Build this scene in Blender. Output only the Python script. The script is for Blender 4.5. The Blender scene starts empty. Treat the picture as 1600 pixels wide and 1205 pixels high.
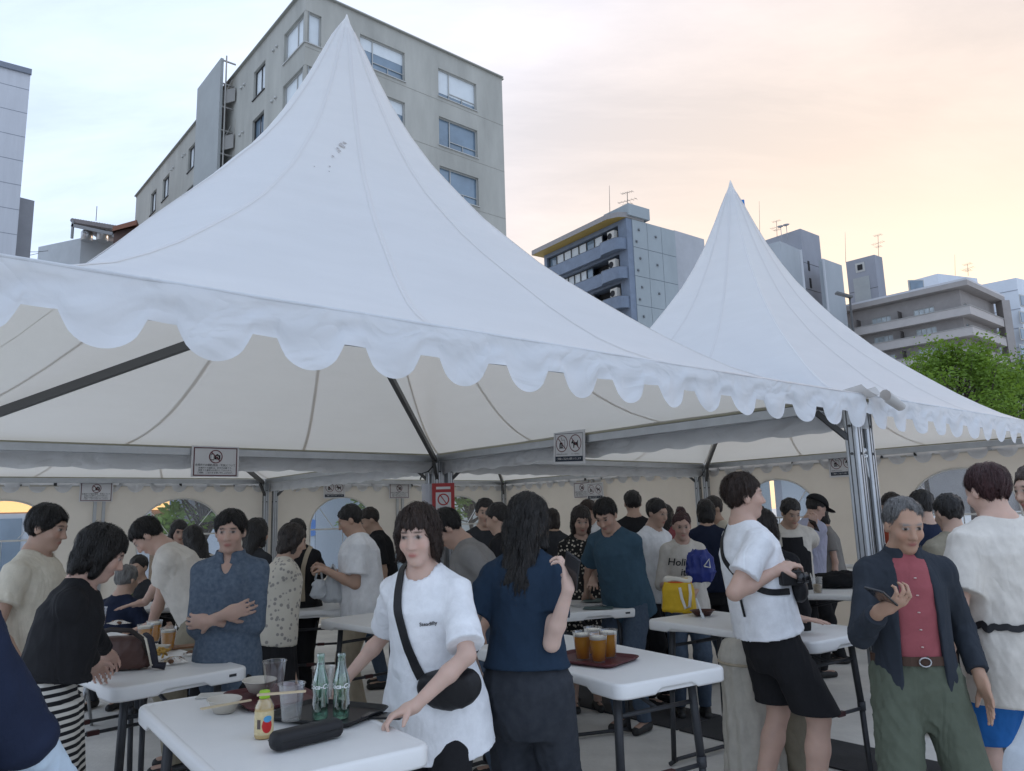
import bpy, bmesh, math, random
import numpy as np
from mathutils import Vector, Matrix
from mathutils.bvhtree import BVHTree
from math import radians, sin, cos, pi, atan2, degrees

sc = bpy.context.scene
col = sc.collection
random.seed(7)
# ------------------------------------------------------------------ camera
PITCH, ROLL, FPX, HC = radians(9.664), radians(1.687), 1188.0, 1.53
_F = Vector((0, cos(PITCH), sin(PITCH)))
_R0 = Vector((1, 0, 0)); _U0 = Vector((0, -sin(PITCH), cos(PITCH)))
_R = _R0 * cos(ROLL) - _U0 * sin(ROLL)
_U = _R0 * sin(ROLL) + _U0 * cos(ROLL)
camd = bpy.data.cameras.new('camera'); cam = bpy.data.objects.new('camera', camd); col.objects.link(cam)
camd.sensor_width = 36; camd.lens = 36 * FPX / 1600; camd.clip_start = 0.05; camd.clip_end = 3000
m = Matrix((_R, _U, -_F)).transposed().to_4x4(); m.translation = (0, 0, HC)
cam.matrix_world = m
sc.camera = cam
# ------------------------------------------------------------------ world and sun
SUN_AZ, SUN_EL = radians(30), radians(5)      # azimuth to the right of straight ahead
w = bpy.data.worlds.new('World'); sc.world = w; w.use_nodes = True
nt = w.node_tree; nt.nodes.clear()
def N(t, x=None, **k):
    n = x.nodes.new(t) if x else nt.nodes.new(t)
    for a, b in k.items(): setattr(n, a, b)
    return n
out = N('ShaderNodeOutputWorld'); bg = N('ShaderNodeBackground'); sky = N('ShaderNodeTexSky')
sky.sky_type = 'NISHITA'; sky.sun_disc = False; sky.sun_elevation = SUN_EL; sky.sun_rotation = SUN_AZ
sky.air_density = 1.0; sky.dust_density = 1.6; sky.ozone_density = 2.0
# a thin high veil of cloud over the clear sky
tc = N('ShaderNodeTexCoord'); sep = N('ShaderNodeSeparateXYZ'); nt.links.new(tc.outputs['Generated'], sep.inputs[0])
add = N('ShaderNodeMath', operation='MAXIMUM'); nt.links.new(sep.outputs['Z'], add.inputs[0]); add.inputs[1].default_value = 0.0
add2 = N('ShaderNodeMath', operation='ADD'); nt.links.new(add.outputs[0], add2.inputs[0]); add2.inputs[1].default_value = 0.22
dv = N('ShaderNodeVectorMath', operation='SCALE')
inv = N('ShaderNodeMath', operation='DIVIDE'); inv.inputs[0].default_value = 1.0; nt.links.new(add2.outputs[0], inv.inputs[1])
nt.links.new(tc.outputs['Generated'], dv.inputs[0]); nt.links.new(inv.outputs[0], dv.inputs['Scale'])
mp = N('ShaderNodeMapping'); mp.inputs['Rotation'].default_value = (0, 0, radians(-28)); mp.inputs['Scale'].default_value = (0.8, 2.2, 0.0)
nt.links.new(dv.outputs[0], mp.inputs['Vector'])
noi = N('ShaderNodeTexNoise'); noi.inputs['Scale'].default_value = 1.5; noi.inputs['Detail'].default_value = 9; noi.inputs['Roughness'].default_value = 0.62; noi.inputs['Distortion'].default_value = 0.3
nt.links.new(mp.outputs[0], noi.inputs['Vector'])
rmp = N('ShaderNodeMapRange'); rmp.inputs['From Min'].default_value = 0.36; rmp.inputs['From Max'].default_value = 0.72
rmp.inputs['To Min'].default_value = 0.66; rmp.inputs['To Max'].default_value = 0.92
nt.links.new(noi.outputs['Fac'], rmp.inputs['Value'])
veil = N('ShaderNodeMix', data_type='RGBA')
# cloud lit cool away from the sun and warm towards it
dot = N('ShaderNodeVectorMath', operation='DOT_PRODUCT'); dot.inputs[1].default_value = (sin(SUN_AZ), cos(SUN_AZ), 0.0)
nt.links.new(tc.outputs['Generated'], dot.inputs[0])
wr = N('ShaderNodeMapRange', interpolation_type='SMOOTHSTEP'); wr.inputs['From Min'].default_value = 0.45; wr.inputs['From Max'].default_value = 1.0
nt.links.new(dot.outputs['Value'], wr.inputs['Value'])
cl = N('ShaderNodeMix', data_type='RGBA'); cl.inputs['A'].default_value = (4.6, 5.4, 6.85, 1); cl.inputs['B'].default_value = (5.2, 4.2, 3.45, 1)
nt.links.new(wr.outputs[0], cl.inputs['Factor']); nt.links.new(cl.outputs['Result'], veil.inputs['B'])
nt.links.new(rmp.outputs[0], veil.inputs['Factor']); dim = N('ShaderNodeVectorMath', operation='SCALE'); dim.inputs['Scale'].default_value = 0.6; nt.links.new(sky.outputs[0], dim.inputs[0]); nt.links.new(dim.outputs[0], veil.inputs['A'])
nt.links.new(veil.outputs['Result'], bg.inputs['Color']); bg.inputs['Strength'].default_value = 0.10
nt.links.new(bg.outputs[0], out.inputs[0])
sd = bpy.data.lights.new('sun', 'SUN'); sd.energy = 1.3; sd.angle = radians(20); sd.color = (1.0, 0.72, 0.5)
so = bpy.data.objects.new('sun', sd); col.objects.link(so)
dirv = Vector((sin(SUN_AZ) * cos(SUN_EL), cos(SUN_AZ) * cos(SUN_EL), sin(SUN_EL)))
so.rotation_euler = (-dirv).to_track_quat('-Z', 'Y').to_euler(); so.location = dirv * 300
vs = sc.view_settings; vs.view_transform = 'Standard'; vs.look = 'None'; vs.exposure = 1.25; vs.gamma = 1.0; vs.use_curve_mapping = False
sc.render.engine = 'CYCLES'
cy = sc.cycles; cy.max_bounces = 8; cy.transparent_max_bounces = 16; cy.transmission_bounces = 6; cy.glossy_bounces = 4; cy.diffuse_bounces = 4
cy.use_denoising = True; cy.caustics_reflective = False; cy.caustics_refractive = False

# ------------------------------------------------------------------ pixel helpers
def ray(x, y):
    d = _F * FPX + _R * (x - 800) - _U * (y - 602.5)
    return d / d.y
def onz(x, y, z):
    d = ray(x, y); return Vector((0, 0, HC)) + d * ((z - HC) / d.z)
def aty(x, y, Y): return Vector((0, 0, HC)) + ray(x, y) * Y
def hor(x): return 805 - .0295 * (x - 800)
def vplane(A, B):
    A2 = Vector((A[0], A[1])); e = (Vector((B[0], B[1])) - A2).normalized(); n = Vector((-e.y, e.x))
    def f(x, y):
        d = ray(x, y); t = A2.dot(n) / Vector((d.x, d.y)).dot(n); P = d * t
        return (Vector((P.x, P.y)) - A2).dot(e), P.z + HC
    return f

# ------------------------------------------------------------------ materials
MATS = {}
def mat(name, c=(.5, .5, .5), rough=.7, metal=0.0, var=0.0, vscale=4.0, bump=0.0, bscale=60.0, stretch=(1, 1, 1), spec=.35, trans=None, trcol=None, sub=0.0, sheen=0.0, coat=0.0, bdist=.004, bump2=None, transmission=0.0, emis=None):
    if name in MATS: return MATS[name]
    M = bpy.data.materials.new(name); M.use_nodes = True; t = M.node_tree
    b = t.nodes['Principled BSDF']; o = t.nodes['Material Output']
    b.inputs['Base Color'].default_value = (*c, 1); b.inputs['Roughness'].default_value = rough; b.inputs['Metallic'].default_value = metal
    b.inputs['Specular IOR Level'].default_value = spec
    b.inputs['Sheen Weight'].default_value = sheen; b.inputs['Coat Weight'].default_value = coat
    b.inputs['Transmission Weight'].default_value = transmission
    if sub: b.inputs['Subsurface Weight'].default_value = sub; b.inputs['Subsurface Radius'].default_value = (.012, .004, .002); b.inputs['Subsurface Scale'].default_value = 1.0
    if emis: b.inputs['Emission Color'].default_value = (*emis[:3], 1); b.inputs['Emission Strength'].default_value = emis[3]
    tcn = N('ShaderNodeTexCoord', t); mpn = N('ShaderNodeMapping', t); mpn.inputs['Scale'].default_value = stretch
    t.links.new(tcn.outputs['Object'], mpn.inputs[0])
    M['vec'] = mpn.name
    if var:
        nz = N('ShaderNodeTexNoise', t); nz.inputs['Scale'].default_value = vscale; nz.inputs['Detail'].default_value = 6; nz.inputs['Roughness'].default_value = .65
        t.links.new(mpn.outputs[0], nz.inputs['Vector'])
        mr = N('ShaderNodeMapRange', t); mr.inputs['From Min'].default_value = .3; mr.inputs['From Max'].default_value = .7
        mr.inputs['To Min'].default_value = 1 - var; mr.inputs['To Max'].default_value = 1 + var
        t.links.new(nz.outputs['Fac'], mr.inputs['Value'])
        mx = N('ShaderNodeVectorMath', t, operation='SCALE'); mx.inputs[0].default_value = c
        t.links.new(mr.outputs[0], mx.inputs['Scale']); t.links.new(mx.outputs[0], b.inputs['Base Color'])
    if bump:
        n2 = N('ShaderNodeTexNoise', t); n2.inputs['Scale'].default_value = bscale; n2.inputs['Detail'].default_value = 4
        t.links.new(mpn.outputs[0], n2.inputs['Vector'])
        bp = N('ShaderNodeBump', t); bp.inputs['Strength'].default_value = bump; bp.inputs['Distance'].default_value = bdist
        t.links.new(n2.outputs['Fac'], bp.inputs['Height']); t.links.new(bp.outputs[0], b.inputs['Normal'])
        if bump2:      # broad creases under the fine grain: strength, scale, distance, stretch
            m2 = N('ShaderNodeMapping', t); m2.inputs['Scale'].default_value = bump2[3]; t.links.new(tcn.outputs['Object'], m2.inputs[0])
            n3 = N('ShaderNodeTexNoise', t); n3.inputs['Scale'].default_value = bump2[1]; n3.inputs['Detail'].default_value = 2.5; n3.inputs['Distortion'].default_value = 1.2; t.links.new(m2.outputs[0], n3.inputs['Vector'])
            ab = N('ShaderNodeMath', t, operation='PINGPONG'); ab.inputs[1].default_value = .5; mu = N('ShaderNodeMath', t, operation='MULTIPLY'); mu.inputs[1].default_value = 2.2; t.links.new(n3.outputs['Fac'], mu.inputs[0]); t.links.new(mu.outputs[0], ab.inputs[0])
            b3 = N('ShaderNodeBump', t); b3.inputs['Strength'].default_value = bump2[0]; b3.inputs['Distance'].default_value = bump2[2]
            t.links.new(ab.outputs[0], b3.inputs['Height']); t.links.new(b3.outputs[0], bp.inputs['Normal'])
    if trans:
        tr = N('ShaderNodeBsdfTranslucent', t); tr.inputs['Color'].default_value = (*trcol, 1)
        ms = N('ShaderNodeMixShader', t); ms.inputs[0].default_value = trans
        t.links.new(b.outputs[0], ms.inputs[1]); t.links.new(tr.outputs[0], ms.inputs[2]); t.links.new(ms.outputs[0], o.inputs[0])
    MATS[name] = M
    return M
def clear(name, tint=(1, 1, 1), gloss=.12, rough=.05, haze=0.0):
    """thin clear plastic or glass: see-through with a fresnel-like gloss"""
    if name in MATS: return MATS[name]
    M = bpy.data.materials.new(name); M.use_nodes = True; t = M.node_tree; t.nodes.clear()
    o = N('ShaderNodeOutputMaterial', t); tr = N('ShaderNodeBsdfTransparent', t); tr.inputs[0].default_value = (*tint, 1)
    g = N('ShaderNodeBsdfGlossy', t); g.inputs['Roughness'].default_value = rough; g.inputs['Color'].default_value = (.9, .9, .9, 1)
    lw = N('ShaderNodeLayerWeight', t); lw.inputs['Blend'].default_value = .45
    mr = N('ShaderNodeMapRange', t); mr.inputs['To Min'].default_value = gloss * .45; mr.inputs['To Max'].default_value = min(1, gloss * 5)
    t.links.new(lw.outputs['Facing'], mr.inputs['Value'])
    s1 = N('ShaderNodeMixShader', t); t.links.new(mr.outputs[0], s1.inputs[0]); t.links.new(tr.outputs[0], s1.inputs[1]); t.links.new(g.outputs[0], s1.inputs[2])
    last = s1
    if haze:
        d = N('ShaderNodeBsdfDiffuse', t); d.inputs[0].default_value = (.8, .82, .85, 1)
        s2 = N('ShaderNodeMixShader', t); s2.inputs[0].default_value = haze; t.links.new(s1.outputs[0], s2.inputs[1]); t.links.new(d.outputs[0], s2.inputs[2]); last = s2
    t.links.new(last.outputs[0], o.inputs[0])
    MATS[name] = M; return M
def pattern(name, kind, c1, c2, scale=1.0, rough=.85, **k):
    """woven or printed cloth: stripes / plaid / floral / denim"""
    M = mat(name, c1, rough, spec=.2, bump=.25, bscale=220, **k); t = M.node_tree; b = t.nodes['Principled BSDF']; v = t.nodes[M['vec']]
    mx = N('ShaderNodeMix', t, data_type='RGBA'); mx.inputs['A'].default_value = (*c1, 1); mx.inputs['B'].default_value = (*c2, 1)
    def wave(d, s, sharp):
        wv = N('ShaderNodeTexWave', t, wave_type='BANDS', bands_direction=d, wave_profile='SIN'); wv.inputs['Scale'].default_value = s; wv.inputs['Distortion'].default_value = .6; wv.inputs['Detail'].default_value = 1; wv.inputs['Detail Scale'].default_value = .6
        t.links.new(v.outputs[0], wv.inputs['Vector'])
        r = N('ShaderNodeMapRange', t); r.inputs['From Min'].default_value = .5 - sharp; r.inputs['From Max'].default_value = .5 + sharp
        t.links.new(wv.outputs['Fac'], r.inputs['Value']); return r.outputs[0]
    if kind == 'stripes': f = wave('Z', scale, .06)
    elif kind == 'plaid':
        a = wave('Z', scale, .5); c = wave('X', scale, .5); q = N('ShaderNodeMath', t, operation='MULTIPLY'); t.links.new(a, q.inputs[0]); t.links.new(c, q.inputs[1])
        n = N('ShaderNodeTexNoise', t); n.inputs['Scale'].default_value = 90; t.links.new(v.outputs[0], n.inputs['Vector'])
        q2 = N('ShaderNodeMath', t, operation='MULTIPLY'); t.links.new(q.outputs[0], q2.inputs[0]); t.links.new(n.outputs['Fac'], q2.inputs[1]); q3 = N('ShaderNodeMath', t, operation='MULTIPLY'); t.links.new(q2.outputs[0], q3.inputs[0]); q3.inputs[1].default_value = 1.7; f = q3.outputs[0]
    elif kind == 'floral':
        vo = N('ShaderNodeTexVoronoi', t); vo.inputs['Scale'].default_value = scale; t.links.new(v.outputs[0], vo.inputs['Vector'])
        r = N('ShaderNodeMapRange', t); r.inputs['From Min'].default_value = .28; r.inputs['From Max'].default_value = .36; r.inputs['To Min'].default_value = 1; r.inputs['To Max'].default_value = 0
        t.links.new(vo.outputs['Distance'], r.inputs['Value']); f = r.outputs[0]
    else:
        n = N('ShaderNodeTexNoise', t); n.inputs['Scale'].default_value = scale; n.inputs['Detail'].default_value = 8; t.links.new(v.outputs[0], n.inputs['Vector']); f = n.outputs['Fac']
    t.links.new(f, mx.inputs['Factor']); t.links.new(mx.outputs['Result'], b.inputs['Base Color'])
    return M

# ------------------------------------------------------------------ mesh helpers
def tag(o, label=None, cat=None, group=None, kind=None):
    if label: o['label'] = label
    if cat: o['category'] = cat
    if group: o['group'] = group
    if kind: o['kind'] = kind
    return o
def empty(name, loc=(0, 0, 0), rz=0.0, label=None, cat=None, group=None):
    o = bpy.data.objects.new(name, None); col.objects.link(o); o.location = loc; o.rotation_euler = (0, 0, rz); o.empty_display_size = .1
    return tag(o, label, cat, group)
def link(name, me, mats, parent=None):
    o = bpy.data.objects.new(name, me); col.objects.link(o)
    if not isinstance(mats, (list, tuple)): mats = [mats]
    for q in mats: me.materials.append(q)
    if parent is not None: o.parent = parent
    return o
def share(name, src, parent, loc=None, rot=None):
    o = bpy.data.objects.new(name, src.data); col.objects.link(o); o.parent = parent
    if loc is not None: o.location = loc
    if rot is not None: o.rotation_euler = rot
    return o
class MB:
    def __init__(s): s.v = []; s.f = []; s.m = []; s.sm = []
    def add(s, vs, fs, mi=0, smooth=False):
        b = len(s.v); s.v += [tuple(p) for p in vs]
        for f in fs: s.f.append(tuple(b + i for i in f)); s.m.append(mi); s.sm.append(smooth)
        return s
    def box(s, c, size, R=None, mi=0):
        x, y, z = [q / 2 for q in size]; c = Vector(c)
        P = [Vector((a * x, b * y, d * z)) for d in (-1, 1) for a, b in ((-1, -1), (1, -1), (1, 1), (-1, 1))]
        if R is not None: P = [R @ p for p in P]
        return s.add([c + p for p in P], [(3, 2, 1, 0), (4, 5, 6, 7), (0, 1, 5, 4), (1, 2, 6, 5), (2, 3, 7, 6), (3, 0, 4, 7)], mi)
    def bar(s, a, b, w, h=None, mi=0, up=Vector((0, 0, 1))):
        a = Vector(a); b = Vector(b); h = h or w; d = b - a; L = d.length
        if L < 1e-6: return s
        y = d / L
        x = y.cross(up)
        if x.length < 1e-4: x = y.cross(Vector((1, 0, 0)))
        x.normalize(); z = x.cross(y)
        return s.box((a + b) / 2, (w, L, h), Matrix((x, y, z)).transposed(), mi)
    def cyl(s, a, b, r0, r1=None, n=10, mi=0, caps=True):
        return s.tube([a, b], [r0, r0 if r1 is None else r1], n, mi, caps)
    def tube(s, pts, r, n=8, mi=0, caps=True):
        pts = [Vector(p) for p in pts]; r = r if isinstance(r, (list, tuple)) else [r] * len(pts)
        base = len(s.v); prev = None
        for i, p in enumerate(pts):
            d = (pts[min(i + 1, len(pts) - 1)] - pts[max(i - 1, 0)]).normalized()
            if prev is None: x = d.orthogonal().normalized()
            else: x = (prev - d * prev.dot(d)).normalized()
            prev = x; y = d.cross(x)
            for k in range(n):
                a = 2 * pi * k / n; s.v.append(tuple(p + (x * cos(a) + y * sin(a)) * r[i]))
        for i in range(len(pts) - 1):
            for k in range(n):
                s.f.append((base + i * n + k, base + i * n + (k + 1) % n, base + (i + 1) * n + (k + 1) % n, base + (i + 1) * n + k)); s.m.append(mi); s.sm.append(True)
        if caps:
            s.f.append(tuple(base + k for k in reversed(range(n)))); s.m.append(mi); s.sm.append(False)
            e = base + (len(pts) - 1) * n; s.f.append(tuple(e + k for k in range(n))); s.m.append(mi); s.sm.append(False)
        return s
    def lathe(s, prof, n=20, mi=0, c=(0, 0, 0), sx=1.0, sy=1.0, cap0=True, cap1=True):
        base = len(s.v); c = Vector(c)
        for r, z in prof:
            for k in range(n):
                a = 2 * pi * k / n; s.v.append((c.x + r * cos(a) * sx, c.y + r * sin(a) * sy, c.z + z))
        for i in range(len(prof) - 1):
            for k in range(n):
                s.f.append((base + i * n + k, base + i * n + (k + 1) % n, base + (i + 1) * n + (k + 1) % n, base + (i + 1) * n + k)); s.m.append(mi); s.sm.append(True)
        if cap0: s.f.append(tuple(base + k for k in reversed(range(n)))); s.m.append(mi); s.sm.append(False)
        if cap1:
            e = base + (len(prof) - 1) * n; s.f.append(tuple(e + k for k in range(n))); s.m.append(mi); s.sm.append(False)
        return s
    def grid(s, P, mi=0, smooth=True, flip=False):
        """P: rows of points"""
        base = len(s.v); nr = len(P); nc = len(P[0])
        for r in P: s.v += [tuple(p) for p in r]
        for i in range(nr - 1):
            for j in range(nc - 1):
                q = (base + i * nc + j, base + i * nc + j + 1, base + (i + 1) * nc + j + 1, base + (i + 1) * nc + j)
                s.f.append(q[::-1] if flip else q); s.m.append(mi); s.sm.append(smooth)
        return s
    def mesh(s, name):
        me = bpy.data.meshes.new(name); me.from_pydata(s.v, [], s.f)
        me.polygons.foreach_set('material_index', s.m); me.polygons.foreach_set('use_smooth', s.sm); me.update(); return me
    def build(s, name, mats, parent=None): return link(name, s.mesh(name), mats, parent)
def bevel(o, w=.01, seg=2):
    m = o.modifiers.new('bevel', 'BEVEL'); m.width = w; m.segments = seg; m.limit_method = 'ANGLE'; m.angle_limit = radians(40); return o
def rrect(w, h, r, n=5):
    P = []
    for cx, cy, a0 in ((w / 2 - r, h / 2 - r, 0), (-w / 2 + r, h / 2 - r, 90), (-w / 2 + r, -h / 2 + r, 180), (w / 2 - r, -h / 2 + r, 270)):
        for k in range(n + 1):
            a = radians(a0 + 90 * k / n); P.append((cx + r * cos(a), cy + r * sin(a)))
    return P
def prism_rings(mb, rings, mi=0, smooth=True, cap0=True, cap1=True):
    """rings: list of equally long closed loops of 3D points"""
    base = len(mb.v); n = len(rings[0])
    for r in rings: mb.v += [tuple(p) for p in r]
    for i in range(len(rings) - 1):
        for k in range(n):
            mb.f.append((base + i * n + k, base + i * n + (k + 1) % n, base + (i + 1) * n + (k + 1) % n, base + (i + 1) * n + k)); mb.m.append(mi); mb.sm.append(smooth)
    if cap0: mb.f.append(tuple(base + k for k in reversed(range(n)))); mb.m.append(mi); mb.sm.append(False)
    if cap1: mb.f.append(tuple(base + (len(rings) - 1) * n + k for k in range(n))); mb.m.append(mi); mb.sm.append(False)
    return mb
_fonts = {}
def text_mesh(body, size, align='CENTER', shear=0.0, bold=0.0, extrude=0.0):
    cu = bpy.data.curves.new('txt', 'FONT'); cu.body = body; cu.size = size; cu.align_x = align; cu.align_y = 'CENTER'; cu.shear = shear; cu.offset = bold; cu.extrude = extrude; cu.resolution_u = 3
    o = bpy.data.objects.new('txt', cu); col.objects.link(o)
    dg = bpy.context.evaluated_depsgraph_get(); me = bpy.data.meshes.new_from_object(o.evaluated_get(dg))
    bpy.data.objects.remove(o); bpy.data.curves.remove(cu)
    V = [tuple(v.co) for v in me.vertices]; Fc = [tuple(p.vertices) for p in me.polygons]; bpy.data.meshes.remove(me)
    return V, Fc
# ================================================================== GROUND
g = mat('ground_concrete', (.66, .64, .60), .9, var=.24, vscale=.9, bump=.4, bscale=35, bdist=.01)
mb = MB(); R_ = 900
mb.add([(-R_, -120, 0), (R_, -120, 0), (R_, R_, 0), (-R_, R_, 0)], [(0, 1, 2, 3)])
tag(mb.build('ground', g), kind='structure')

# ================================================================== TENTS
PHI = radians(50.2)
u_ = Vector((-sin(PHI), -cos(PHI), 0)); n_ = Vector((-cos(PHI), sin(PHI), 0))
CORN = Vector((2.05, 4.386, 0)); HA = 2.2; SP = 4.42; TROT = pi / 2 - PHI
c1 = CORN + (u_ + n_) * HA; c2 = c1 - u_ * SP; c3 = c1 + n_ * SP; c4 = c3 - u_ * SP
TRIM = c1
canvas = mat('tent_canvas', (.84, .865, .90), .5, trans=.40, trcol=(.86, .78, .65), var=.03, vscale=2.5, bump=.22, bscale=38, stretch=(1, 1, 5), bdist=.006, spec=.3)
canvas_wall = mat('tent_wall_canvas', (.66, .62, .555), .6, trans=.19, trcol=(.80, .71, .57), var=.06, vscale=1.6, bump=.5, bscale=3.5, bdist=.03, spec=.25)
seamm = mat('tent_seam', (.84, .865, .90), .5, trans=.40, trcol=(.70, .60, .48), spec=.3)
valm = mat('tent_valance', (.80, .825, .86), .45, trans=.30, trcol=(.72, .68, .62), bump=.15, bscale=60, bdist=.004, bump2=(.42, 3.4, .035, (1, 1, 1.5)), var=.04, vscale=5, spec=.4)
alu = mat('aluminium', (.50, .52, .54), .38, metal=.75, var=.08, vscale=8)
alud = mat('aluminium_dark', (.09, .09, .09), .5, metal=.4)
steel = mat('steel', (.45, .45, .45), .35, metal=.9)
ropem = mat('rope_white', (.8, .8, .78), .8, bump=.4, bscale=200)
HIP = [(0, 4.90), (.02, 4.86), (.07, 4.76), (.15, 4.61), (.21, 4.48), (.29, 4.31), (.38, 4.13), (.47, 3.98), (.55, 3.85), (.63, 3.73), (.71, 3.62), (.8, 3.52), (.9, 3.4), (1.04, 3.27), (1.17, 3.14), (1.37, 2.985), (1.52, 2.875), (1.71, 2.75), (1.91, 2.615), (2.06, 2.52), (2.3, 2.39), (2.46, 2.315), (2.8, 2.21), (3.111, 2.155)]
hx = np.array([h[0] for h in HIP]) / 3.111; hz = np.array([h[1] for h in HIP])
BULGE = {}
def roofpt(side, wv, t):
    """side 0 front(-y) 1 right 2 back 3 left ; wv -1..1 ; t 0 apex..1 eave"""
    p = Vector((wv, -1, 0)); cc = p.normalized() * 1.12
    mm = min(1, .35 + t * 2.6)
    q = cc * (1 - mm) + p * mm
    z = float(np.interp(t, hx, hz)) + BULGE.get(side, -.02) * (1 - wv * wv) * sin(pi * t ** .8)
    q = Matrix.Rotation(side * pi / 2, 3, 'Z') @ q
    return Vector((q.x * HA * t, q.y * HA * t, z))
TL = [0.004, .02, .045, .075, .11, .15, .19, .24, .29, .34, .4, .46, .52, .58, .64, .7, .76, .82, .88, .94, 1.0]
_panels = {}
def make_tent(center, label, valances, bulge=None):
    if bulge != BULGE.get('last'): _panels.clear(); BULGE.clear(); BULGE.update(bulge or {}); BULGE['last'] = bulge
    T = empty('pagoda_tent', center, TROT, label, 'tent', 'white pagoda tents joined in a block')
    for side in range(4):
        for j in range(3):
            if (side, j) not in _panels:
                b = MB(); b.grid([[roofpt(side, -1 + 2 * (j + k / 10) / 3, t) for k in range(11)] for t in TL], flip=True)
                _panels[(side, j)] = b.mesh('roof_panel'); _panels[(side, j)].materials.append(canvas)
            o = bpy.data.objects.new('roof_panel', _panels[(side, j)]); col.objects.link(o); o.parent = T
        for w0 in (-1, -1 / 3, 1 / 3):
            key = ('s', side, w0)
            if key not in _panels:
                b = MB(); rows = []
                for t in TL[1:]:
                    hw = .014 / (HA * max(t, .05)); P = []
                    for s_ in (-1, 1):
                        ww = w0 + s_ * hw
                        if ww < -1: P.append(roofpt((side - 1) % 4, 1 - (-1 - ww), t))
                        else: P.append(roofpt(side, ww, t))
                    o_ = Vector((P[0].x + P[1].x, P[0].y + P[1].y, 0)).normalized() * .003 + Vector((0, 0, .003))
                    rows.append([P[0] + o_ * .5, (P[0] + P[1]) / 2 + o_ * 1.2, P[1] + o_ * .5])
                b.grid(rows, flip=True); me = b.mesh('roof_seam'); me.materials.append(seamm); _panels[key] = me
            o = bpy.data.objects.new('roof_seam', _panels[key]); col.objects.link(o); o.parent = T
    b = MB(); b.lathe([(.05, 4.70), (.035, 4.80), (.018, 4.87), (.004, 4.915)], 12); b.build('peak_cap', canvas, T)
    # valances
    rnd = random.Random(hash(label) % 1000 + 3)
    for side in range(4):
        kind = valances[side]
        if not kind: continue
        R = Matrix.Rotation(side * pi / 2, 3, 'Z'); L = 2 * HA; nc = 352; rows = [[] for _ in range(9)]
        ph = [rnd.uniform(0, 6.28) for _ in range(8)]
        pitch = L / 16
        for i in range(nc + 1):
            x = -HA + L * i / nc; fr = ((x + HA) / pitch) % 1.0 - .5
            if kind == 'scallop':
                hw = .335; dep = .110 + (.086 * math.sqrt(max(0, 1 - (fr / hw) ** 2)) if abs(fr) < hw else 0)
            else: dep = .185 + .012 * sin(x * 7 + ph[0]) + .006 * sin(x * 23 + ph[1])
            wav = .5 + .5 * sin(x * 3.1 + ph[2])
            for r in range(9):
                q = r / 8
                off = .012 + q * .55 * (.012 * sin(x * 9 + ph[3] + 2.5 * q) + .010 * sin(x * 21 + ph[4] - 3 * q) + .007 * sin(x * 43 + ph[5] + 4 * q) * wav + .014 * sin(x * 2.3 + ph[6]))
                off += .006 * sin(x * 14 + 9 * q + ph[7]) * q * (1 - q) * 4
                rows[r].append(R @ Vector((x, -HA - off, 2.16 - dep * q)))
        b = MB(); b.grid(rows); b.build('valance', valm, T)
        b = MB()  # hem cord along the eave edge
        b.tube([R @ Vector((-HA, -HA - .008, 2.158)), R @ Vector((HA, -HA - .008, 2.158))], .006, 6); b.build('eave_cord', valm, T)
    # frame
    for k, (sx, sy) in enumerate(((1, -1), (1, 1), (-1, 1), (-1, -1))):
        P = Vector((sx * (HA - .06), sy * (HA - .06), 0))
        b = MB(); b.box(P + Vector((0, 0, 1.06)), (.074, .074, 2.1)); o = b.build('post', alu, T); bevel(o, .008)
        b = MB()
        for dx, dy in ((1, 0), (-1, 0), (0, 1), (0, -1)):
            for s_ in (-.014, .014):
                c = P + Vector((dx * .0375 + abs(dy) * s_, dy * .0375 + abs(dx) * s_, 1.05)); b.box(c, (.0035 if dx else .005, .0035 if dy else .005, 2.06))
            for zz in (1.98, 1.82): b.cyl(P + Vector((dx * .037, dy * .037, zz)), P + Vector((dx * .044, dy * .044, zz)), .008, n=8)
        b.build('groove', alud, o)
        b = MB(); b.box(P + Vector((0, 0, .006)), (.22, .22, .012)); b.build('base_plate', steel, T)
        b = MB(); a_ = Vector((sx * (HA - .13), sy * (HA - .13), 2.085)); e_ = Vector((sx * .05, sy * .05, 2.95)); b.bar(a_, e_, .036, .046); b.bar(a_ + Vector((0, 0, .032)), e_ + Vector((0, 0, .032)), .016, .016); b.build('rafter', mat('rafter_grey', (.12, .12, .12), .5, metal=.3), T)
        b = MB(); b.bar(P + Vector((0, 0, 1.88)), P + Vector((-sx * .14, -sy * .14, 2.07)), .03, .03); b.build('corner_bracket', alud, T)
        if 'large near' in label and (sx, sy) == (1, 1): b = MB(); b.tube([P + Vector((-.05, -.02, 2.05)), P + Vector((-.13, -.03, 1.98)), P + Vector((-.20, -.03, 1.96)), P + Vector((-.225, -.03, 1.90))], .007, 6); b.build('loose_cord', alud, T)
    for side in range(4):
        R = Matrix.Rotation(side * pi / 2, 3, 'Z')
        b = MB(); b.bar(R @ Vector((-HA + .12, -HA + .075, 2.105)), R @ Vector((HA - .12, -HA + .075, 2.112)), .05, .056)
        b.bar(R @ Vector((-HA + .12, -HA + .06, 2.148)), R @ Vector((HA - .12, -HA + .06, 2.148)), .03, .012, 1)
        b.build('eave_beam', [alu, mat('gasket', (.42, .40, .30), .6)], T)
    b = MB(); b.cyl((0, 0, 2.86), (0, 0, 4.72), .04, n=12); b.lathe([(.10, 2.88), (.10, 3.0)], 12); b.build('king_pole', alu, T)
    return T
t1 = make_tent(c1, 'large near white peaked tent with scalloped edge filling the left of the picture', {0: 'scallop', 1: 'skirt', 2: 'skirt', 3: 'scallop'}, {0: .06, 3: .40})
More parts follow.
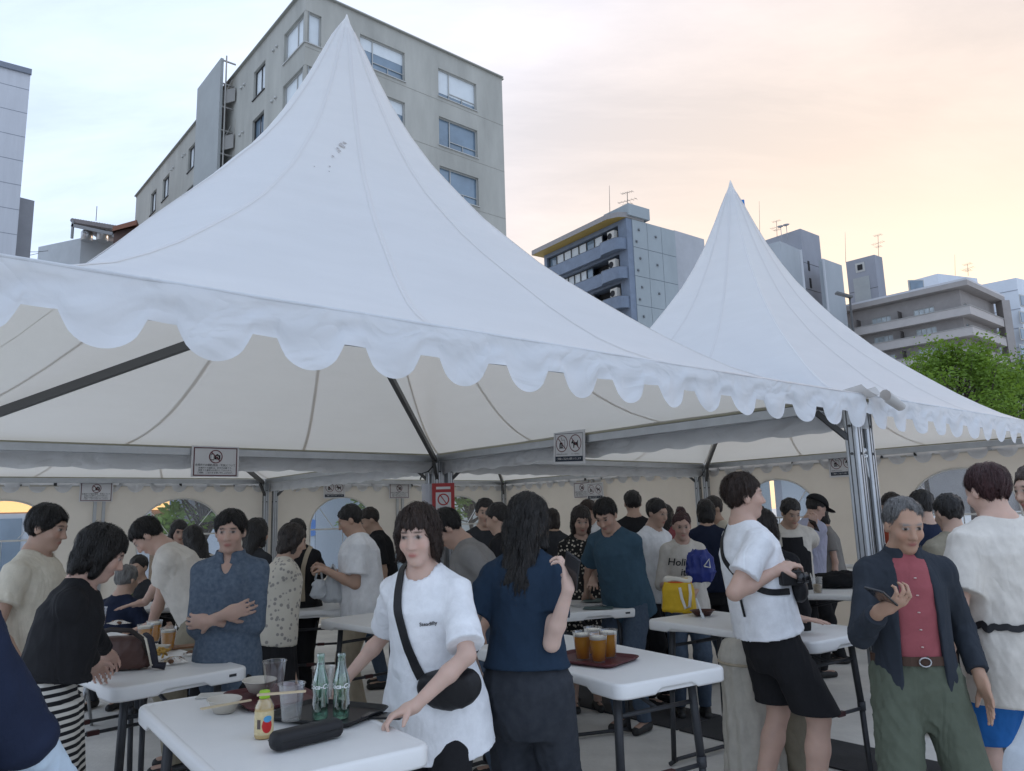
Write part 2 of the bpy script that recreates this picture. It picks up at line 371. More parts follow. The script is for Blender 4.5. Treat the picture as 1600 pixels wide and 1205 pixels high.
t2 = make_tent(c2, 'white peaked tent right of the large near one, under the blue balcony building', {0: 'scallop', 1: 'scallop', 2: 'skirt', 3: 'skirt'})
t3 = make_tent(c3, 'rear white tent whose tip peeps over the left slope of the near tent', {0: 'skirt', 1: 'skirt', 2: 'scallop', 3: 'scallop'})
t4 = make_tent(c4, 'rear tent behind the middle corner post, its roof hidden by the near tent', {0: 'skirt', 1: 'scallop', 2: 'scallop', 3: 'skirt'})
# soot marks on the near roof
b = MB(); rr = random.Random(2)
for (px, py, s_) in ((533, 229, .020), (537, 225, .014), (527, 234, .010), (530, 238, .010), (519, 246, .009), (514, 262, .007), (513, 270, .006), (490, 262, .006)):
    d = ray(px, py); best = None
    fcenter = c1; Rm = Matrix.Rotation(-TROT, 3, 'Z')
    for Y in np.linspace(3.0, 5.2, 240):
        P = Vector((0, 0, HC)) + d * Y; q = Rm @ (P - fcenter); rad = max(abs(q.x), abs(q.y)) / HA
        if rad < 1 and rad > .01 and P.z <= float(np.interp(rad, hx, hz)) + .06 * (1 - (q.x / (rad * HA)) ** 2) * sin(pi * rad ** .8): best = q; break
    if best is None: continue
    nrm = (Vector((0, -1, .45))).normalized(); x_ = Vector((1, 0, 0)); y_ = nrm.cross(x_)
    pts = [best + nrm * .022 + (x_ * cos(a) * rr.uniform(.5, 1.2) + y_ * sin(a) * rr.uniform(.5, 1.3)) * s_ for a in np.linspace(0, 2 * pi, 9)[:-1]]
    b.add([p - nrm * .012 for p in pts], [tuple(range(8))])
b.build('stain', mat('stain', (.42, .40, .39), .8), t1)
# grey tape patch on the underside of the near roof
q = Matrix.Rotation(-TROT, 3, 'Z')
pw = vplane(c1 + (u_ + n_) * HA, c1 + (-u_ + n_) * HA)
d_ = ray(293, 647)
for Y in np.linspace(4, 8, 400):
    P = Vector((0, 0, HC)) + d_ * Y; l = q @ (P - c1); rad = max(abs(l.x), abs(l.y)) / HA
    if l.y > 0 and P.z <= float(np.interp(rad, hx, hz)) - .075 and rad > .5: break
def tapept(dx, dt):
    t_ = l.y / HA + dt
    return roofpt(2, max(-1, min(1, -(l.x + dx) / (HA * t_))), t_) - Vector((0, 0, .008))
b = MB(); b.grid([[tapept(-.045, -.03), tapept(.02, -.03)], [tapept(-.03, .03), tapept(.035, .03)]]); b.build('tape_patch', mat('grey_tape', (.22, .21, .20), .6), t1)

# fabric rain gutter between the two front tents
rg = empty('rain_gutter', CORN - u_ * .01, TROT, 'rolled grey fabric rain gutter between the two front tents above the corner post', 'gutter')
b = MB(); rows = []
for i in range(15):
    y = -.02 + 2 * HA * i / 14; rr_ = .075 + .015 * sin(i * 1.7)
    if i == 0: rr_ = .085
    rows.append([Vector((.01 + rr_ * cos(a), y + .05 * (1 if i == 0 else 0) * sin(a), 2.165 + rr_ * .75 * sin(a) + (.05 if i == 0 else 0))) for a in np.linspace(pi, 2 * pi, 10)])
b.grid(rows); b.build('gutter_sheet', mat('gutter_fabric', (.55, .54, .52), .6, trans=.2, trcol=(.6, .55, .5), bump=.4, bscale=12), rg)
b = MB(); P0 = Vector((.10, -.10, 2.19)); rows = []
for i in range(9):
    s_ = i / 8; rows.append([P0 + Vector((.0 + .13 * s_, .03 - .02 * s_, -.035 - .06 * s_)) + Vector((0, .035 * cos(a), .036 * (1 - .3 * s_) * sin(a))) for a in np.linspace(0, pi * 1.6, 9)])
b.grid(rows); b.build('loose_flap', MATS['gutter_fabric'], rg)
# tie rope and shackle on the corner post
pr = empty('tie_rope', CORN + (u_ * 1 - n_ * 0) * .0 + u_ * .075 + n_ * .075, TROT, 'white tie rope knotted to the corner post beside the old man', 'rope')
b = MB(); b.box((.055, -.01, 1.84), (.05, .03, .05)); b.cyl((.08, -.02, 1.84), (.13, -.02, 1.84), .02, n=10); b.build('clamp', steel, pr)
b = MB(); b.tube([(.085 + .02 * cos(a), -.02 + .022 * sin(a * 2), 1.82 + .02 * sin(a)) for a in np.linspace(0, 12, 26)], .006, 6); b.build('knot', ropem, pr)
b = MB(); b.tube([(.10, -.03, 1.82), (.135, -.03, 1.6), (.165, -.03, 1.3), (.2, -.03, .9), (.22, -.03, .02)], .0055, 6); b.build('rope', ropem, pr)

# side walls: own things hung from the frames
vinyl = clear('clear_vinyl', (.90, .94, .97), .10, .12, haze=.10)
def arch_loop(cx, hw, z0, zs, zt, n=14):
    P = [(cx - hw, z0), (cx + hw, z0)]
    for k in range(n + 1):
        a = pi * k / n; P.append((cx + hw * cos(a), zs + (zt - zs) * sin(a)))
    return P
def side_wall(A, B, label, arches, z1=2.05):
    """A->B along the wall as seen from inside, normal towards the inside"""
    e = B - A; L = e.length; rz = atan2(e.y, e.x)
    W = empty('tent_side_wall', A, rz, label, 'tent wall', 'cream side walls closing off the tents')
    bm = bmesh.new(); loops = [[(.02, .01), (L - .02, .01), (L - .02, z1), (.02, z1)]] + [arch_loop(a, .54, .75, 1.42, 1.88) for a in arches]
    es = []
    for lp in loops:
        vs_ = [bm.verts.new((x, 0, z)) for x, z in lp]
        es += [bm.edges.new((vs_[i], vs_[(i + 1) % len(vs_)])) for i in range(len(vs_))]
    bmesh.ops.triangle_fill(bm, edges=es, use_beauty=True, use_dissolve=False)
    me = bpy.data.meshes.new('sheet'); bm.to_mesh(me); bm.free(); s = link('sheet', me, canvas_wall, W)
    for a in arches:
        b = MB(); b.add([(x, .012, z) for x, z in arch_loop(a, .56, .73, 1.42, 1.90)], [tuple(range(17))]); wnd = b.build('window_pane', vinyl, W)
        b = MB()
        b.box((a, -.004, 1.40), (1.08, .004, .022))
        for s_ in (-1, 1): b.bar((a + s_ * .16, -.005, 1.42), (a + s_ * .40, -.005, 1.42 + .46 * .66), .004, .022, up=Vector((0, 0, 1)).cross(Vector((1, 0, 0)))); b.bar((a, -.004, .75), (a, -.004, 1.39), .022, .004)
        lp = arch_loop(a, .54, .75, 1.42, 1.88, 20); b.tube([(x, -.004, z) for x, z in lp[1:]] + [(lp[0][0], -.004, lp[0][1])], .010, 6)
        b.build('glazing_strip', mat('strip_white', (.72, .70, .66), .5, trans=.15, trcol=(.7, .65, .55)), wnd)
    b = MB(); b.bar((.02, 0, z1), (L - .02, 0, z1), .022, .022); b.build('top_rail', mat('wall_hem', (.55, .52, .46), .6), W)
    b = MB()
    for k in range(int(L / .37)):
        b.box((.25 + k * .37, 0, z1 + .02), (.035, .03, .045))
    b.build('hanger', alud, W)
    b = MB()
    for k in (-.05, .05): b.box((L / 2 + k, -.03, z1 / 2), (.035, .03, z1 - .02))
    b.build('middle_pole', alu, W)
    return W
i_ = .03
def corner(c, sx, sy): return c - u_ * (HA + i_) * sx + n_ * (HA + i_) * sy
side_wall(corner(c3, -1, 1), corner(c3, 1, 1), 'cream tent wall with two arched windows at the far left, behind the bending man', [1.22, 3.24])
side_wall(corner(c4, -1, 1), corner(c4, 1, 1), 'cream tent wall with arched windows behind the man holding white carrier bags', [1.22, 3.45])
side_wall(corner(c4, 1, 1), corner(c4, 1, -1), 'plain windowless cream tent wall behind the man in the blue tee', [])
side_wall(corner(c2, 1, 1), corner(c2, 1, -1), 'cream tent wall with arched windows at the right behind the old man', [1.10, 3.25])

# ------------------------------------------------------------------ signs
paper = mat('sign_paper', (.66, .66, .67), .45)
signframe = mat('sign_frame', (.13, .05, .06), .6); signblack = mat('sign_black', (.015, .015, .017), .6); signnavy = mat('sign_navy', (.02, .03, .05), .6); signwhite = mat('sign_white', (.7, .7, .7), .6); ringm = mat('sign_ring', (.15, .04, .05), .6)
def ring2(b, cx, cz, r0, r1, y, n=28):
    V = [(cx + r * cos(2 * pi * k / n), y, cz + r * sin(2 * pi * k / n)) for r in (r0, r1) for k in range(n)]
    b.add(V, [(k, (k + 1) % n, n + (k + 1) % n, n + k) for k in range(n)])
def poly2(b, P, y): b.add([(x, y, z) for x, z in P], [tuple(range(len(P)))])
def rect2(b, x0, z0, x1, z1, y): poly2(b, [(x0, z0), (x1, z0), (x1, z1), (x0, z1)], y)
_tc = {}
def txt2(b, s, size, cx, cz, y, maxw):
    if (s, size) not in _tc: _tc[(s, size)] = text_mesh(s, size)
    V, Fc = _tc[(s, size)]
    xs = [v[0] for v in V]; k = min(1, maxw / max(1e-6, max(xs) - min(xs))); mid = (max(xs) + min(xs)) / 2
    b.add([(cx + (v[0] - mid) * k, y, cz + v[1]) for v in V], Fc)
def sign(kind, pos, rz, label, tilt=0.0, sc_=1.0):
    """hangs with its face towards local -y, pos is the middle of its top edge"""
    S = empty('notice_sign', pos, rz, label, 'sign', 'notice signs hung from the tent frames'); S.rotation_euler = (0, tilt, rz); S.scale = (sc_,) * 3
    if kind == 'photo':
        b = MB(); b.box((0, 0, -.125), (.38, .006, .25)); b.build('board', paper, S)
        b = MB()
        for x0, z0, x1, z1 in ((-.175, -.02, .175, -.011), (-.175, -.242, .175, -.233), (-.175, -.242, -.166, -.011), (.166, -.242, .175, -.011)): rect2(b, x0, z0, x1, z1, -.0045)
        b.build('border', signframe, S)
        b = MB(); ring2(b, 0, -.085, .047, .055, -.0055); poly2(b, [(-.040, -.05), (-.034, -.044), (.040, -.12), (.034, -.126)], -.0060); b.build('prohibition_ring', ringm, S)
        b = MB(); rect2(b, -.012, -.108, .036, -.072, -.005); rect2(b, .004, -.072, .02, -.064, -.005); b.add([(v[0], v[1], v[2]) for v in [(-.04, -.005, -.115), (-.014, -.005, -.115), (-.014, -.005, -.062), (-.04, -.005, -.062)]], [(0, 1, 2, 3)]); b.build('camera_symbol', signblack, S)
        b = MB(); rect2(b, -.037, -.108, -.017, -.068, -.0052); ring2(b, .012, -.09, .007, .011, -.0054, 16); b.build('symbol_detail', signwhite, S)
        b = MB(); txt2(b, '会場内での撮影(動画・写真)について', .022, 0, -.155, -.0045, .32)
        for k, s in enumerate(('会場内での撮影は、許可が必要です。', '無断での撮影はお断りしております。', 'ご理解、ご協力をお願い申し上げます。')): txt2(b, s, .0165, 0, -.178 - .0195 * k, -.0045, .29)
        b.build('lettering', signblack, S)
    else:
        b = MB(); b.box((0, 0, -.135), (.36, .006, .27)); b.build('board', paper, S)
        b = MB()
        for x0, z0, x1, z1 in ((-.16, -.028, .16, -.024), (-.16, -.25, -.157, -.024), (.157, -.25, .16, -.024)): rect2(b, x0, z0, x1, z1, -.0045)
        rect2(b, -.16, -.25, .16, -.208, -.0046); b.build('border', signnavy, S)
        b = MB()
        for cx in (-.08, .075):
            ring2(b, cx, -.105, .062, .069, -.0055); poly2(b, [(cx - .05, -.06), (cx - .045, -.055), (cx + .05, -.15), (cx + .045, -.155)], -.0060)
        b.build('prohibition_ring', ringm, S)
        b = MB()
        poly2(b, [(-.112, -.128), (-.066, -.128), (-.066, -.118), (-.112, -.118)], -.005); poly2(b, [(-.112, -.143), (-.066, -.143), (-.07, -.132), (-.108, -.132)], -.005); poly2(b, [(-.11, -.114), (-.068, -.114), (-.074, -.098), (-.089, -.093), (-.104, -.098)], -.005)
        for x0, z0, x1, z1 in ((-.085, -.078, -.045, -.075), (-.048, -.143, -.045, -.075), (-.064, -.143, -.045, -.140)): rect2(b, x0, z0, x1, z1, -.0051)
        poly2(b, [(-.084, -.075), (-.081, -.075), (-.083, -.058), (-.092, -.054), (-.092, -.057), (-.086, -.061)], -.005)
        D = [(.030, -.098), (.040, -.088), (.044, -.076), (.05, -.084), (.054, -.098), (.094, -.098), (.102, -.082), (.108, -.083), (.104, -.104), (.106, -.125), (.112, -.14), (.102, -.14), (.096, -.122), (.066, -.12), (.063, -.143), (.053, -.143), (.053, -.112), (.046, -.106), (.032, -.108)]
        b.build('food_symbol', signblack, S)['kind'] = 'stuff'; b = MB(); V = [(x, -.005, z) for x, z in D]; b.add(V, [tuple(range(len(D)))]); b.build('dog_symbol', signblack, S)
        b = MB(); txt2(b, '飲食物の持ち込み禁止', .014, -.08, -.192, -.0045, .13); txt2(b, 'ペット同伴禁止', .014, .075, -.192, -.0045, .12); b.build('caption', signblack, S)
        b = MB(); txt2(b, 'ご理解とご協力をお願いいたします', .02, 0, -.229, -.0055, .28); b.build('bar_lettering', signwhite, S)
    return S
rb_ = TROT             # faces -n (towards the front of the tents)
rr_w = TROT - pi / 2   # faces the left (-ex) : signs on right sides
def onside(c, side, s, z, inset):
    """point on the back (2) or right (1) side of a tent, s metres from its left/far end"""
    if side == 2: return c + n_ * (HA - inset) - u_ * (s - HA) + Vector((0, 0, z))
    return c - u_ * (HA - inset) + n_ * (HA - s) + Vector((0, 0, z))
sign('photo', onside(c1, 2, 2.12, 2.155, .125), rb_, 'no-photography notice in front of the left tent beam, largest of its kind')
sign('photo', onside(c3, 2, 2.15, 2.10, .03), rb_, 'no-photography notice on the middle pole of the far left tent wall')
sign('food', onside(c1, 1, 2.05, 2.19, .125), rr_w, 'no food and no dogs notice hung tilted from the middle tent beam', tilt=radians(3))
sign('food', onside(c2, 1, 2.0, 2.13, .03), rr_w, 'no food and no dogs notice on the right tent wall beside the corner post')
sign('food', onside(c4, 2, 1.0, 2.13, .06), rb_, 'no food and no dogs notice above the arched window behind the carrier bags')
sign('photo', onside(c4, 2, 2.17, 2.10, .03), rb_, 'no-photography notice between the two rear arched windows, left of the red notice')
sign('photo', onside(c4, 1, 2.05, 2.02, .04), rr_w, 'no-photography notice on the plain rear wall, just below the tilted notice')
sign('food', onside(c4, 1, 2.35, 2.0, .05), rr_w, 'dark-barred notice half hidden behind two others on the plain rear wall')
# red notice on the inner corner post
S = empty('red_notice', c1 - u_ * (HA - .09) + n_ * (HA - .20) + Vector((0, 0, 1.86)), 0.15, 'red framed notice tied to the inner corner post above the woman in white', 'sign')
b = MB(); b.box((0, 0, -.15), (.22, .004, .30)); b.build('board', mat('sign_red', (.42, .05, .05), .5), S)
b = MB(); rect2(b, -.075, -.27, .075, -.09, -.004); b.build('white_field', paper, S)
b = MB(); ring2(b, 0, -.16, .045, .058, -.006); poly2(b, [(-.042, -.11), (-.03, -.11), (.042, -.21), (.03, -.21)], -.0065); rect2(b, -.06, -.262, .06, -.245, -.006); b.build('prohibition_mark', MATS['sign_red'], S)
b = MB(); rect2(b, -.07, -.06, .07, -.035, -.004); b.build('title_bar', signwhite, S)
b = MB(); b.box((-.16, .02, -.14), (.10, .002, .28)); b.build('clear_sleeve', clear('sleeve', (.8, .8, .85), .1, .2, haze=.35), S)
# dark floor mats covering the cables between the tents
matm = mat('floor_mat', (.045, .045, .048), .85, var=.2, vscale=5, bump=.5, bscale=90)
for k, (a, b_) in enumerate(((-.4, 1.6), (1.62, 3.6), (3.62, 5.4))):
    mb = MB(); A = CORN + n_ * a - u_ * .36; B = CORN + n_ * b_ - u_ * .36; mb.bar(A + Vector((0, 0, .006)), B + Vector((0, 0, .006)), .52, .010)
    tag(mb.build('floor_mat', matm), ['dark rubber floor mat beside the old man, nearest of the row', 'dark rubber floor mat behind the black shorts, middle of the row', 'dark rubber floor mat farthest back under the tables'][k], 'mat', 'dark mats along the tent joint')
# ================================================================== BUILDINGS
beige = mat('wall_beige', (.37, .365, .33), .9, var=.17, vscale=.5, stretch=(1, 1, .25), bump=.2, bscale=8)
greypan = mat('wall_grey_panel', (.33, .345, .34), .85, var=.08, vscale=.4, bump=.15, bscale=6)
glassm = mat('window_glass', (.15, .21, .27), .06, spec=.9, var=.25, vscale=.5)
blind = mat('window_blind', (.62, .66, .68), .5, var=.05, vscale=2)
winframe = mat('window_frame', (.42, .42, .40), .5); darkframe = mat('window_frame_dark', (.05, .05, .05), .5)
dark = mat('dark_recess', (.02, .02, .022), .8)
def facade(mb, A, B, z0, z1, rects, depth=.18, mi=0):
    """A->B left to right as seen from outside; real openings with reveals"""
    e = (B - A); L = e.length; e = e / L; nin = Vector((-e.y, e.x, 0))
    S = sorted({0.0, L} | {r[0] for r in rects} | {r[1] for r in rects}); Z = sorted({z0, z1} | {r[2] for r in rects} | {r[3] for r in rects})
    P = lambda s, z, d=0: Vector((A.x, A.y, 0)) + e * s + nin * d + Vector((0, 0, z))
    for i in range(len(S) - 1):
        for j in range(len(Z) - 1):
            sm = (S[i] + S[i + 1]) / 2; zm = (Z[j] + Z[j + 1]) / 2
            if any(r[0] < sm < r[1] and r[2] < zm < r[3] for r in rects): continue
            mb.add([P(S[i], Z[j]), P(S[i + 1], Z[j]), P(S[i + 1], Z[j + 1]), P(S[i], Z[j + 1])], [(0, 1, 2, 3)], mi)
    for s0, s1, a, b in [r[:4] for r in rects]:
        c = [(s0, a), (s1, a), (s1, b), (s0, b)]
        for k in range(4):
            p, q = c[k], c[(k + 1) % 4]; mb.add([P(*p), P(*q), P(*q, depth), P(*p, depth)], [(0, 1, 2, 3)], mi)
    return P
def window(par, P, r, depth=.18, splits=(.3,), low=None, fm=None, gm=None, fw=.05, blindtop=0):
    s0, s1, a, b = r[:4]; fm = fm or winframe; gm = gm or glassm
    ex = (P(1, 0) - P(0, 0)); ny = (P(0, 0, 1) - P(0, 0)); R = Matrix((ex, ny, Vector((0, 0, 1)))).transposed()
    W = MB()
    def bx(x0, x1, z0, z1, th=.06, d=depth - .05): W.box(P((x0 + x1) / 2, (z0 + z1) / 2, d), (x1 - x0, th, z1 - z0), R)
    bx(s0, s1, a, a + fw); bx(s0, s1, b - fw, b); bx(s0, s0 + fw, a + fw, b - fw); bx(s1 - fw, s1, a + fw, b - fw)
    for q in splits: bx(s0 + (s1 - s0) * q - fw / 2, s0 + (s1 - s0) * q + fw / 2, a + fw, b - fw, .05)
    if low: bx(s0 + (s1 - s0) * low[0], s1 - fw, a + (b - a) * low[1] - fw * .4, a + (b - a) * low[1] + fw * .4, .045); bx(s0 + (s1 - s0) * low[2] - fw * .4, s0 + (s1 - s0) * low[2] + fw * .4, a + fw, a + (b - a) * low[1], .045)
    o = W.build('window', fm, par)
    qs = [0] + list(splits) + [1]
    for k in range(len(qs) - 1):
        x0 = s0 + (s1 - s0) * qs[k]; x1 = s0 + (s1 - s0) * qs[k + 1]
        b_ = MB(); b_.box(P((x0 + x1) / 2, (a + b) / 2, depth + .01), (x1 - x0 - .01, .012, b - a - .02), R); b_.build('pane', gm, o)
    if blindtop:
        b_ = MB(); b_.box(P((s0 + s1) / 2, b - (b - a) * blindtop / 2, depth - .006), (s1 - s0 - 2 * fw, .01, (b - a) * blindtop), R); b_.build('blind', blind, o)
    b_ = MB(); b_.box(P((s0 + s1) / 2, a - .03, -.03), (s1 - s0 + .1, .10, .05), R); b_.build('sill', darkframe if fm is darkframe else winframe, o)
    return o
def corners(At, Bt, Dt, dA):
    A = aty(*At, dA); z = A.z; return A, onz(*Bt, z), onz(*Dt, z), z
def closebox(mb, A, B, D, z, mi=0, z0=0, skip=()):
    """back walls and roof of a block with near edge A, right B, left D"""
    E_ = B + D - A; g = lambda p, h: Vector((p.x, p.y, h))
    mb.add([g(B, z0), g(E_, z0), g(E_, z), g(B, z)], [(0, 1, 2, 3)], mi); mb.add([g(E_, z0), g(D, z0), g(D, z), g(E_, z)], [(0, 1, 2, 3)], mi)
    mb.add([g(A, z), g(B, z), g(E_, z), g(D, z)], [(0, 1, 2, 3)], mi)
def block(name, par, m_, At, Bt, Dt, dA, z0=0, frects=(), lrects=(), pm=None, par_h=0.0):
    A, B, D, z = corners(At, Bt, Dt, dA); mb = MB()
    Pf = facade(mb, A, B, z0, z, list(frects)); Pl = facade(mb, D, A, z0, z, list(lrects)); closebox(mb, A, B, D, z, z0=z0)
    o = mb.build(name, m_, par); return o, Pf, Pl, A, B, D, z
def rel(P, base): return P
Z1 = lambda x, y: (340 + x / 3.0125, y / 3.0125)
Z8 = lambda x, y: (x / 2.87, y / 2.87)
# ---- beige office block with corner windows
A, B, D, zt = corners((478, -16), (784, 123), (213, 308), 36)
B1 = empty('office_building', (0, 0, 0), 0, 'tall beige concrete building with square windows behind the near tent peak', 'building')
mf = vplane(A, B); ml = vplane(D, A)
kz = 36 / 30
def pitchrects(s0, s1, n, top, h=1.83, pit=3.115): return [(s0, s1, top - k * pit - h, top - k * pit) for k in range(n)]
ztop = mf(*Z1(1038, 318))[1]; LA = (A - D).length
fr = [pitchrects(2.69 * kz, 5.11 * kz, 7, ztop), pitchrects(7.07 * kz, 9.47 * kz, 7, ztop)]
cw = pitchrects(.02, .76 * kz, 7, ztop)
lw = [pitchrects(21.58 * kz, 23.0 * kz, 7, ztop - .15), pitchrects(11.6 * kz, 12.85 * kz, 7, ztop - .15), pitchrects(6.5 * kz, 7.9 * kz, 7, ztop - .2), pitchrects(3.85 * kz, 5.15 * kz, 7, ztop - .25)]
lc = pitchrects(25.15 * kz, LA - .02, 7, ztop)
mb = MB(); Pf = facade(mb, A, B, 0, zt, [r for q in fr for r in q] + cw, .22); Pl = facade(mb, D, A, 0, zt, [r for q in lw for r in q] + lc, .22); closebox(mb, A, B, D, zt - .5)
g_ = lambda p, h: Vector((p.x, p.y, h))
wl = mb.build('wall', beige, B1)
mb = MB(); e1 = (B - A).normalized(); e2 = (D - A).normalized()
for p, q in ((A, B), (D, A), (B, B + D - A), (B + D - A, D)): mb.bar(g_(p, zt + .03), g_(q, zt + .03), .34, .07)
mb.build('roof_coping', mat('coping', (.30, .30, .27), .8), wl)
mb = MB()
for k in range(7):   # panel joints
    zz = ztop - 2.1 - k * 3.115
    mb.bar(Pf(0, zz, -.004), Pf((B - A).length, zz, -.004), .012, .02)
for s_ in (5.6 * kz, 6.6 * kz): pass
mb.build('wall_joint', mat('joint', (.26, .25, .22), .9), wl)
for i, q in enumerate(fr):
    for j, r in enumerate(q): window(B1, Pf, r, .22, splits=(.30,), low=(.30, .28, .64), blindtop=(.40 if i == 0 else .0) if not (i == 1 and j == 0) else .80)
for r in cw: window(B1, Pf, r, .22, splits=(), blindtop=.95)
for r in lc: window(B1, Pl, r, .22, splits=(.55, .8), low=(0.05, .2, .5), blindtop=.75)
for q in lw:
    for j, r in enumerate(q): window(B1, Pl, r, .22, splits=(.5,), fm=darkframe, blindtop=.0 if j % 2 else .9)
mb = MB()
for s_, k in ((24.0, 0), (24.4, 0), (20.0, 0), (20.4, 0), (24.0, 1), (24.4, 1), (20.0, 1), (20.4, 1), (10.6, 0), (11.0, 0), (8.4, 0), (8.8, 0), (10.6, 1), (11.0, 1), (8.4, 1), (8.8, 1)):
    c_ = Pl(s_ * kz, ztop - .25 - k * 3.115, -.04); mb.lathe([(.09, -.05), (.09, .03), (.05, .08)], 8, c=c_)
mb.build('vent_cap', mat('vent', (.45, .45, .43), .5), wl)
# projecting grey fire-stair screen on its left side
s0, s1 = 15.1 * kz, 18.8 * kz; zs = zt + 1.05
mb = MB(); nin = (Pl(0, 0, 1) - Pl(0, 0)); 
mb.bar(Pl((s0 + s1) / 2, 0, -.75), Pl((s0 + s1) / 2, zs, -.75), s1 - s0, .18, up=nin); sp = mb.build('stair_screen', greypan, B1)
mb = MB()
for k in range(8): mb.bar(Pl(s1 + .1, zs - .2 - k * 1.55, -.7), Pl(s1 + .1, zs - .2 - k * 1.55, .05), .08, .08)
for k in range(4): mb.bar(Pl(s1 - .3, zs - 2.5 - k * 3.1, -.6), Pl(s1 + .6, zs - 2.5 - k * 3.1, -.1), .04, .9); mb.bar(Pl(s1 + .5, zs - 2.4 - k * 3.1, -.6), Pl(s1 + .3, zs - 1.4 - k * 3.1, -.2), .03, .03)
mb.bar(Pl(s1 + .55, 0, -.68), Pl(s1 + .55, zs - .1, -.68), .07, .07); mb.build('stair_landing', mat('stair_steel', (.3, .29, .27), .6, metal=.3), B1)
mb = MB(); mb.bar(Pl(s1 + .35, 0, .3), Pl(s1 + .35, zt - 3.0, .3), .6, .3); mb.build('stair_door', mat('door_brown', (.16, .11, .06), .6), B1)

# ---- left grey tower
B0 = empty('tower_block', (0, 0, 0), 0, 'pale grey windowless tower cut by the left picture edge', 'building')
steelblue = mat('wall_grey_siding', (.52, .53, .56), .8, var=.05, vscale=1, stretch=(4, 4, .3), bump=.3, bscale=3)
o, Pf0, Pl0, A0, Bb0, D0, z_ = block('wall', B0, steelblue, (-60, 85), (48, 114), (-190, 175), 42)
mb = MB(); mb.bar(Pf0(-.1, z_ + .02, -.06), Pf0((Bb0 - A0).length + .05, z_ + .02, -.06), .2, .35); mb.build('roof_coping', mat('coping_blue', (.2, .22, .26), .7), o)
mb = MB()
for k in range(12): mb.bar(Pf0(0, z_ - 1.2 - k * 1.6, -.004), Pf0((Bb0 - A0).length, z_ - 1.2 - k * 1.6, -.004), .01, .03)
mb.build('siding_joint', MATS['coping_blue'], o)
o2, *_r = block('annexe', B0, mat('wall_annexe', (.33, .33, .35), .8, var=.08, vscale=1), (30, 308), (54, 314), (-30, 330), 46)
mb = MB()
for k in range(3): mb.bar(Pf0(0.1, 3.5 + 2.6 * k, -.05), Pf0((Bb0 - A0).length - .2, 3.5 + 2.6 * k, -.05), .1, 2.0)
mb.build('window_band', mat('band_glass', (.12, .14, .17), .2, var=.2, vscale=1), B0)

# ---- low house with a corrugated rooftop canopy, far left
H0 = empty('rooftop_house', (0, 0, 0), 0, 'low pale house with a corrugated rooftop canopy at the left, above the tent edge', 'building')
pale = mat('wall_pale', (.42, .45, .47), .8, var=.08, vscale=.6)
o, Pf, Pl, A, B, D, z_ = block('wall', H0, pale, (127, 372), (182, 378), (60, 386), 62)
mb = MB(); Pt = [aty(x, y, 60) for x, y in ((113, 345), (180, 356), (178, 366), (112, 352))]
d2 = Vector((0, 5, .15))
for k in range(17):
    s_ = k / 16; p = Pt[0].lerp(Pt[1], s_); mb.cyl(p + Vector((0, 0, .05)), p + d2 + Vector((0, 0, .05)), .19, n=8)
rf = mb.build('canopy_roof', mat('corrugated', (.22, .2, .2), .7, var=.1), H0)
mb = MB()
mb.bar(Pt[3], Pt[2], .16, .25); mb.build('canopy_beam', mat('canopy_steel', (.26, .27, .28), .6), H0)
for s_ in (0.02, .98):
    p = Pt[0].lerp(Pt[1], s_)
    for q_ in (p, p + d2): mb = MB(); mb.bar(q_, Vector((q_.x, q_.y, z_ - .8)), .16, .16); mb.build('canopy_post', MATS['canopy_steel'], H0)
for k, x in enumerate((136, 160)):
    p = aty(x, 366, 61); mb = MB(); mb.lathe([(.45, -.6), (.45, .15), (.3, .35), (.05, .45)], 12, c=p); mb.build('roof_vent', steel, H0)
mb = MB(); p = aty(150, 345, 61); mb.cyl(p, p + Vector((0, 0, 1.3)), .03, n=5); mb.build('mast', alud, H0)
H1 = empty('brown_house', (0, 0, 0), 0, 'small house with a red-brown eaves edge beside the beige building', 'building')
o, Pf, Pl, A, B, D, z_ = block('wall', H1, mat('wall_brown', (.12, .08, .07), .8), (183, 372), (215, 366), (178, 362), 56)
o, Pf, Pl, A, B, D, z_ = block('eaves', H1, mat('eaves_redbrown', (.25, .11, .07), .7), (181, 364), (218, 354), (176, 354), 55.5, z0=z_ - .15)

# ---- blue balcony building
BB = empty('balcony_building', (0, 0, 0), 0, 'blue tiled building with curved balconies and yellow roof soffit', 'building')
bluet = mat('tile_blue', (.15, .185, .245), .55, var=.14, vscale=1.2, stretch=(1, 1, 1), bump=.3, bscale=14)
conc = mat('wall_concrete_green', (.30, .335, .35), .85, var=.07, vscale=.5, stretch=(1, 1, .4))
A, B, D, zt = corners((978, 340), (1054, 361), (850, 400), 72)
LD = (A - D).length; LB = (B - A).length
mb = MB(); pit = 3.0
fl = [zt - 2.9 - pit * k for k in range(6)]     # floor levels
recs = []
for k, z0 in enumerate(fl):
    recs.append((.5, LD - 1.2, z0 + .1, z0 + 2.45))
Pl = facade(mb, D, A, 0, zt, recs, 1.2); Pf = facade(mb, A, B, 0, zt, [], 0); closebox(mb, A, B, D, zt)
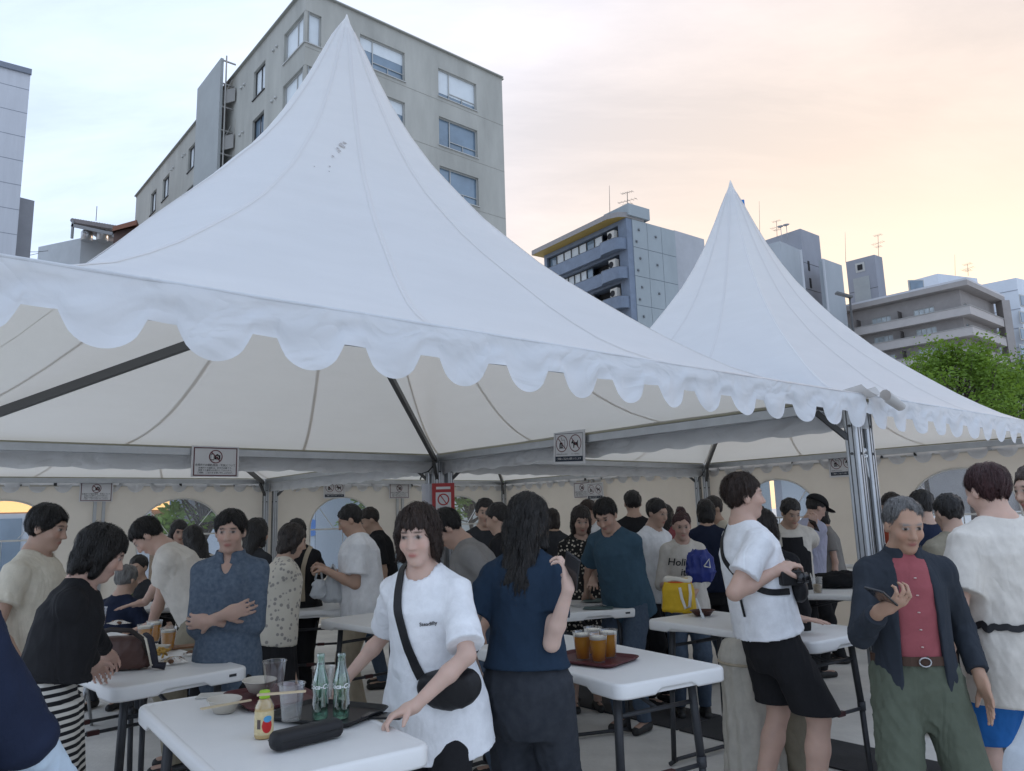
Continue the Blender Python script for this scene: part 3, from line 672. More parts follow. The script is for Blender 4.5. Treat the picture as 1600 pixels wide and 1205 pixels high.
# give the side wall its own material
bw = mb.build('wall', bluet, BB)
mb = MB(); mb.bar(Pf(.9, 0, -.05), Pf(.9, zt - .05, -.05), .04, .04)
nx = 3
for i in range(nx):
    for k, z0 in enumerate([0] + fl[::-1]):
        z1_ = (fl[::-1] + [zt])[k]; x0 = .75 + (LB - .8) * i / nx; x1 = .75 + (LB - .8) * (i + 1) / nx
        b2 = MB(); ex = (Pf(1, 0) - Pf(0, 0)); b2.box(Pf((x0 + x1) / 2, (z0 + z1_) / 2, -.03), (x1 - x0 - .05, .06, z1_ - z0 - .05), Matrix((ex, (Pf(0, 0, 1) - Pf(0, 0)), Vector((0, 0, 1)))).transposed()); b2.build('concrete_panel', conc, BB)
mb = MB()
for k, z0 in enumerate(fl):
    for x, dz in ((1.6, 1.9), (1.2, .6), (4.0, 1.6)): mb.lathe([(.11, -.1), (.11, .08), (.04, .14)], 8, c=Pf(x, z0 + dz, -.12))
mb.build('vent_cap', mat('vent_dark', (.16, .17, .18), .4, metal=.4), BB)
# balconies with rounded right end
for k, z0 in enumerate(fl):
    mb = MB(); outl = []; dep = 1.0
    for s_ in np.linspace(0.0, LD - 3.4, 8): outl.append((s_, -dep * .55))
    for q in np.linspace(0, 1, 6)[1:]: outl.append((LD - 3.4 + .8 * q, -dep * (.55 + .45 * sin(q * pi / 2))))
    for a in np.linspace(0, pi / 2, 6): outl.append((LD - 1.0 + .85 * sin(a), -dep * cos(a)))
    rows = [[Pl(s_, z0 - .35, d) for s_, d in outl], [Pl(s_, z0 + .95 - (.14 * max(0, (s_ - LD + 3.4) / 3.4)), d) for s_, d in outl], [Pl(s_, z0 + .95 - (.14 * max(0, (s_ - LD + 3.4) / 3.4)), d + .18) for s_, d in outl], [Pl(s_, z0 - .35, d + .18) for s_, d in outl]]
    mb.grid(rows + [rows[0]], smooth=False, flip=True)
    mb.add([Pl(s_, z0 - .3, d) for s_, d in outl] + [Pl(LD - .1, z0 - .3, 1.1), Pl(0, z0 - .3, 1.1)], [tuple(range(len(outl) + 2))])
    bo = mb.build('balcony', bluet, BB)
    mb = MB(); mb.grid([[Pl(s_, z0 + .97 - (.14 * max(0, (s_ - LD + 3.4) / 3.4)), d - .04) for s_, d in outl], [Pl(s_, z0 + .97 - (.14 * max(0, (s_ - LD + 3.4) / 3.4)), d + .22) for s_, d in outl]], smooth=False)
    mb.build('balcony_coping', mat('coping_pale', (.45, .46, .47), .7), bo)
    nw = 7; xa, xb = .55, LD - (5.6 if k else 3.9)
    for i in range(nw):
        x0 = xa + (xb - xa) * i / nw; x1 = xa + (xb - xa) * (i + 1) / nw
        window(BB, Pl, (x0, x1, z0 + .95, z0 + 2.42), .45 if k else .4, splits=(), fm=darkframe, gm=blind if (i * 7 + k * 3) % 5 else glassm, fw=.06)
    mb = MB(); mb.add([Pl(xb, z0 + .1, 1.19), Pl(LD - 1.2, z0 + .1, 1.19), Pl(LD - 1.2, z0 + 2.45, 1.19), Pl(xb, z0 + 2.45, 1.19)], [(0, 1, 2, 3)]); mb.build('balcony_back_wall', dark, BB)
    ac = empty('x') if False else None
    mb = MB(); ex = (Pl(1, 0) - Pl(0, 0)); Rm = Matrix((ex, (Pl(0, 0, 1) - Pl(0, 0)), Vector((0, 0, 1)))).transposed(); cpos = Pl(LD - 1.9, z0 + 1.5, -.15)
    mb.box(cpos, (.95, .5, 1.0), Rm); acb = mb.build('air_conditioner', mat('ac_white', (.5, .48, .44), .6), BB)
    mb = MB(); fc = cpos + Rm @ Vector((-.15, -.26, 0)); mb.tube([fc + Rm @ Vector((.3 * cos(a), 0, .3 * sin(a))) for a in np.linspace(0, 2 * pi, 17)], .03, 5); mb.cyl(fc, fc + Rm @ Vector((0, .02, 0)), .27, n=14); mb.build('fan_grille', dark, acb)
mb = MB()
rows = [[Pl(-.6, zt + h, -1.3), Pl(LD - 1.4, zt + h, -1.3), Pl(LD - .3, zt + h, -.75), Pl(LD + .05, zt + h, -.05), Pl(LD + .05, zt + h, 2.5), Pl(-.6, zt + h, 2.5)] for h in (0.02, .55)]
prism_rings(mb, rows, smooth=False, cap0=False); rs = mb.build('roof_slab', mat('slab_grey', (.27, .255, .25), .8, var=.08), BB)
mb = MB(); mb.add([p + Vector((0, 0, -.01)) for p in rows[0]], [(0, 1, 2, 3, 4, 5)]); mb.build('soffit', mat('soffit_yellow', (.36, .26, .08), .7), rs)
mb = MB(); pa = Pl(LD - 2.2, zt + .55, 2); 
mb.box(Pf(1.6, zt + .85, 1.5), (3.6, 3, 1.2), Matrix((ex, (Pl(0, 0, 1) - Pl(0, 0)), Vector((0, 0, 1)))).transposed()); mb.build('roof_hut', conc, BB)
def whip(par, x, y0, y1, Y, r=.035):
    mb = MB(); mb.tube([aty(x, y0, Y), aty(x - (y0 - y1) * .02, y1, Y)], [r, r * .5], 5); return mb.build('whip_mast', alud, par)
def yagi(par, x, y0, y1, Y, s_=1.0):
    mb = MB(); a = aty(x, y0, Y); b = aty(x - 1, y1, Y); mb.cyl(a, b, .035, n=5)
    for q, L in ((1.0, 1.5), (.62, 2.4), (.45, 1.2)):
        p = a.lerp(b, q); d = Vector((.85, .2, .28)) * L * s_ * .5
        mb.cyl(p - d, p + d, .022, n=4)
        for t in np.linspace(-.9, .9, 6): c = p + d * t; w_ = Vector((-.25, .5, .45)) * .45 * s_; mb.cyl(c - w_, c + w_, .014, n=4)
    return mb.build('antenna', alud, par)
whip(BB, 953, 338, 290, 74); yagi(BB, 981, 335, 301, 74)
block('rear_block', BB, mat('wall_block_white', (.38, .39, .41), .85, var=.06, vscale=.8), (1054, 360), (1100, 374), (1030, 362), 78)

# ---- blue advertising panel behind the second peak
bbp = empty('rooftop_sign', (0, 0, 0), 0, 'blue rooftop sign panel half hidden behind the second tent peak', 'sign')
mb = MB(); p0 = aty(1146, 313, 88); p1 = aty(1162, 314, 88); hgt = 5.6
mb.bar((p0 + p1) / 2 + Vector((0, 0, -hgt)), (p0 + p1) / 2, (p1 - p0).length, .5, up=Vector((0, 1, 0))); mb.build('panel', mat('sign_blue', (.02, .16, .45), .5), bbp)
V, Fc = text_mesh('店', 1.5, bold=.03); mb = MB(); mb.add([(p0.x + .6 + v[0], p0.y - .3, p0.z - 1.5 + v[1]) for v in V], Fc); rect2(mb, p0.x + .35, p0.z - .8, p1.x - .25, p0.z - .62, p0.y - .3); mb.build('lettering', mat('sign_lettering', (.7, .75, .8), .5), bbp)
mb = MB(); mb.bar(Vector((p0.x + .8, p0.y + .4, 0)), Vector((p0.x + .8, p0.y + .4, p0.z - hgt)), 1.2, 1.2); mb.build('support', conc, bbp)

# ---- grey stair towers
Z3 = lambda x, y: (1160 + x / 3.543, 300 + y / 3.543)
GT = empty('grey_tower', (0, 0, 0), 0, 'dark grey windowless tower with dishes right of the second tent peak', 'building')
gd = mat('wall_tower_grey', (.27, .28, .31), .85, var=.07, vscale=.5, stretch=(1, 1, .4)); gl = mat('wall_tower_pale', (.34, .365, .385), .8, var=.06, vscale=.5, stretch=(1, 1, .3))
slits = [(4.0 * 0 + .9, 1.35, 0, 0)]
o, Pf, Pl, A, B, D, z_ = block('wall', GT, gd, Z3(320, 203), Z3(425, 243), Z3(60, 290), 114)
sl = []
for (x, y) in ((367, 410), (377, 505)):
    s_, zz = vplane(A, B)(*Z3(x, y)); mb = MB(); mb.bar(Pf(s_, zz - .8, -.02), Pf(s_, zz + .8, -.02), .5, .08, up=(Pf(0, 0, 1) - Pf(0, 0))); mb.build('slit_window', dark, GT)
mb = MB()
for k in range(6): mb.bar(Pf(0, z_ - 5.5 - 4.3 * k, -.01), Pf((B - A).length, z_ - 5.5 - 4.3 * k, -.01), .02, .06)
mb.build('wall_joint', dark, o)
block('low_wing', GT, gl, Z3(208, 272), Z3(322, 322), Z3(100, 300), 108); block('side_wing', GT, gl, Z3(445, 368), Z3(550, 406), Z3(420, 378), 111)
mb = MB(); mb.cyl(g_(aty(*Z3(322, 322), 107.7), 0), aty(*Z3(322, 322), 107.7), .2, n=8); mb.cyl(g_(aty(*Z3(446, 372), 110.7), 0), aty(*Z3(446, 372), 110.7), .2, n=8); mb.build('downpipe', mat('pipe_pale', (.4, .41, .42), .5), GT)
whip(GT, Z3(97, 262)[0], Z3(0, 262)[1], Z3(0, 52)[1], 116); yagi(GT, *Z3(192, 250), Z3(0, 162)[1], 116, 1.1)
mb = MB()
for x, y in ((212, 195), (243, 186)):
    p = aty(*Z3(x, y), 115); mb.lathe([(.05, -.1), (.4, .0), (.55, .12)], 12, c=p); mb.cyl(p, p + Vector((0, 0, -2.4)), .05, n=5)
for v in range(len(mb.v)): pass
mb.build('satellite_dish', mat('dish', (.35, .35, .36), .5), GT)
GT2 = empty('stair_tower', (0, 0, 0), 0, 'slim grey rooftop tower with small square vent above the brown flats', 'building')
o, Pf, Pl, A, B, D, z_ = block('wall', GT2, gd, Z3(730, 347), Z3(773, 362), Z3(572, 388), 120)
for (x, y, w_, h_, m_) in ((652, 418, 1.5, 1.6, winframe), (664, 540, 2.6, 4.2, greypan), (652, 418, .8, .9, dark)):
    s_, zz = vplane(D, A)(*Z3(x, y)); mb = MB(); mb.bar(Pl(s_, zz - h_ / 2, -.02 if m_ is not dark else -.1), Pl(s_, zz + h_ / 2, -.02 if m_ is not dark else -.1), w_, .1, up=(Pl(0, 0, 1) - Pl(0, 0))); mb.build('vent_panel', m_, GT2)
mb = MB()
for k in range(4): mb.bar(Pl(0, z_ - 5.5 - 4.3 * k, -.01), Pl((D - A).length, z_ - 5.5 - 4.3 * k, -.01), .02, .06)
mb.build('wall_joint', dark, o)
whip(GT2, Z3(572, 388)[0], Z3(0, 390)[1], Z3(0, 222)[1], 122); yagi(GT2, *Z3(754, 355), Z3(0, 240)[1], 122, 1.2)

# ---- brown apartment block
AP = empty('apartment_block', (0, 0, 0), 0, 'brown apartment block with long wrap-around balconies above the trees', 'building')
brn = mat('wall_brown_tile', (.31, .285, .27), .75, var=.08, vscale=.8, bump=.2, bscale=8); brnl = mat('balcony_brown', (.42, .39, .37), .75, var=.06, vscale=.7)
A, B, D, zt = corners(Z3(1195, 500), Z3(1385, 585), Z3(470, 662), 106)
zt -= 1.07; A.z = B.z = D.z = zt
LD = (A - D).length; LB = (B - A).length; pit = 3.02
mb = MB(); lv = [zt - .9 - pit * (k + 1) for k in range(6)]
lre = []; nun = int(LD // 6.2)
for z0 in lv:
    for i in range(nun): lre.append((LD - 3.6 - i * 6.2 - 2.9, LD - 3.6 - i * 6.2, z0 + .2, z0 + 2.25))
fre = [(1.0, 2.1, z0 + .9, z0 + 2.1) for z0 in lv] + [(3.4, 4.5, z0 + .9, z0 + 2.1) for z0 in lv]
Pl = facade(mb, D, A, 0, zt, lre, .15); Pf = facade(mb, A, B, 0, zt, fre, .15); closebox(mb, A, B, D, zt)
aw = mb.build('wall', brn, AP)
bright = mat('window_bright', (.42, .46, .47), .12, spec=.8, var=.3, vscale=.9)
for r in lre: window(AP, Pl, r, .15, splits=(.25, .5, .75), gm=bright, fw=.09)
for r in fre: window(AP, Pf, r, .15, splits=(.5,), gm=glassm, fw=.09)
for k, z0 in enumerate(lv):
    mb = MB(); o_ = -1.5
    L1 = Pl(0, 0, o_); K = Pl(LD, 0, o_) + (Pf(0, 0, o_) - Pf(0, 0)); R1 = Pf(LB - 1.5, 0, o_); 
    g2 = lambda p, h: Vector((p.x, p.y, h))
    for p, q in ((L1, K), (K, R1)): mb.add([g2(p, z0 - .25), g2(q, z0 - .25), g2(q, z0 + .95), g2(p, z0 + .95)], [(0, 1, 2, 3)])
    mb.add([g2(L1, z0 - .25), g2(K, z0 - .25), g2(Pl(LD, 0, 0), z0 - .25), g2(Pl(0, 0, 0), z0 - .25)], [(0, 1, 2, 3)]); mb.add([g2(K, z0 - .25), g2(R1, z0 - .25), g2(Pf(LB - 1.5, 0), z0 - .25), g2(Pf(0, 0), z0 - .25)], [(0, 1, 2, 3)])
    bo = mb.build('balcony', brnl, AP)
    mb = MB(); mb.bar(g2(L1, z0 + 1.0), g2(K, z0 + 1.0), .2, .08); mb.bar(g2(K, z0 + 1.0), g2(R1, z0 + 1.0), .2, .08); mb.build('balcony_rail', mat('rail_pale', (.36, .35, .33), .6), bo)
    for i in range(nun):
        s_ = LD - 3.6 - i * 6.2 - 4.6; mb = MB(); mb.bar(Pl(s_, z0 + 1.2, -.05), Pl(s_, z0 + 1.2, -1.4), .08, 2.2); mb.build('balcony_divider', mat('divider', (.09, .08, .075), .7), AP)
mb = MB(); cc = [Pl(0, zt + .02, -1.6), Pl(LD, zt + .02, -1.6) + (Pf(0, 0, -1.6) - Pf(0, 0)), Pf(LB, zt + .02, -1.6), Pf(LB, zt + .02, 6), Pl(0, zt + .02, 6)]
prism_rings(mb, [[p for p in cc], [p + Vector((0, 0, .75)) for p in cc]], smooth=False); rs = mb.build('roof_slab', brn, AP)
mb = MB(); prism_rings(mb, [[p + Vector((0, 0, .76)) for p in cc], [p + Vector((0, 0, 1.05)) for p in cc]], smooth=False); mb.build('roof_edge', mat('edge_white', (.5, .5, .52), .6), rs)
mb = MB(); p = Pf(LB - .6, 0, -1.4); mb.bar(p, g2(p, zt), 1.6, 1.2); mb.build('corner_pier', brn, AP)
# ---- white buildings at the far right
WB = empty('white_building', (0, 0, 0), 0, 'white building with a low gable roof behind the brown flats', 'building')
whl = mat('wall_white_blue', (.60, .64, .69), .8, var=.05, vscale=.4)
block('wall', WB, whl, Z3(1080, 452), Z3(1300, 478), Z3(915, 497), 128)
s_ = aty(*Z3(962, 522), 126); mb = MB(); mb.box(s_, (2.6, .3, 2.2)); wn = mb.build('window', winframe, WB); mb = MB(); mb.box(s_ + Vector((0, -.2, 0)), (2.2, .1, 1.8)); mb.build('pane', glassm, wn)
whip(WB, Z3(1178, 460)[0], Z3(0, 462)[1], Z3(0, 346)[1], 130); yagi(WB, *Z3(1250, 465), Z3(0, 400)[1], 130, 1.3)
WB2 = empty('white_block', (0, 0, 0), 0, 'bluish white multi-storey block at the right edge behind the tree', 'building')
o, Pf, Pl, A, B, D, z_ = block('wall', WB2, whl, Z3(1515, 475), Z3(1700, 520), Z3(1290, 520), 118)
fx = vplane(A, B); 
for k in range(6):
    for j, x in enumerate((1556, 1640)):
        s_, zz = fx(*Z3(x, 605 + k * 92)); mb = MB(); Rm = Matrix(((Pf(1, 0) - Pf(0, 0)), (Pf(0, 0, 1) - Pf(0, 0)), Vector((0, 0, 1)))).transposed()
        mb.box(Pf(s_, zz, -.03), (2.4, .12, 2.0), Rm); wn = mb.build('window', winframe, WB2); mb = MB(); mb.box(Pf(s_, zz, -.12), (2.0, .08, 1.6), Rm); mb.build('pane', glassm, wn)
mb = MB()
for k in range(5): mb.bar(Pl(0, z_ - 2 - 3.1 * k, -.02), Pl((D - A).length, z_ - 2 - 3.1 * k, -.02), .05, .12)
mb.build('wall_joint', mat('joint_blue', (.3, .32, .36), .8), o)
# ---- street lamp
SL = empty('street_lamp', g_(aty(1328, 470, 48), 0), 0, 'dark street lamp with a flat head in front of the brown flats', 'street lamp')
hp = aty(1328, 462, 48); hh = hp.z
mb = MB(); mb.tube([(0, 0, 0), (0, 0, hh - 1), (0, 0, hh)], [.12, .08, .06], 8); mb.build('pole', alud, SL)
mb = MB(); mb.box((-.35, 0, hh + .05), (1.1, .35, .18), Matrix.Rotation(radians(18), 3, 'Y')); o = mb.build('lamp_head', mat('lamp_head', (.12, .12, .12), .5), SL); bevel(o, .05)
# ---- overhead wires at the left
for k, (a, b_) in enumerate((((-80, 352), (75, 392)), ((-80, 372), (60, 396)))):
    A_ = aty(*a, 40); B_ = aty(*b_, 52); mb = MB(); mb.tube([A_.lerp(B_, t) - Vector((0, 0, .6 * 4 * t * (1 - t))) for t in np.linspace(0, 1, 9)], .02, 5)
    tag(mb.build('overhead_wire', mat('wire', (.02, .02, .02), .6)), ['upper thin black overhead wire crossing the left tower', 'lower thin black overhead wire crossing the left tower'][k], 'wire', 'overhead wires')

# ================================================================== TREES
def leafmat(name, c): return mat(name, c, .6, trans=.35, trcol=(c[0] * 1.7, c[1] * 1.6, c[2] * .8), var=.35, vscale=1.2, spec=.3)
bark = mat('bark', (.07, .055, .045), .9, var=.2, vscale=6)
def tree(base, height, crown_r, crown_z, label, lm, nleaf=5200, leaf=.13, seed=1, group='trees around the tents', name='broadleaf_tree', ntw=46):
    rg_ = random.Random(seed); T = empty(name, base, 0, label, 'tree', group)
    mb = MB(); mb.tube([(0, 0, 0), (.05, 0, crown_z * .5), (0, .08, crown_z), (.1, 0, height * .8)], [.02 * height, .016 * height, .012 * height, .004 * height], 8); tips = []
    for k in range(ntw):
        a = rg_.uniform(0, 2 * pi); el = rg_.uniform(-.15, 1.25); rr = crown_r * rg_.uniform(.45, 1.0)
        s0 = Vector((0, 0, crown_z * rg_.uniform(.7, 1.15))); tip = Vector((cos(a) * cos(el) * rr, sin(a) * cos(el) * rr, crown_z + sin(el) * (height - crown_z) * rg_.uniform(.75, 1.0)))
        mid = s0.lerp(tip, .5) + Vector((rg_.uniform(-.2, .2), rg_.uniform(-.2, .2), rg_.uniform(-.1, .35))); mb.tube([s0, mid, tip], [.007 * height, .004 * height, .0015 * height], 5); tips.append((tip, mid))
    mb.build('trunk', bark, T)
    mb = MB(); per = nleaf // len(tips)
    for tip, mid in tips:
        cr = crown_r * rg_.uniform(.13, .26)
        for q in range(per):
            c = (mid.lerp(tip, rg_.uniform(.3, 1.15)) + Vector((rg_.gauss(0, .5), rg_.gauss(0, .5), rg_.gauss(0, .3))) * cr)
            x = Vector((rg_.gauss(0, 1), rg_.gauss(0, 1), rg_.gauss(0, .5))).normalized(); y = x.orthogonal().normalized(); y = (Matrix.Rotation(rg_.uniform(0, 6.28), 3, x) @ y)
            s_ = leaf * rg_.uniform(.6, 1.3)
            mb.add([c - x * s_, c + y * s_ * .45, c + x * s_, c - y * s_ * .45], [(0, 1, 2, 3)])
    mb.build('crown', lm, T); return T
lf1 = leafmat('leaf_bright', (.13, .215, .035)); lf2 = leafmat('leaf_mid', (.085, .15, .03)); lf3 = leafmat('leaf_dark', (.04, .075, .028))
def gpt(x, Y): p = aty(x, hor(x), Y); return Vector((p.x, p.y, 0))
tree(gpt(1520, 27), 7.4, 2.8, 4.6, 'bright green broadleaf tree at the right above the second tent slope', lf1, 15000, .075, 3, ntw=44)
tree(gpt(1605, 30), 7.2, 2.7, 4.2, 'darker green tree cut by the right picture edge', lf2, 13000, .08, 5, ntw=44)
tree(gpt(1450, 33), 6.2, 2.0, 4.2, 'small green tree at the left foot of the bright one', lf2, 9000, .085, 8)
tree(gpt(318, 15.5), 3.2, 1.3, 1.5, 'leafy tree seen through the arched window behind the denim shirt', lf1, 4200, .09, 11)
tree(gpt(600, 20), 3.4, 1.2, 1.6, 'pale leafy tree outside the arched window behind the carrier bags', lf1, 2600, .09, 13)
tree(gpt(735, 21), 3.6, 1.4, 1.7, 'leafy tree outside the rear arched window beside the red notice', lf1, 3000, .10, 15)
# ---- shops seen through the clear windows
SH = empty('lit_shop', g_(gpt(10, 15.5), 0), radians(35), 'low shop with a warm lit fascia seen through the leftmost tent window', 'building')
mb = MB(); mb.box((0, 2, 1.7), (6, 4, 3.4)); mb.build('wall', mat('shop_wall', (.30, .20, .12), .8), SH)
mb = MB(); mb.box((0, -.06, 2.15), (6, .12, .55)); mb.build('fascia', mat('shop_fascia', (.55, .33, .14), .5, emis=(1, .55, .2, .55)), SH)
for k in range(3):
    mb = MB(); mb.box((-1.9 + 1.9 * k, -.05, 1.0), (1.5, .08, 1.7)); dr = mb.build('shop_window', mat('shop_white', (.5, .52, .55), .3), SH)
    mb = MB(); mb.box((-1.9 + 1.9 * k, -.1, 1.0), (.5, .06, 1.5)); mb.build('pane', glassm, dr)
SB = empty('blue_shed', g_(gpt(270, 24), 0), radians(30), 'pale blue low building with one orange lamp outside the left tent windows', 'building')
mb = MB(); mb.box((0, 2, 2.2), (9, 4, 4.4)); mb.build('wall', mat('shed_blue', (.22, .33, .48), .7, var=.1), SB)
mb = MB(); mb.box((0, -.2, 2.0), (9, .5, .12)); mb.build('canopy', winframe, SB)
mb = MB(); mb.lathe([(.02, -.1), (.1, -.04), (.1, .06), (.03, .1)], 10, c=(1.2, -.3, 1.8)); mb.build('wall_lamp', mat('lamp_orange', (.9, .4, .1), .5, emis=(1, .4, .1, 6)), SB)
SC = empty('pale_kiosk', g_(gpt(520, 21), 0), radians(36), 'pale kiosk with a round blue mark outside the window behind the carrier bags', 'building')
mb = MB(); mb.box((0, 1.5, 1.8), (7, 3, 3.6)); mb.build('wall', mat('kiosk_white', (.55, .60, .66), .6, var=.06), SC)
mb = MB(); mb.lathe([(.22, 0), (.22, .02)], 20, c=(0, 0, 0)); rdx = mb.build('round_mark', mat('mark_blue', (.05, .2, .55), .5), SC); rdx.location = (-.6, -.02, 1.35); rdx.rotation_euler = (radians(90), 0, 0)
for k in range(3):
    mb = MB(); mb.box((-2 + 2.1 * k, -.03, 1.2), (1.2, .06, 2.2)); mb.build('shutter', mat('shutter', (.38, .42, .47), .5), SC)
# ================================================================== IMPLICIT MODELLING (people, soft goods)
class Sdf:
    """collects primitives, then meshes them on a grid with surface nets"""
    def __init__(s, h): s.h = h; s.p = []; s.lo = np.array([9e9] * 3); s.hi = -s.lo
    def put(s, lo, hi, fn, k, op='u', grow=True):
        lo = np.array(lo, float); hi = np.array(hi, float); s.p.append((lo - k - 2.5 * s.h, hi + k + 2.5 * s.h, fn, k, op))
        if op == 'u' and grow: s.lo = np.minimum(s.lo, lo); s.hi = np.maximum(s.hi, hi)
    def cone(s, a, b, ra, rb, k=.01, op='u', flat=False):
        a = np.array(a, float); b = np.array(b, float); d = b - a; L2 = max(float(d @ d), 1e-9); L = L2 ** .5
        def fn(X, Y, Z):
            t = ((X - a[0]) * d[0] + (Y - a[1]) * d[1] + (Z - a[2]) * d[2]) / L2
            tc_ = np.clip(t, 0, 1) if not flat else t
            dx = X - a[0] - tc_ * d[0]; dy = Y - a[1] - tc_ * d[1]; dz = Z - a[2] - tc_ * d[2]
            q = np.sqrt(dx * dx + dy * dy + dz * dz) - (ra + (rb - ra) * np.clip(t, 0, 1))
            if flat: q = np.maximum(q, np.maximum((t - 1) * L, -t * L))
            return q
        r = max(ra, rb); s.put(np.minimum(a, b) - r, np.maximum(a, b) + r, fn, k, op); return s
    def ell(s, c, r, R=None, k=.01, op='u'):
        c = np.array(c, float); r = np.array(r, float); R = np.eye(3) if R is None else np.array(R, float)
        def fn(X, Y, Z):
            x = X - c[0]; y = Y - c[1]; z = Z - c[2]
            q = [(R[0, i] * x + R[1, i] * y + R[2, i] * z) / r[i] for i in range(3)]
            k0 = np.sqrt(q[0] ** 2 + q[1] ** 2 + q[2] ** 2) + 1e-9; k1 = np.sqrt((q[0] / r[0]) ** 2 + (q[1] / r[1]) ** 2 + (q[2] / r[2]) ** 2) + 1e-9
            return k0 * (k0 - 1) / k1
        e = np.sqrt((R ** 2) @ (r ** 2)); s.put(c - e, c + e, fn, k, op); return s
    def loft(s, o, R, zs, aa, bb, cy=None, k=.02, op='u', n=2.0, fold=None):
        """elliptic tube along local z; R columns = local axes"""
        o = np.array(o, float); R = np.array(R, float); zs = np.array(zs, float); cy = np.zeros(len(zs)) if cy is None else np.array(cy)
        def fn(X, Y, Z):
            x = X - o[0]; y = Y - o[1]; z = Z - o[2]
            q = [R[0, i] * x + R[1, i] * y + R[2, i] * z for i in range(3)]
            a = np.interp(q[2], zs, aa); b = np.interp(q[2], zs, bb); yy = q[1] - np.interp(q[2], zs, cy)
            if fold is not None:
                f = 1 + fold[0] * np.interp(q[2], zs, fold[3]) * np.sin(fold[1] * np.arctan2(yy / bb[0], q[0] / aa[0]) + fold[2] + 3 * q[2]); a = a * f; b = b * f
            e = np.sqrt((q[0] / a) ** 2 + (yy / b) ** 2 + 1e-12) if n == 2.0 else ((np.abs(q[0]) / a) ** n + (np.abs(yy) / b) ** n) ** (1 / n)
            d = (e - 1) * np.minimum(a, b)
            return np.maximum(d, np.maximum(q[2] - zs[-1], zs[0] - q[2]))
        m = max(max(aa), max(bb)) * 1.2 + abs(cy).max(); P = []
        for sx in (-m, m):
            for sy in (-m, m):
                for z in (zs[0], zs[-1]): P.append(o + R @ np.array([sx, sy, z]))
        P = np.array(P); s.put(P.min(0), P.max(0), fn, k, op); return s
    def half(s, p, nrm, k=.01):
        """keep the side the normal points away from"""
        p = np.array(p, float); nrm = np.array(nrm, float); nrm /= np.linalg.norm(nrm)
        s.p.append((np.array([-99.] * 3), np.array([99.] * 3), lambda X, Y, Z: -((X - p[0]) * nrm[0] + (Y - p[1]) * nrm[1] + (Z - p[2]) * nrm[2]), k, 's')); return s
    def custom(s, fn, lo=None, hi=None, k=.01, op='s'):
        s.p.append((np.array(lo if lo is not None else [-99.] * 3), np.array(hi if hi is not None else [99.] * 3), fn, k, op)); return s
    def mesh(s, noise=None, relax=0):
        h = s.h; lo = s.lo - 3 * h; n = np.ceil((s.hi + 3 * h - lo) / h).astype(int) + 1
        ax = [(lo[i] + h * np.arange(n[i])).astype(np.float32) for i in range(3)]
        D = np.full(n, .5, np.float32)
        done = noise is None
        for (a, b, fn, k, op) in sorted(s.p, key=lambda q: q[4] == 's') if noise is not None else s.p:
            if op == 's' and not done:
                done = True; I = np.nonzero(np.abs(D) < noise[0] * 3 + 2 * h); P = [ax[j][I[j]] for j in range(3)]; D[I] += noise[1](*P).astype(np.float32)
            i0 = np.maximum(0, np.floor((a - lo) / h).astype(int)); i1 = np.minimum(n, np.ceil((b - lo) / h).astype(int) + 1)
            if (i1 <= i0).any(): continue
            sl = tuple(slice(i0[j], i1[j]) for j in range(3))
            d = fn(ax[0][sl[0]][:, None, None], ax[1][sl[1]][None, :, None], ax[2][sl[2]][None, None, :]).astype(np.float32); c = D[sl]
            if op == 'u':
                t = np.maximum(k - np.abs(c - d), 0) / k if k > 0 else 0; D[sl] = np.minimum(c, d) - t * t * k * .25
            else:
                d = -d; t = np.maximum(k - np.abs(c - d), 0) / k if k > 0 else 0; D[sl] = np.maximum(c, d) + t * t * k * .25
        if not done:
            I = np.nonzero(np.abs(D) < noise[0] * 3 + 2 * h); P = [ax[j][I[j]] for j in range(3)]; D[I] += noise[1](*P).astype(np.float32)
        return surface_nets(D, lo, h, relax)
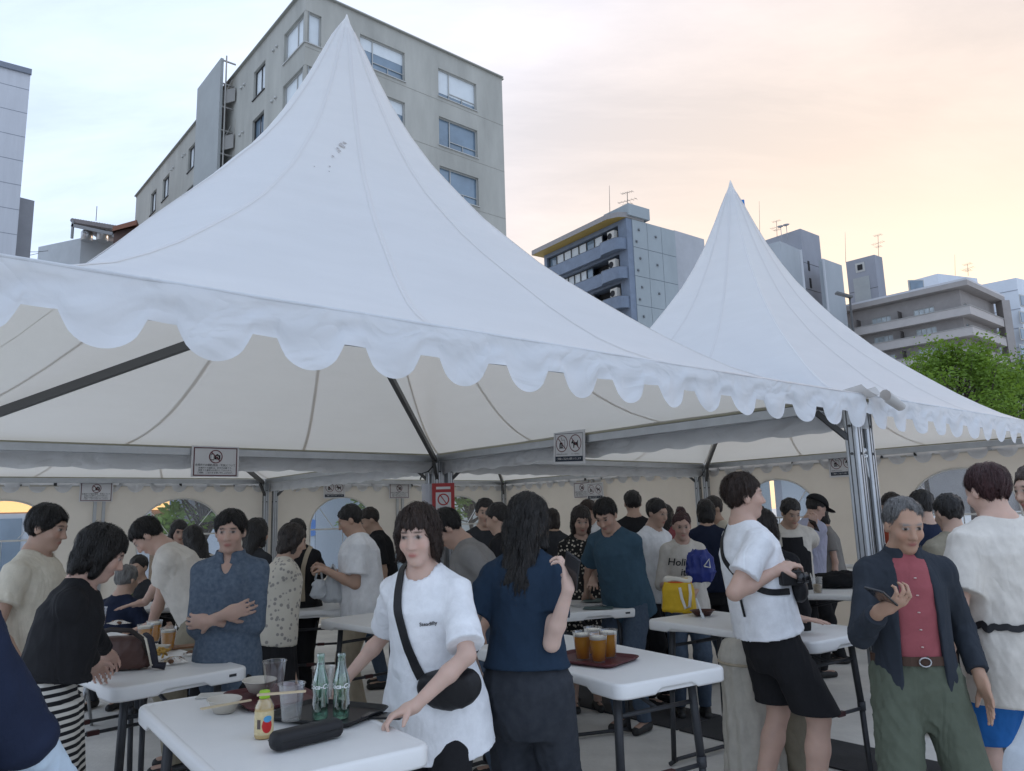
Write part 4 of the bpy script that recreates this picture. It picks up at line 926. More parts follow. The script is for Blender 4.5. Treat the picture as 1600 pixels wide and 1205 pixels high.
def surface_nets(D, lo, h, relax=0):
    S = D < 0
    c = [S[dx:D.shape[0] - 1 + dx, dy:D.shape[1] - 1 + dy, dz:D.shape[2] - 1 + dz] for dx in (0, 1) for dy in (0, 1) for dz in (0, 1)]
    allin = c[0].copy(); anyin = c[0].copy()
    for q in c[1:]: allin &= q; anyin |= q
    act = anyin & ~allin; I = np.array(np.nonzero(act)); nv = I.shape[1]
    idx = np.full(act.shape, -1, np.int64); idx[act] = np.arange(nv)
    acc = np.zeros((nv, 3)); cnt = np.zeros(nv)
    val = {}
    for dx in (0, 1):
        for dy in (0, 1):
            for dz in (0, 1): val[dx, dy, dz] = D[I[0] + dx, I[1] + dy, I[2] + dz].astype(np.float64)
    for a in val:
        for j in range(3):
            if a[j]: continue
            b = list(a); b[j] = 1; b = tuple(b); va, vb = val[a], val[b]; m_ = (va < 0) != (vb < 0)
            t = va[m_] / (va[m_] - vb[m_]); p = np.repeat(np.array(a, float)[None], m_.sum(), 0); p[:, j] += t; acc[m_] += p; cnt[m_] += 1
    V = lo + h * (I.T + acc / cnt[:, None])
    Q = []
    for j in range(3):
        o1, o2 = [(1, 2), (2, 0), (0, 1)][j]
        n0 = list(D.shape); a = [slice(None)] * 3; b = [slice(None)] * 3; a[j] = slice(0, -1); b[j] = slice(1, None)
        sa = S[tuple(a)]; sb = S[tuple(b)]; X = np.array(np.nonzero(sa != sb)); ok = (X[o1] > 0) & (X[o2] > 0) & (X[o1] < D.shape[o1] - 1) & (X[o2] < D.shape[o2] - 1); X = X[:, ok]
        fl = sa[X[0], X[1], X[2]]
        def at(d1, d2):
            Y = X.copy(); Y[o1] -= d1; Y[o2] -= d2; return idx[Y[0], Y[1], Y[2]]
        q = np.stack([at(1, 1), at(0, 1), at(0, 0), at(1, 0)], 1); q[~fl] = q[~fl][:, ::-1]; Q.append(q)
    Q = np.concatenate(Q)
    if relax:
        for _ in range(relax):
            ac = np.zeros_like(V); ct = np.zeros(len(V))
            for k in range(4):
                i, jn = Q[:, k], Q[:, (k + 1) % 4]; np.add.at(ac, i, V[jn]); np.add.at(ac, jn, V[i]); np.add.at(ct, i, 1); np.add.at(ct, jn, 1)
            V = V * .5 + .5 * ac / np.maximum(ct, 1)[:, None]
    return V, Q
def np_mesh(name, V, Q):
    me = bpy.data.meshes.new(name); me.vertices.add(len(V)); me.vertices.foreach_set('co', V.astype(np.float32).ravel())
    me.loops.add(Q.size); me.loops.foreach_set('vertex_index', Q.astype(np.int32).ravel())
    me.polygons.add(len(Q)); me.polygons.foreach_set('loop_start', np.arange(0, Q.size, 4, dtype=np.int32)); me.polygons.foreach_set('loop_total', np.full(len(Q), 4, np.int32))
    me.polygons.foreach_set('use_smooth', np.ones(len(Q), bool)); me.update(calc_edges=True); me.validate(); return me
def folds(seed, amp, wl=.10, stretch=.45, calm=()):
    """cloth fold relief: a few crossed, bent wave trains"""
    r = np.random.RandomState(seed); W = []
    for i in range(6):
        d = r.normal(size=3); d[2] *= stretch * .6; d /= np.linalg.norm(d); W.append((d * 2 * pi / (wl * r.uniform(.7, 2.0)), r.uniform(0, 6.28), r.uniform(.4, 1)))
    d0 = r.normal(size=3) * 5; d1 = r.normal(size=3) * 6
    def fn(X, Y, Z):
        w_ = 1.1 * np.sin(X * d0[0] + Y * d0[1] + Z * d0[2]) ; w2 = 1.1 * np.sin(X * d1[0] + Y * d1[1] + Z * d1[2] + 1); t = 0; q = 0
        for i, (d, p, a) in enumerate(W):
            s_ = np.sin(X * d[0] + Y * d[1] + Z * d[2] + p + (w_ if i % 2 else w2) * 1.6); t = t + a * (1 - np.abs(s_)) ** 2; q += a * .38
        r_ = (q - t) * amp * (.55 + .45 * w2 / 1.1 * w_ / 1.1)
        for (c, ax_, rad, wid) in calm:      # keep hems and cuffs clean
            x = X - c[0]; y = Y - c[1]; z = Z - c[2]; d_ = np.abs(x * ax_[0] + y * ax_[1] + z * ax_[2]); m_ = np.clip(d_ / wid, 0, 1)
            if rad: m_ = np.where(x * x + y * y + z * z < rad * rad, m_, 1)
            r_ = r_ * m_
        return r_
    return (amp * 2.5, fn)

# ------------------------------------------------------------------ people
def skinmat(name, c):
    if name in MATS: return MATS[name]
    M = mat(name, c, .50, sub=.12, spec=.35, bump=.12, bscale=180, bdist=.002); t = M.node_tree; b = t.nodes['Principled BSDF']
    at = N('ShaderNodeAttribute', t, attribute_name='tint'); nz = N('ShaderNodeTexNoise', t); nz.inputs['Scale'].default_value = 14; t.links.new(t.nodes[M['vec']].outputs[0], nz.inputs['Vector'])
    mr = N('ShaderNodeMapRange', t); mr.inputs['To Min'].default_value = .84; mr.inputs['To Max'].default_value = 1.12; t.links.new(nz.outputs['Fac'], mr.inputs['Value'])
    mx = N('ShaderNodeVectorMath', t, operation='SCALE'); t.links.new(at.outputs['Color'], mx.inputs[0]); t.links.new(mr.outputs[0], mx.inputs['Scale'])
    t.links.new(mx.outputs[0], b.inputs['Base Color']); return M
SKIN = skinmat('skin', (.5, .33, .25))
def hairmat(name, c):
    return mat(name, c, .42, var=.4, vscale=60, stretch=(1, 1, .12), bump=1.0, bscale=150, bdist=.014, spec=.45)
HAIR = {'black': hairmat('hair_black', (.013, .011, .010)), 'brown': hairmat('hair_brown', (.035, .020, .014)), 'grey': hairmat('hair_grey', (.16, .155, .15)), 'reddish': hairmat('hair_reddish', (.05, .018, .018)), 'dark': hairmat('hair_dark', (.022, .015, .012))}
eyem = mat('eye', (.6, .58, .56), .2, spec=.5); irism = mat('iris', (.02, .012, .01), .15, spec=.5)
def v3(*a): return np.array(a, float)
def rotx(a): c, s = cos(a), sin(a); return np.array([[1, 0, 0], [0, c, -s], [0, s, c]])
def roty(a): c, s = cos(a), sin(a); return np.array([[c, 0, s], [0, 1, 0], [-s, 0, c]])
def rotz(a): c, s = cos(a), sin(a); return np.array([[c, -s, 0], [s, c, 0], [0, 0, 1]])
def ik(a, b, l1, l2, hint):
    d = b - a; L = np.linalg.norm(d); L = min(max(L, abs(l1 - l2) + .01), (l1 + l2) * .998); u = d / np.linalg.norm(d); b = a + u * L
    x = (l1 * l1 - l2 * l2 + L * L) / (2 * L); hgt = math.sqrt(max(l1 * l1 - x * x, 0)); hv = np.array(hint, float); hv = hv - u * (hv @ u); hv /= np.linalg.norm(hv) + 1e-9
    return a + u * x + hv * hgt, b
def hand(S, W, d, nrm, side, pose, k, fem, vox):
    """W wrist, d pointing, nrm palm normal, side +1 right -1 left"""
    d = d / np.linalg.norm(d); nrm = nrm - d * (nrm @ d); nrm /= np.linalg.norm(nrm) + 1e-9
    ac = np.cross(d, nrm) * side * -1.0   # towards the thumb
    q = k * (.92 if fem else 1.0); R = np.stack([ac, d, nrm], 1)
    S.ell(W + d * .048 * q, (.041 * q, .056 * q, .0165 * q), R, k=.012)
    S.cone(W, W + d * .03 * q, .024 * q, .027 * q, k=.012)
    curl = {'flat': (.10, .12, .10), 'relax': (.45, .5, .35), 'grip': (1.1, 1.2, .7), 'hold': (.55, .95, .6), 'spread': (.12, .22, .15)}[pose]
    lens = [(.040, .026, .020), (.045, .029, .022), (.041, .027, .021), (.032, .021, .018)]
    rr = .0088 * q if vox < .009 else .0108 * q
    for i in range(4):
        off = (.030, .010, -.011, -.030)[i] * q; sp = (.10, .03, -.05, -.13)[i] * (1.6 if pose in ('flat', 'spread') else .8)
        p = W + d * (.090, .096, .092, .082)[i] * q + ac * off; ang = 0.0
        for j in range(3):
            ang += curl[j]; dd = d * cos(ang) + nrm * sin(ang) + ac * sp * cos(ang); dd /= np.linalg.norm(dd); e = p + dd * lens[i][j] * q
            S.cone(p, e, rr * (1 - .09 * j), rr * (.93 - .1 * j), k=.004 if j else .008); p = e
    tb = W + d * .028 * q + ac * .030 * q; td = d * .62 + ac * (.62 if pose != 'grip' else .35) + nrm * (.30 if pose in ('flat', 'spread') else .55); td /= np.linalg.norm(td)
    e = tb + td * .042 * q; S.cone(tb, e, .0135 * q, .0115 * q, k=.012)
    td2 = td * .8 + d * .35 + nrm * (.05 if pose in ('flat', 'spread') else .45); td2 /= np.linalg.norm(td2); S.cone(e, e + td2 * .032 * q, .0108 * q, .0085 * q, k=.004)
PEOPLE = {}
def person(key, label, x, Y, H, face, fem=False, lean=0, side=0, twist=0, head=(8, 0, 0), armR=None, armL=None, feet=None, pelvis=None, seat=False,
           skin=(.50, .335, .255), hair=('short', 'black'), top=None, bottom=None, shoes='dark', vox=.0105, extra=None, fat=1.0, xy=None, eyes=None, group='people standing at the tables'):
    """x: picture column of the feet, Y: metres ahead, face: heading in degrees (0 right, 90 away, -90 to the camera)"""
    k = H / 1.70
    base = Vector((xy[0], xy[1], 0)) if xy is not None else gpt(x, Y)
    rz = radians(face - 90); root = empty('person', base, rz, label, 'person', group)
    Ri = rotz(-rz); B0_ = np.array(base)
    loc = lambda p: Ri @ (np.array(p, float) - B0_)
    pz = .93 * k if pelvis is None else pelvis[2]; P = v3(0, 0, pz) if pelvis is None else np.array(pelvis, float)
    RT = rotx(-radians(lean)) @ roty(radians(side)) @ rotz(radians(twist)); RP = rotx(-radians(lean) * .45) @ roty(radians(side) * .5) @ rotz(radians(twist) * .4)
    tp = lambda x_, y_, z_: P + RT @ (v3(x_, y_, z_ - .95) * k)
    sw = (.121 if fem else .140) * (.5 + .5 * fat)
    neckb = tp(0, -.012, 1.415); hb = tp(0, .0, 1.47)
    Rh = RT @ rotz(radians(head[1])) @ rotx(-radians(head[0] - lean * .55)) @ roty(radians(head[2]))
    hs = k * .93; hc = hb + Rh @ (v3(0, .018, .098) * k); hp = lambda a, b, c: hc + Rh @ (v3(a, b, c) * hs)
    S = Sdf(vox)
    # --- torso
    f_ = fat
    zs = np.array([.74, .80, .90, 1.0, 1.10, 1.2, 1.30, 1.37, 1.42, 1.455]) - .95
    if fem: aa = [.10, .155, .168, .150, .122, .126, .132, .116, .070, .045]; bb = [.07, .10, .112, .098, .085, .095, .105, .085, .06, .045]
    else: aa = [.10, .150, .158, .148, .138, .146, .152, .132, .080, .050]; bb = [.07, .10, .110, .102, .098, .106, .112, .095, .065, .05]
    aa = np.array(aa) * f_ * .91; bb = np.array(bb) * f_
    S.loft(P, RT, zs * k, aa * k, bb * k, k=.03)
    S.cone(neckb, hb + Rh @ (v3(0, .0, .03) * k), .056 * k * (.88 if fem else 1), .050 * k * (.88 if fem else 1), k=.03)
    # --- legs
    HW = .085 * k * f_; ft = feet or ((.095, 0.0, 0), (-.095, 0.0, 0))     # right, left: x, y, yaw deg
    legs = []
    for s_, (fx_, fy_, fyaw) in zip((1, -1), ft):
        hip = P + RP @ v3(s_ * HW, 0, -.03 * k); ank = v3(fx_, fy_, .085 * k); kn, ank = ik(hip, ank, .425 * k, .425 * k, rotz(radians(fyaw)) @ v3(s_ * .03, 1, .0))
        legs.append((hip, kn, ank, radians(fyaw)))
        S.cone(hip, kn, .082 * k * f_, .052 * k, k=.03); S.cone(kn + (ank - kn) * .0, kn + (ank - kn) * .32, .050 * k, .054 * k, k=.02); S.cone(kn + (ank - kn) * .3, ank, .054 * k, .034 * k, k=.02)
        Rf = rotz(radians(fyaw)); S.cone(ank + Rf @ v3(0, -.03, -.04 * k), ank + Rf @ v3(0, .12, -.05 * k), .036 * k, .028 * k, k=.02)
    # --- arms
    arms = []
    for s_, A_ in ((1, armR), (-1, armL)):
        A_ = A_ or {}
        sh = tp(s_ * (sw + .010), -.005, 1.352); l1, l2 = .283 * k, .245 * k
        if 'w' in A_: tgt = loc(A_['w'])
        elif 'l' in A_: tgt = np.array(A_['l'], float) * k
        else: tgt = sh + RT @ (v3(s_ * .045, .04, -.52) * k)
        hint = np.array(A_.get('el', (s_ * .5, -1, -.35)), float); el, wr_ = ik(sh, tgt, l1, l2, hint); arms.append((sh, el, wr_))
        m_ = (.86 if fem else 1.0) * k * (.4 + .6 * f_)
        S.cone(tp(s_ * .03, -.01, 1.425), sh, .040 * m_, .046 * m_, k=.04)
        S.cone(sh, el, .046 * m_, .037 * m_, k=.02); S.cone(el, el + (wr_ - el) * .35, .036 * m_, .0375 * m_, k=.015); S.cone(el + (wr_ - el) * .35, wr_, .0375 * m_, .0245 * m_, k=.015)
        fd = (wr_ - el) / np.linalg.norm(wr_ - el); hd = np.array(A_['d'], float) if 'd' in A_ else fd
        if 'dw' in A_: hd = Ri @ np.array(A_['dw'], float)
        pn = np.array(A_['n'], float) if 'n' in A_ else v3(-s_, 0, -.2)
        hand(S, wr_, hd, pn, s_, A_.get('hand', 'relax'), k, fem, vox)
    # --- head
    def E_(c, r, kk=.012, op='u'): S.ell(hp(*c), np.array(r) * hs, Rh, k=kk, op=op)
    E_((0, -.012, .022), (.074, .093, .092), .02); E_((0, .022, -.048), (.056, .066, .072), .03); E_((0, .062, -.100), (.026, .022, .018), .025)
    E_((0, .074, .022), (.046, .018, .013), .02)
    for s_ in (-1, 1):
        E_((s_ * .034, .060, -.032), (.026, .026, .024), .02); E_((s_ * .0755, -.008, -.012), (.011, .021, .031), .008)
        E_((s_ * .031, .101, .004), (.017, .014, .010), .010, 's')
        E_((s_ * .031, .078, .003), (.0145, .013, .010), .004)
    S.cone(hp(0, .088, .006), hp(0, .106, -.034), .0075 * hs, .0125 * hs, k=.012); E_((.011, .096, -.038), (.009, .010, .007), .008); E_((-.011, .096, -.038), (.009, .010, .007), .008)
    E_((0, .086, -.064), (.021, .010, .0055), .006); E_((0, .084, -.073), (.018, .010, .006), .006)
    V, Q = S.mesh(); me = np_mesh('body', V, Q)
    # skin tint per vertex: lips, cheeks, brows, eyes
    L = (V - hc) @ Rh / hs; T = np.tile(np.array(skin), (len(V), 1))
    def blend(w_, c): 
        nonlocal T
        w_ = np.clip(w_, 0, 1)[:, None]; T = T * (1 - w_) + np.array(c) * w_
    gs = lambda c, r: np.exp(-(((L - np.array(c)) / np.array(r)) ** 2).sum(1))
    blend(.55 * (gs((.036, .075, -.03), (.02, .03, .018)) + gs((-.036, .075, -.03), (.02, .03, .018))), np.array(skin) * np.array([1.05, .80, .76]))
    blend(1.3 * gs((0, .09, -.068), (.019, .02, .0085)), np.array([.36, .13, .11]) * (skin[0] / .5))
    hcx = {'black': (.015, .012, .011), 'brown': (.05, .03, .02), 'grey': (.2, .19, .18), 'reddish': (.05, .025, .02), 'dark': (.03, .02, .015)}[hair[1]]
    for s_ in (-1, 1):
        blend(1.5 * gs((s_ * .033, .086, .024), (.020, .02, .0042)), hcx)
        blend(2.2 * gs((s_ * .031, .090, .004), (.0145, .012, .0046)), (.40, .37, .35)); blend(2.6 * gs((s_ * .031, .092, .004), (.0062, .014, .0060)), (.012, .009, .008)); blend(1.4 * gs((s_ * .031, .09, .0105), (.016, .014, .0022)), (.02, .014, .012))
    ca = me.color_attributes.new('tint', 'FLOAT_COLOR', 'POINT'); ca.data.foreach_set('color', np.concatenate([T, np.ones((len(V), 1))], 1).astype(np.float32).ravel())
    link('body', me, SKIN, root)
    # --- hair
    if hair[0]:
        hv = max(vox * .9, .006); G = Sdf(hv); kind = hair[0]
        thick = {'short': .009, 'crop': .005, 'bob': .012, 'long': .011, 'bun': .008, 'tail': .009, 'cap': .007, 'thin': .004}[kind]
        def EG(c, r, kk=.02, op='u'): G.ell(hp(*c), np.array(r) * hs, Rh, k=kk, op=op)
        EG((0, -.016, .026), (.074 + thick, .094 + thick, .092 + thick)); EG((0, -.026, .046), (.068 + thick, .072 + thick, .060 + thick))
        yk = [-.13, -.06, -.02, .02, .05, .075, .12]
        zc = {'short': [-.085, -.07, -.035, -.005, .03, .055, .07], 'crop': [-.07, -.05, -.01, .03, .065, .085, .09], 'thin': [-.07, -.05, -.01, .03, .075, .10, .11], 'bob': [-.13, -.13, -.12, -.10, -.02, .035, .045], 'long': [-.2, -.2, -.16, -.12, -.02, .038, .05], 'bun': [-.07, -.06, -.03, .01, .05, .07, .08], 'tail': [-.08, -.07, -.03, .005, .04, .055, .065], 'cap': [-.085, -.07, -.035, -.0, .03, .055, .07]}[kind]
        if kind in ('bob', 'long'):
            for s_ in (-1, 1): G.cone(hp(s_ * .068, .012, .0), hp(s_ * .070, .022, -.105), .024 * hs, .022 * hs, k=.03)
            EG((0, -.045, -.06), (.080, .060, .085), .03)
        if kind == 'long':
            ln = hair[2] if len(hair) > 2 else .34
            a0 = hp(0, -.05, -.05); dn = v3(0, 0, -1); b_ = hp(0, -.075, -.12); b0 = b_ + (dn * .5 + RT @ v3(0, -.12, -.5)) * .0
            c0 = b_ + RT @ (v3(0, -.02, -ln * .55) * k) if lean < 35 else b_ + v3(0, .05, -ln * .55) * k
            d0 = c0 + (RT @ (v3(0, .0, -ln * .5) * k) if lean < 35 else v3(0, .03, -ln * .5) * k)
            for s_ in (-.5, 0, .5):
                o_ = Rh @ v3(s_ * .062 * k, 0, 0); G.cone(a0 + o_, c0 + o_ * .9, .052 * hs, .045 * hs, k=.03); G.cone(c0 + o_ * .9, d0 + o_ * .7, .045 * hs, .022 * hs, k=.03)
        if kind == 'bun': EG((0, -.055, .125), (.042, .042, .038), .012)
        if kind == 'tail':
            G.cone(hp(0, -.10, .02), hp(0, -.135, -.06), .026 * hs, .034 * hs, k=.01); G.cone(hp(0, -.135, -.06), hp(0, -.12, -.19), .034 * hs, .012 * hs, k=.02)
        Rhs = Rh / hs
        def cut(X, Y, Z):
            x = X - hc[0]; y = Y - hc[1]; z = Z - hc[2]; q = [Rhs[0, i] * x + Rhs[1, i] * y + Rhs[2, i] * z for i in range(3)]
            return (q[2] - np.interp(q[1] + .012 * np.sin(q[0] * 70 + len(key)), yk, zc) - .006 * np.sin(q[0] * 190 + 2 * np.sin(q[0] * 60))) * hs
        if kind == 'long': G.custom(lambda X, Y, Z: np.where(RH1(X, Y, Z) < .035 * hs, .5, cut(X, Y, Z)), k=.004, op='s')
        else: G.custom(cut, k=.004, op='s')
        def strands(X, Y, Z):
            x = X - hc[0]; y = Y - hc[1]; z = Z - hc[2]; q0 = Rh[0, 0] * x + Rh[1, 0] * y + Rh[2, 0] * z; q1 = Rh[0, 1] * x + Rh[1, 1] * y + Rh[2, 1] * z; q2 = Rh[0, 2] * x + Rh[1, 2] * y + Rh[2, 2] * z
            an = np.arctan2(q0, q1 + .02); return .0040 * np.sin(an * 17 + q2 * 25 + 2.5 * np.sin(an * 7)) + .0026 * np.sin(an * 41 - q2 * 40) + .002 * np.sin(q2 * 70 + an * 5)
        def RH1(X, Y, Z):
            x = X - hc[0]; y = Y - hc[1]; z = Z - hc[2]; return (Rh[0, 1] * x + Rh[1, 1] * y + Rh[2, 1] * z)
        Vh, Qh = G.mesh((.006, strands)); ho = link('hair', np_mesh('hair', Vh, Qh), HAIR[hair[1]], root)
        if vox < .0092:      # fine strands combed over the hair mass
            tr_ = bvh(ho); rs = random.Random(len(key)); cr_ = Vector([float(q) for q in hp(0, -.035, .13)]); mbs = MB(); nst = 1500 if kind not in ('thin', 'crop') else 900
            for _ in range(nst):
                i_ = rs.randrange(len(Vh)); p_ = Vector([float(q) for q in Vh[i_]]); h0 = tr_.find_nearest(p_)
                rows = []; lift = rs.uniform(.0008, .0045) * (2.0 if rs.random() < .08 else 1); wd = rs.uniform(.0006, .0012); jit = Vector((rs.gauss(0, .25), rs.gauss(0, .25), rs.gauss(0, .15)))
                for st in range(rs.randint(4, 9)):
                    q_, n__, _i, _d = tr_.find_nearest(p_)
                    fl = (q_ - cr_); fl = fl.normalized() * .55 + Vector((0, 0, -.75)) + jit; fl = (fl - n__ * fl.dot(n__))
                    if fl.length < 1e-4: break
                    fl.normalize(); sd_ = fl.cross(n__) * wd; c__ = q_ + n__ * lift * (1 + .12 * st); rows.append([c__ - sd_, c__ + sd_]); p_ = q_ + fl * .013
                if len(rows) > 2: mbs.grid(rows)
            mbs.build('hair_strands', HAIR[hair[1]], root)['kind'] = 'stuff'
    # --- lower garment
    seed = sum(ord(c) for c in key)
    bt = bottom or dict(kind='trousers', m=MATS['cloth_black'])
    G = Sdf(vox); e = bt.get('ease', .016) * k; kd = bt['kind']; wz = (bt.get('waist', 1.03) - .95) * k
    a_ = np.interp(np.array([.80, .90, 1.0, 1.1]) - .95, zs, aa) * k + e; b__ = np.interp(np.array([.80, .90, 1.0, 1.1]) - .95, zs, bb) * k + e
    G.loft(P, RP, np.array([-.23 * k, -.15 * k, -.05 * k, min(.05 * k, wz - .01), wz]), np.concatenate([[a_[0] * .72], a_]), np.concatenate([[b__[0] * .8], b__]), k=.03)
    hem = bt.get('hem', .07) * k
    if kd in ('trousers', 'shorts', 'wide'):
        for (hip, kn, ank, fy) in legs:
            w1 = bt.get('w', {'trousers': .062, 'shorts': .088, 'wide': .105}[kd]) * k * (.3 + .7 * f_)
            G.cone(hip, kn, .085 * k * f_ + e, w1 + (.012 if kd == 'trousers' else .004), k=.03)
            if kd != 'shorts': G.cone(kn, ank + v3(0, 0, -.03 * k), w1 + .012, w1 * (.82 if kd == 'trousers' else 1.0), k=.03)
            elif hem < kn[2]: G.cone(kn, kn + (ank - kn) * .3, w1, w1, k=.03)
        G.half((0, 0, hem), (0, 0, -1), .006)
        am = {'trousers': .0045, 'shorts': .005, 'wide': .007}[kd]
    else:   # skirt
        zz = np.linspace(hem, P[2] + .0, 7); tt = (P[2] - zz) / (P[2] - hem); fl_ = bt.get('flare', .06) * k
        G.loft((P[0], P[1], 0), np.eye(3), zz, (aa[2] * k + e + .018 + fl_ * tt), (bb[2] * k + e + .012 + fl_ * tt * 1.1), k=.04, fold=(.07, 9, seed, tt)); am = .004
    Vb, Qb = G.mesh(folds(seed + 5, am * bt.get('fold', 1.0), .09, .3, [(v3(0, 0, hem), v3(0, 0, 1), 0, .03)])); link({'trousers': 'trousers', 'wide': 'trousers', 'shorts': 'shorts', 'skirt': 'skirt'}[kd], np_mesh('lower', Vb, Qb), bt['m'], root)
    # --- upper garment
    tpn = top or dict(m=MATS['cloth_white'])
    e = tpn.get('ease', .028) * k; hemz = tpn.get('hem', .84); G = Sdf(vox)
    zt_ = np.array([hemz, .92, 1.02, 1.12, 1.22, 1.30, 1.37, 1.41, 1.435 + tpn.get('collar', 0)]); zt_[1] = max(zt_[1], hemz + .02)
    ia = np.interp(zt_ - .95, zs, aa); ib = np.interp(zt_ - .95, zs, bb)
    for i in range(1, 6): ia[6 - i] = max(ia[6 - i], ia[5] * (.96 if not tpn.get('fit') else .86)); ib[6 - i] = max(ib[6 - i], ib[5] * (.97 if not tpn.get('fit') else .88))
    ia[0] = max(ia[0], ia[1]); ib[0] = max(ib[0], ib[1])
    ea = np.array([1.25, 1.2, 1.1, 1, .9, .75, .45, .22, .15]) * e + .006; fl_ = tpn.get('flare', 0.0); ea[0] += fl_; ea[1] += fl_ * .6; ea[2] += fl_ * .3
    G.loft(P, RT, (zt_ - .95) * k, (ia + ea / k) * k, (ib + ea / k) * k, k=.02)
    calm = [(P + RT @ v3(0, 0, (hemz - .95) * k), RT[:, 2], 0, .03), (tp(0, 0, 1.43), RT[:, 2], .13, .05)]
    sl = tpn.get('sleeve', .55); lo_ = tpn.get('loose', .020)
    for s_, (sh, el, wr_) in zip((1, -1), arms):
        m_ = (.86 if fem else 1.0) * k * (.4 + .6 * f_); a0 = tp(s_ * .03, -.01, 1.420)
        G.cone(a0, sh, .044 * m_, .052 * m_ + lo_ * .25, k=.04)
        if sl <= 1:
            en = sh + (el - sh) * sl; G.cone(sh - (el - sh) * .02, en, .052 * m_ + lo_ * .35, .043 * m_ + lo_ * 1.2, k=.03, flat=True); calm.append((en, (el - sh) / np.linalg.norm(el - sh), .12, .03))
        else:
            G.cone(sh, el, .052 * m_ + lo_ * .4, .043 * m_ + lo_ * .5, k=.03); en = el + (wr_ - el) * min(1, sl - 1); G.cone(el, en, .043 * m_ + lo_ * .5, .033 * m_ + lo_ * .5, k=.02, flat=True); calm.append((en, (wr_ - el) / np.linalg.norm(wr_ - el), .09, .03))
    G.cone(hb + RT @ (v3(0, .03, .02) * k), tp(0, .02, 1.40), .064 * k, .052 * k, k=.006, op='s') if not tpn.get('collar') else G.cone(hb + RT @ (v3(0, .05, .01) * k), tp(0, .12, 1.33), .058 * k, .012 * k, k=.006, op='s')
    if tpn.get('open'):    # jacket worn open at the front
        w_ = tpn['open']; RTi = RT
        def opn(X, Y, Z):
            x = X - P[0]; y = Y - P[1]; z = Z - P[2]; q = [RTi[0, i] * x + RTi[1, i] * y + RTi[2, i] * z for i in range(3)]
            ww = np.interp(q[2], [-.25 * k, .0, .25 * k, .44 * k, .5 * k], [w_ * 1.25, w_ * 1.1, w_ * 1.0, w_ * .8, w_ * .7]); return np.maximum(np.abs(q[0] - tpn.get('opx', 0)) - ww * k, -q[1] + .02)
        G.custom(opn, k=.01)
    Vt, Qt = G.mesh(folds(seed, tpn.get('fold', .0055) * .75, tpn.get('wl', .11), .6, calm))
    to = link(tpn.get('name', 'shirt'), np_mesh('upper', Vt, Qt), tpn['m'], root)
    if tpn.get('collar'):
        G = Sdf(max(.006, vox * .9)); Ro = RT @ rotx(radians(-8)); oc = tp(0, -.004, 1.405)
        G.loft(oc, Ro, np.array([0, .02, .045, .062]) * k, np.array([.098, .088, .078, .074]) * k, np.array([.090, .080, .074, .070]) * k, k=.006); G.loft(oc, Ro, np.array([-.02, .02, .045, .08]) * k, np.array([.080, .072, .066, .064]) * k, np.array([.072, .066, .062, .060]) * k, k=.004, op='s')
        G.cone(oc + Ro @ (v3(0, .10, .075) * k), oc + Ro @ (v3(0, .10, -.02) * k), .050 * k, .022 * k, k=.004, op='s')
        Vc, Qc = G.mesh(); link('collar', np_mesh('collar', Vc, Qc), tpn['m'], root)
    inn = tpn.get('inner')
    if inn:
        G = Sdf(vox); ea2 = e * .25; zi = zt_.copy(); zi[0] = max(.97, hemz)
        zi = np.array([inn.get('hem', .99), 1.05, 1.12, 1.22, 1.30, 1.37, 1.41, 1.45]); ja = np.interp(zi - .95, zs, aa) + .012; jb = np.interp(zi - .95, zs, bb) + .014
        ja = np.maximum(ja, np.where(zi < 1.3, ja.max() * .9, 0)); jb = np.maximum(jb, np.where(zi < 1.3, jb.max() * .95, 0))
        G.loft(P, RT, (zi - .95) * k, ja * k, jb * k, k=.02); Vi, Qi = G.mesh(folds(seed + 9, .003, .08)); link('inner_shirt', np_mesh('inner', Vi, Qi), inn['m'], root)
    # --- shoes
    sm = {'dark': 'shoe_dark', 'white': 'shoe_white', 'sandal': 'shoe_brown'}[shoes]
    for (hip, kn, ank, fy) in legs:
        G = Sdf(max(vox, .009)); Rf = rotz(fy); c_ = ank.copy(); 
        G.ell(c_ + Rf @ v3(0, -.025, -.045 * k), (.040, .055, .042), Rf, k=.02); G.cone(c_ + Rf @ v3(0, -.01, -.05 * k), c_ + Rf @ v3(0, .13, -.058 * k), .042, .032, k=.02); G.half((0, 0, .004), (0, 0, -1), .004)
        Vs, Qs = G.mesh(); link('shoe', np_mesh('shoe', Vs, Qs), MATS[sm], root)
    info = dict(root=root, shirt=to, P=P, RT=RT, k=k, arms=arms, hc=hc, Rh=Rh, tp=tp, hp=hp, legs=legs, base=base, rz=rz)
    PEOPLE[key] = info
    return info
def bvh(o):
    me = o.data; return BVHTree.FromPolygons([v.co for v in me.vertices], [p.vertices for p in me.polygons])
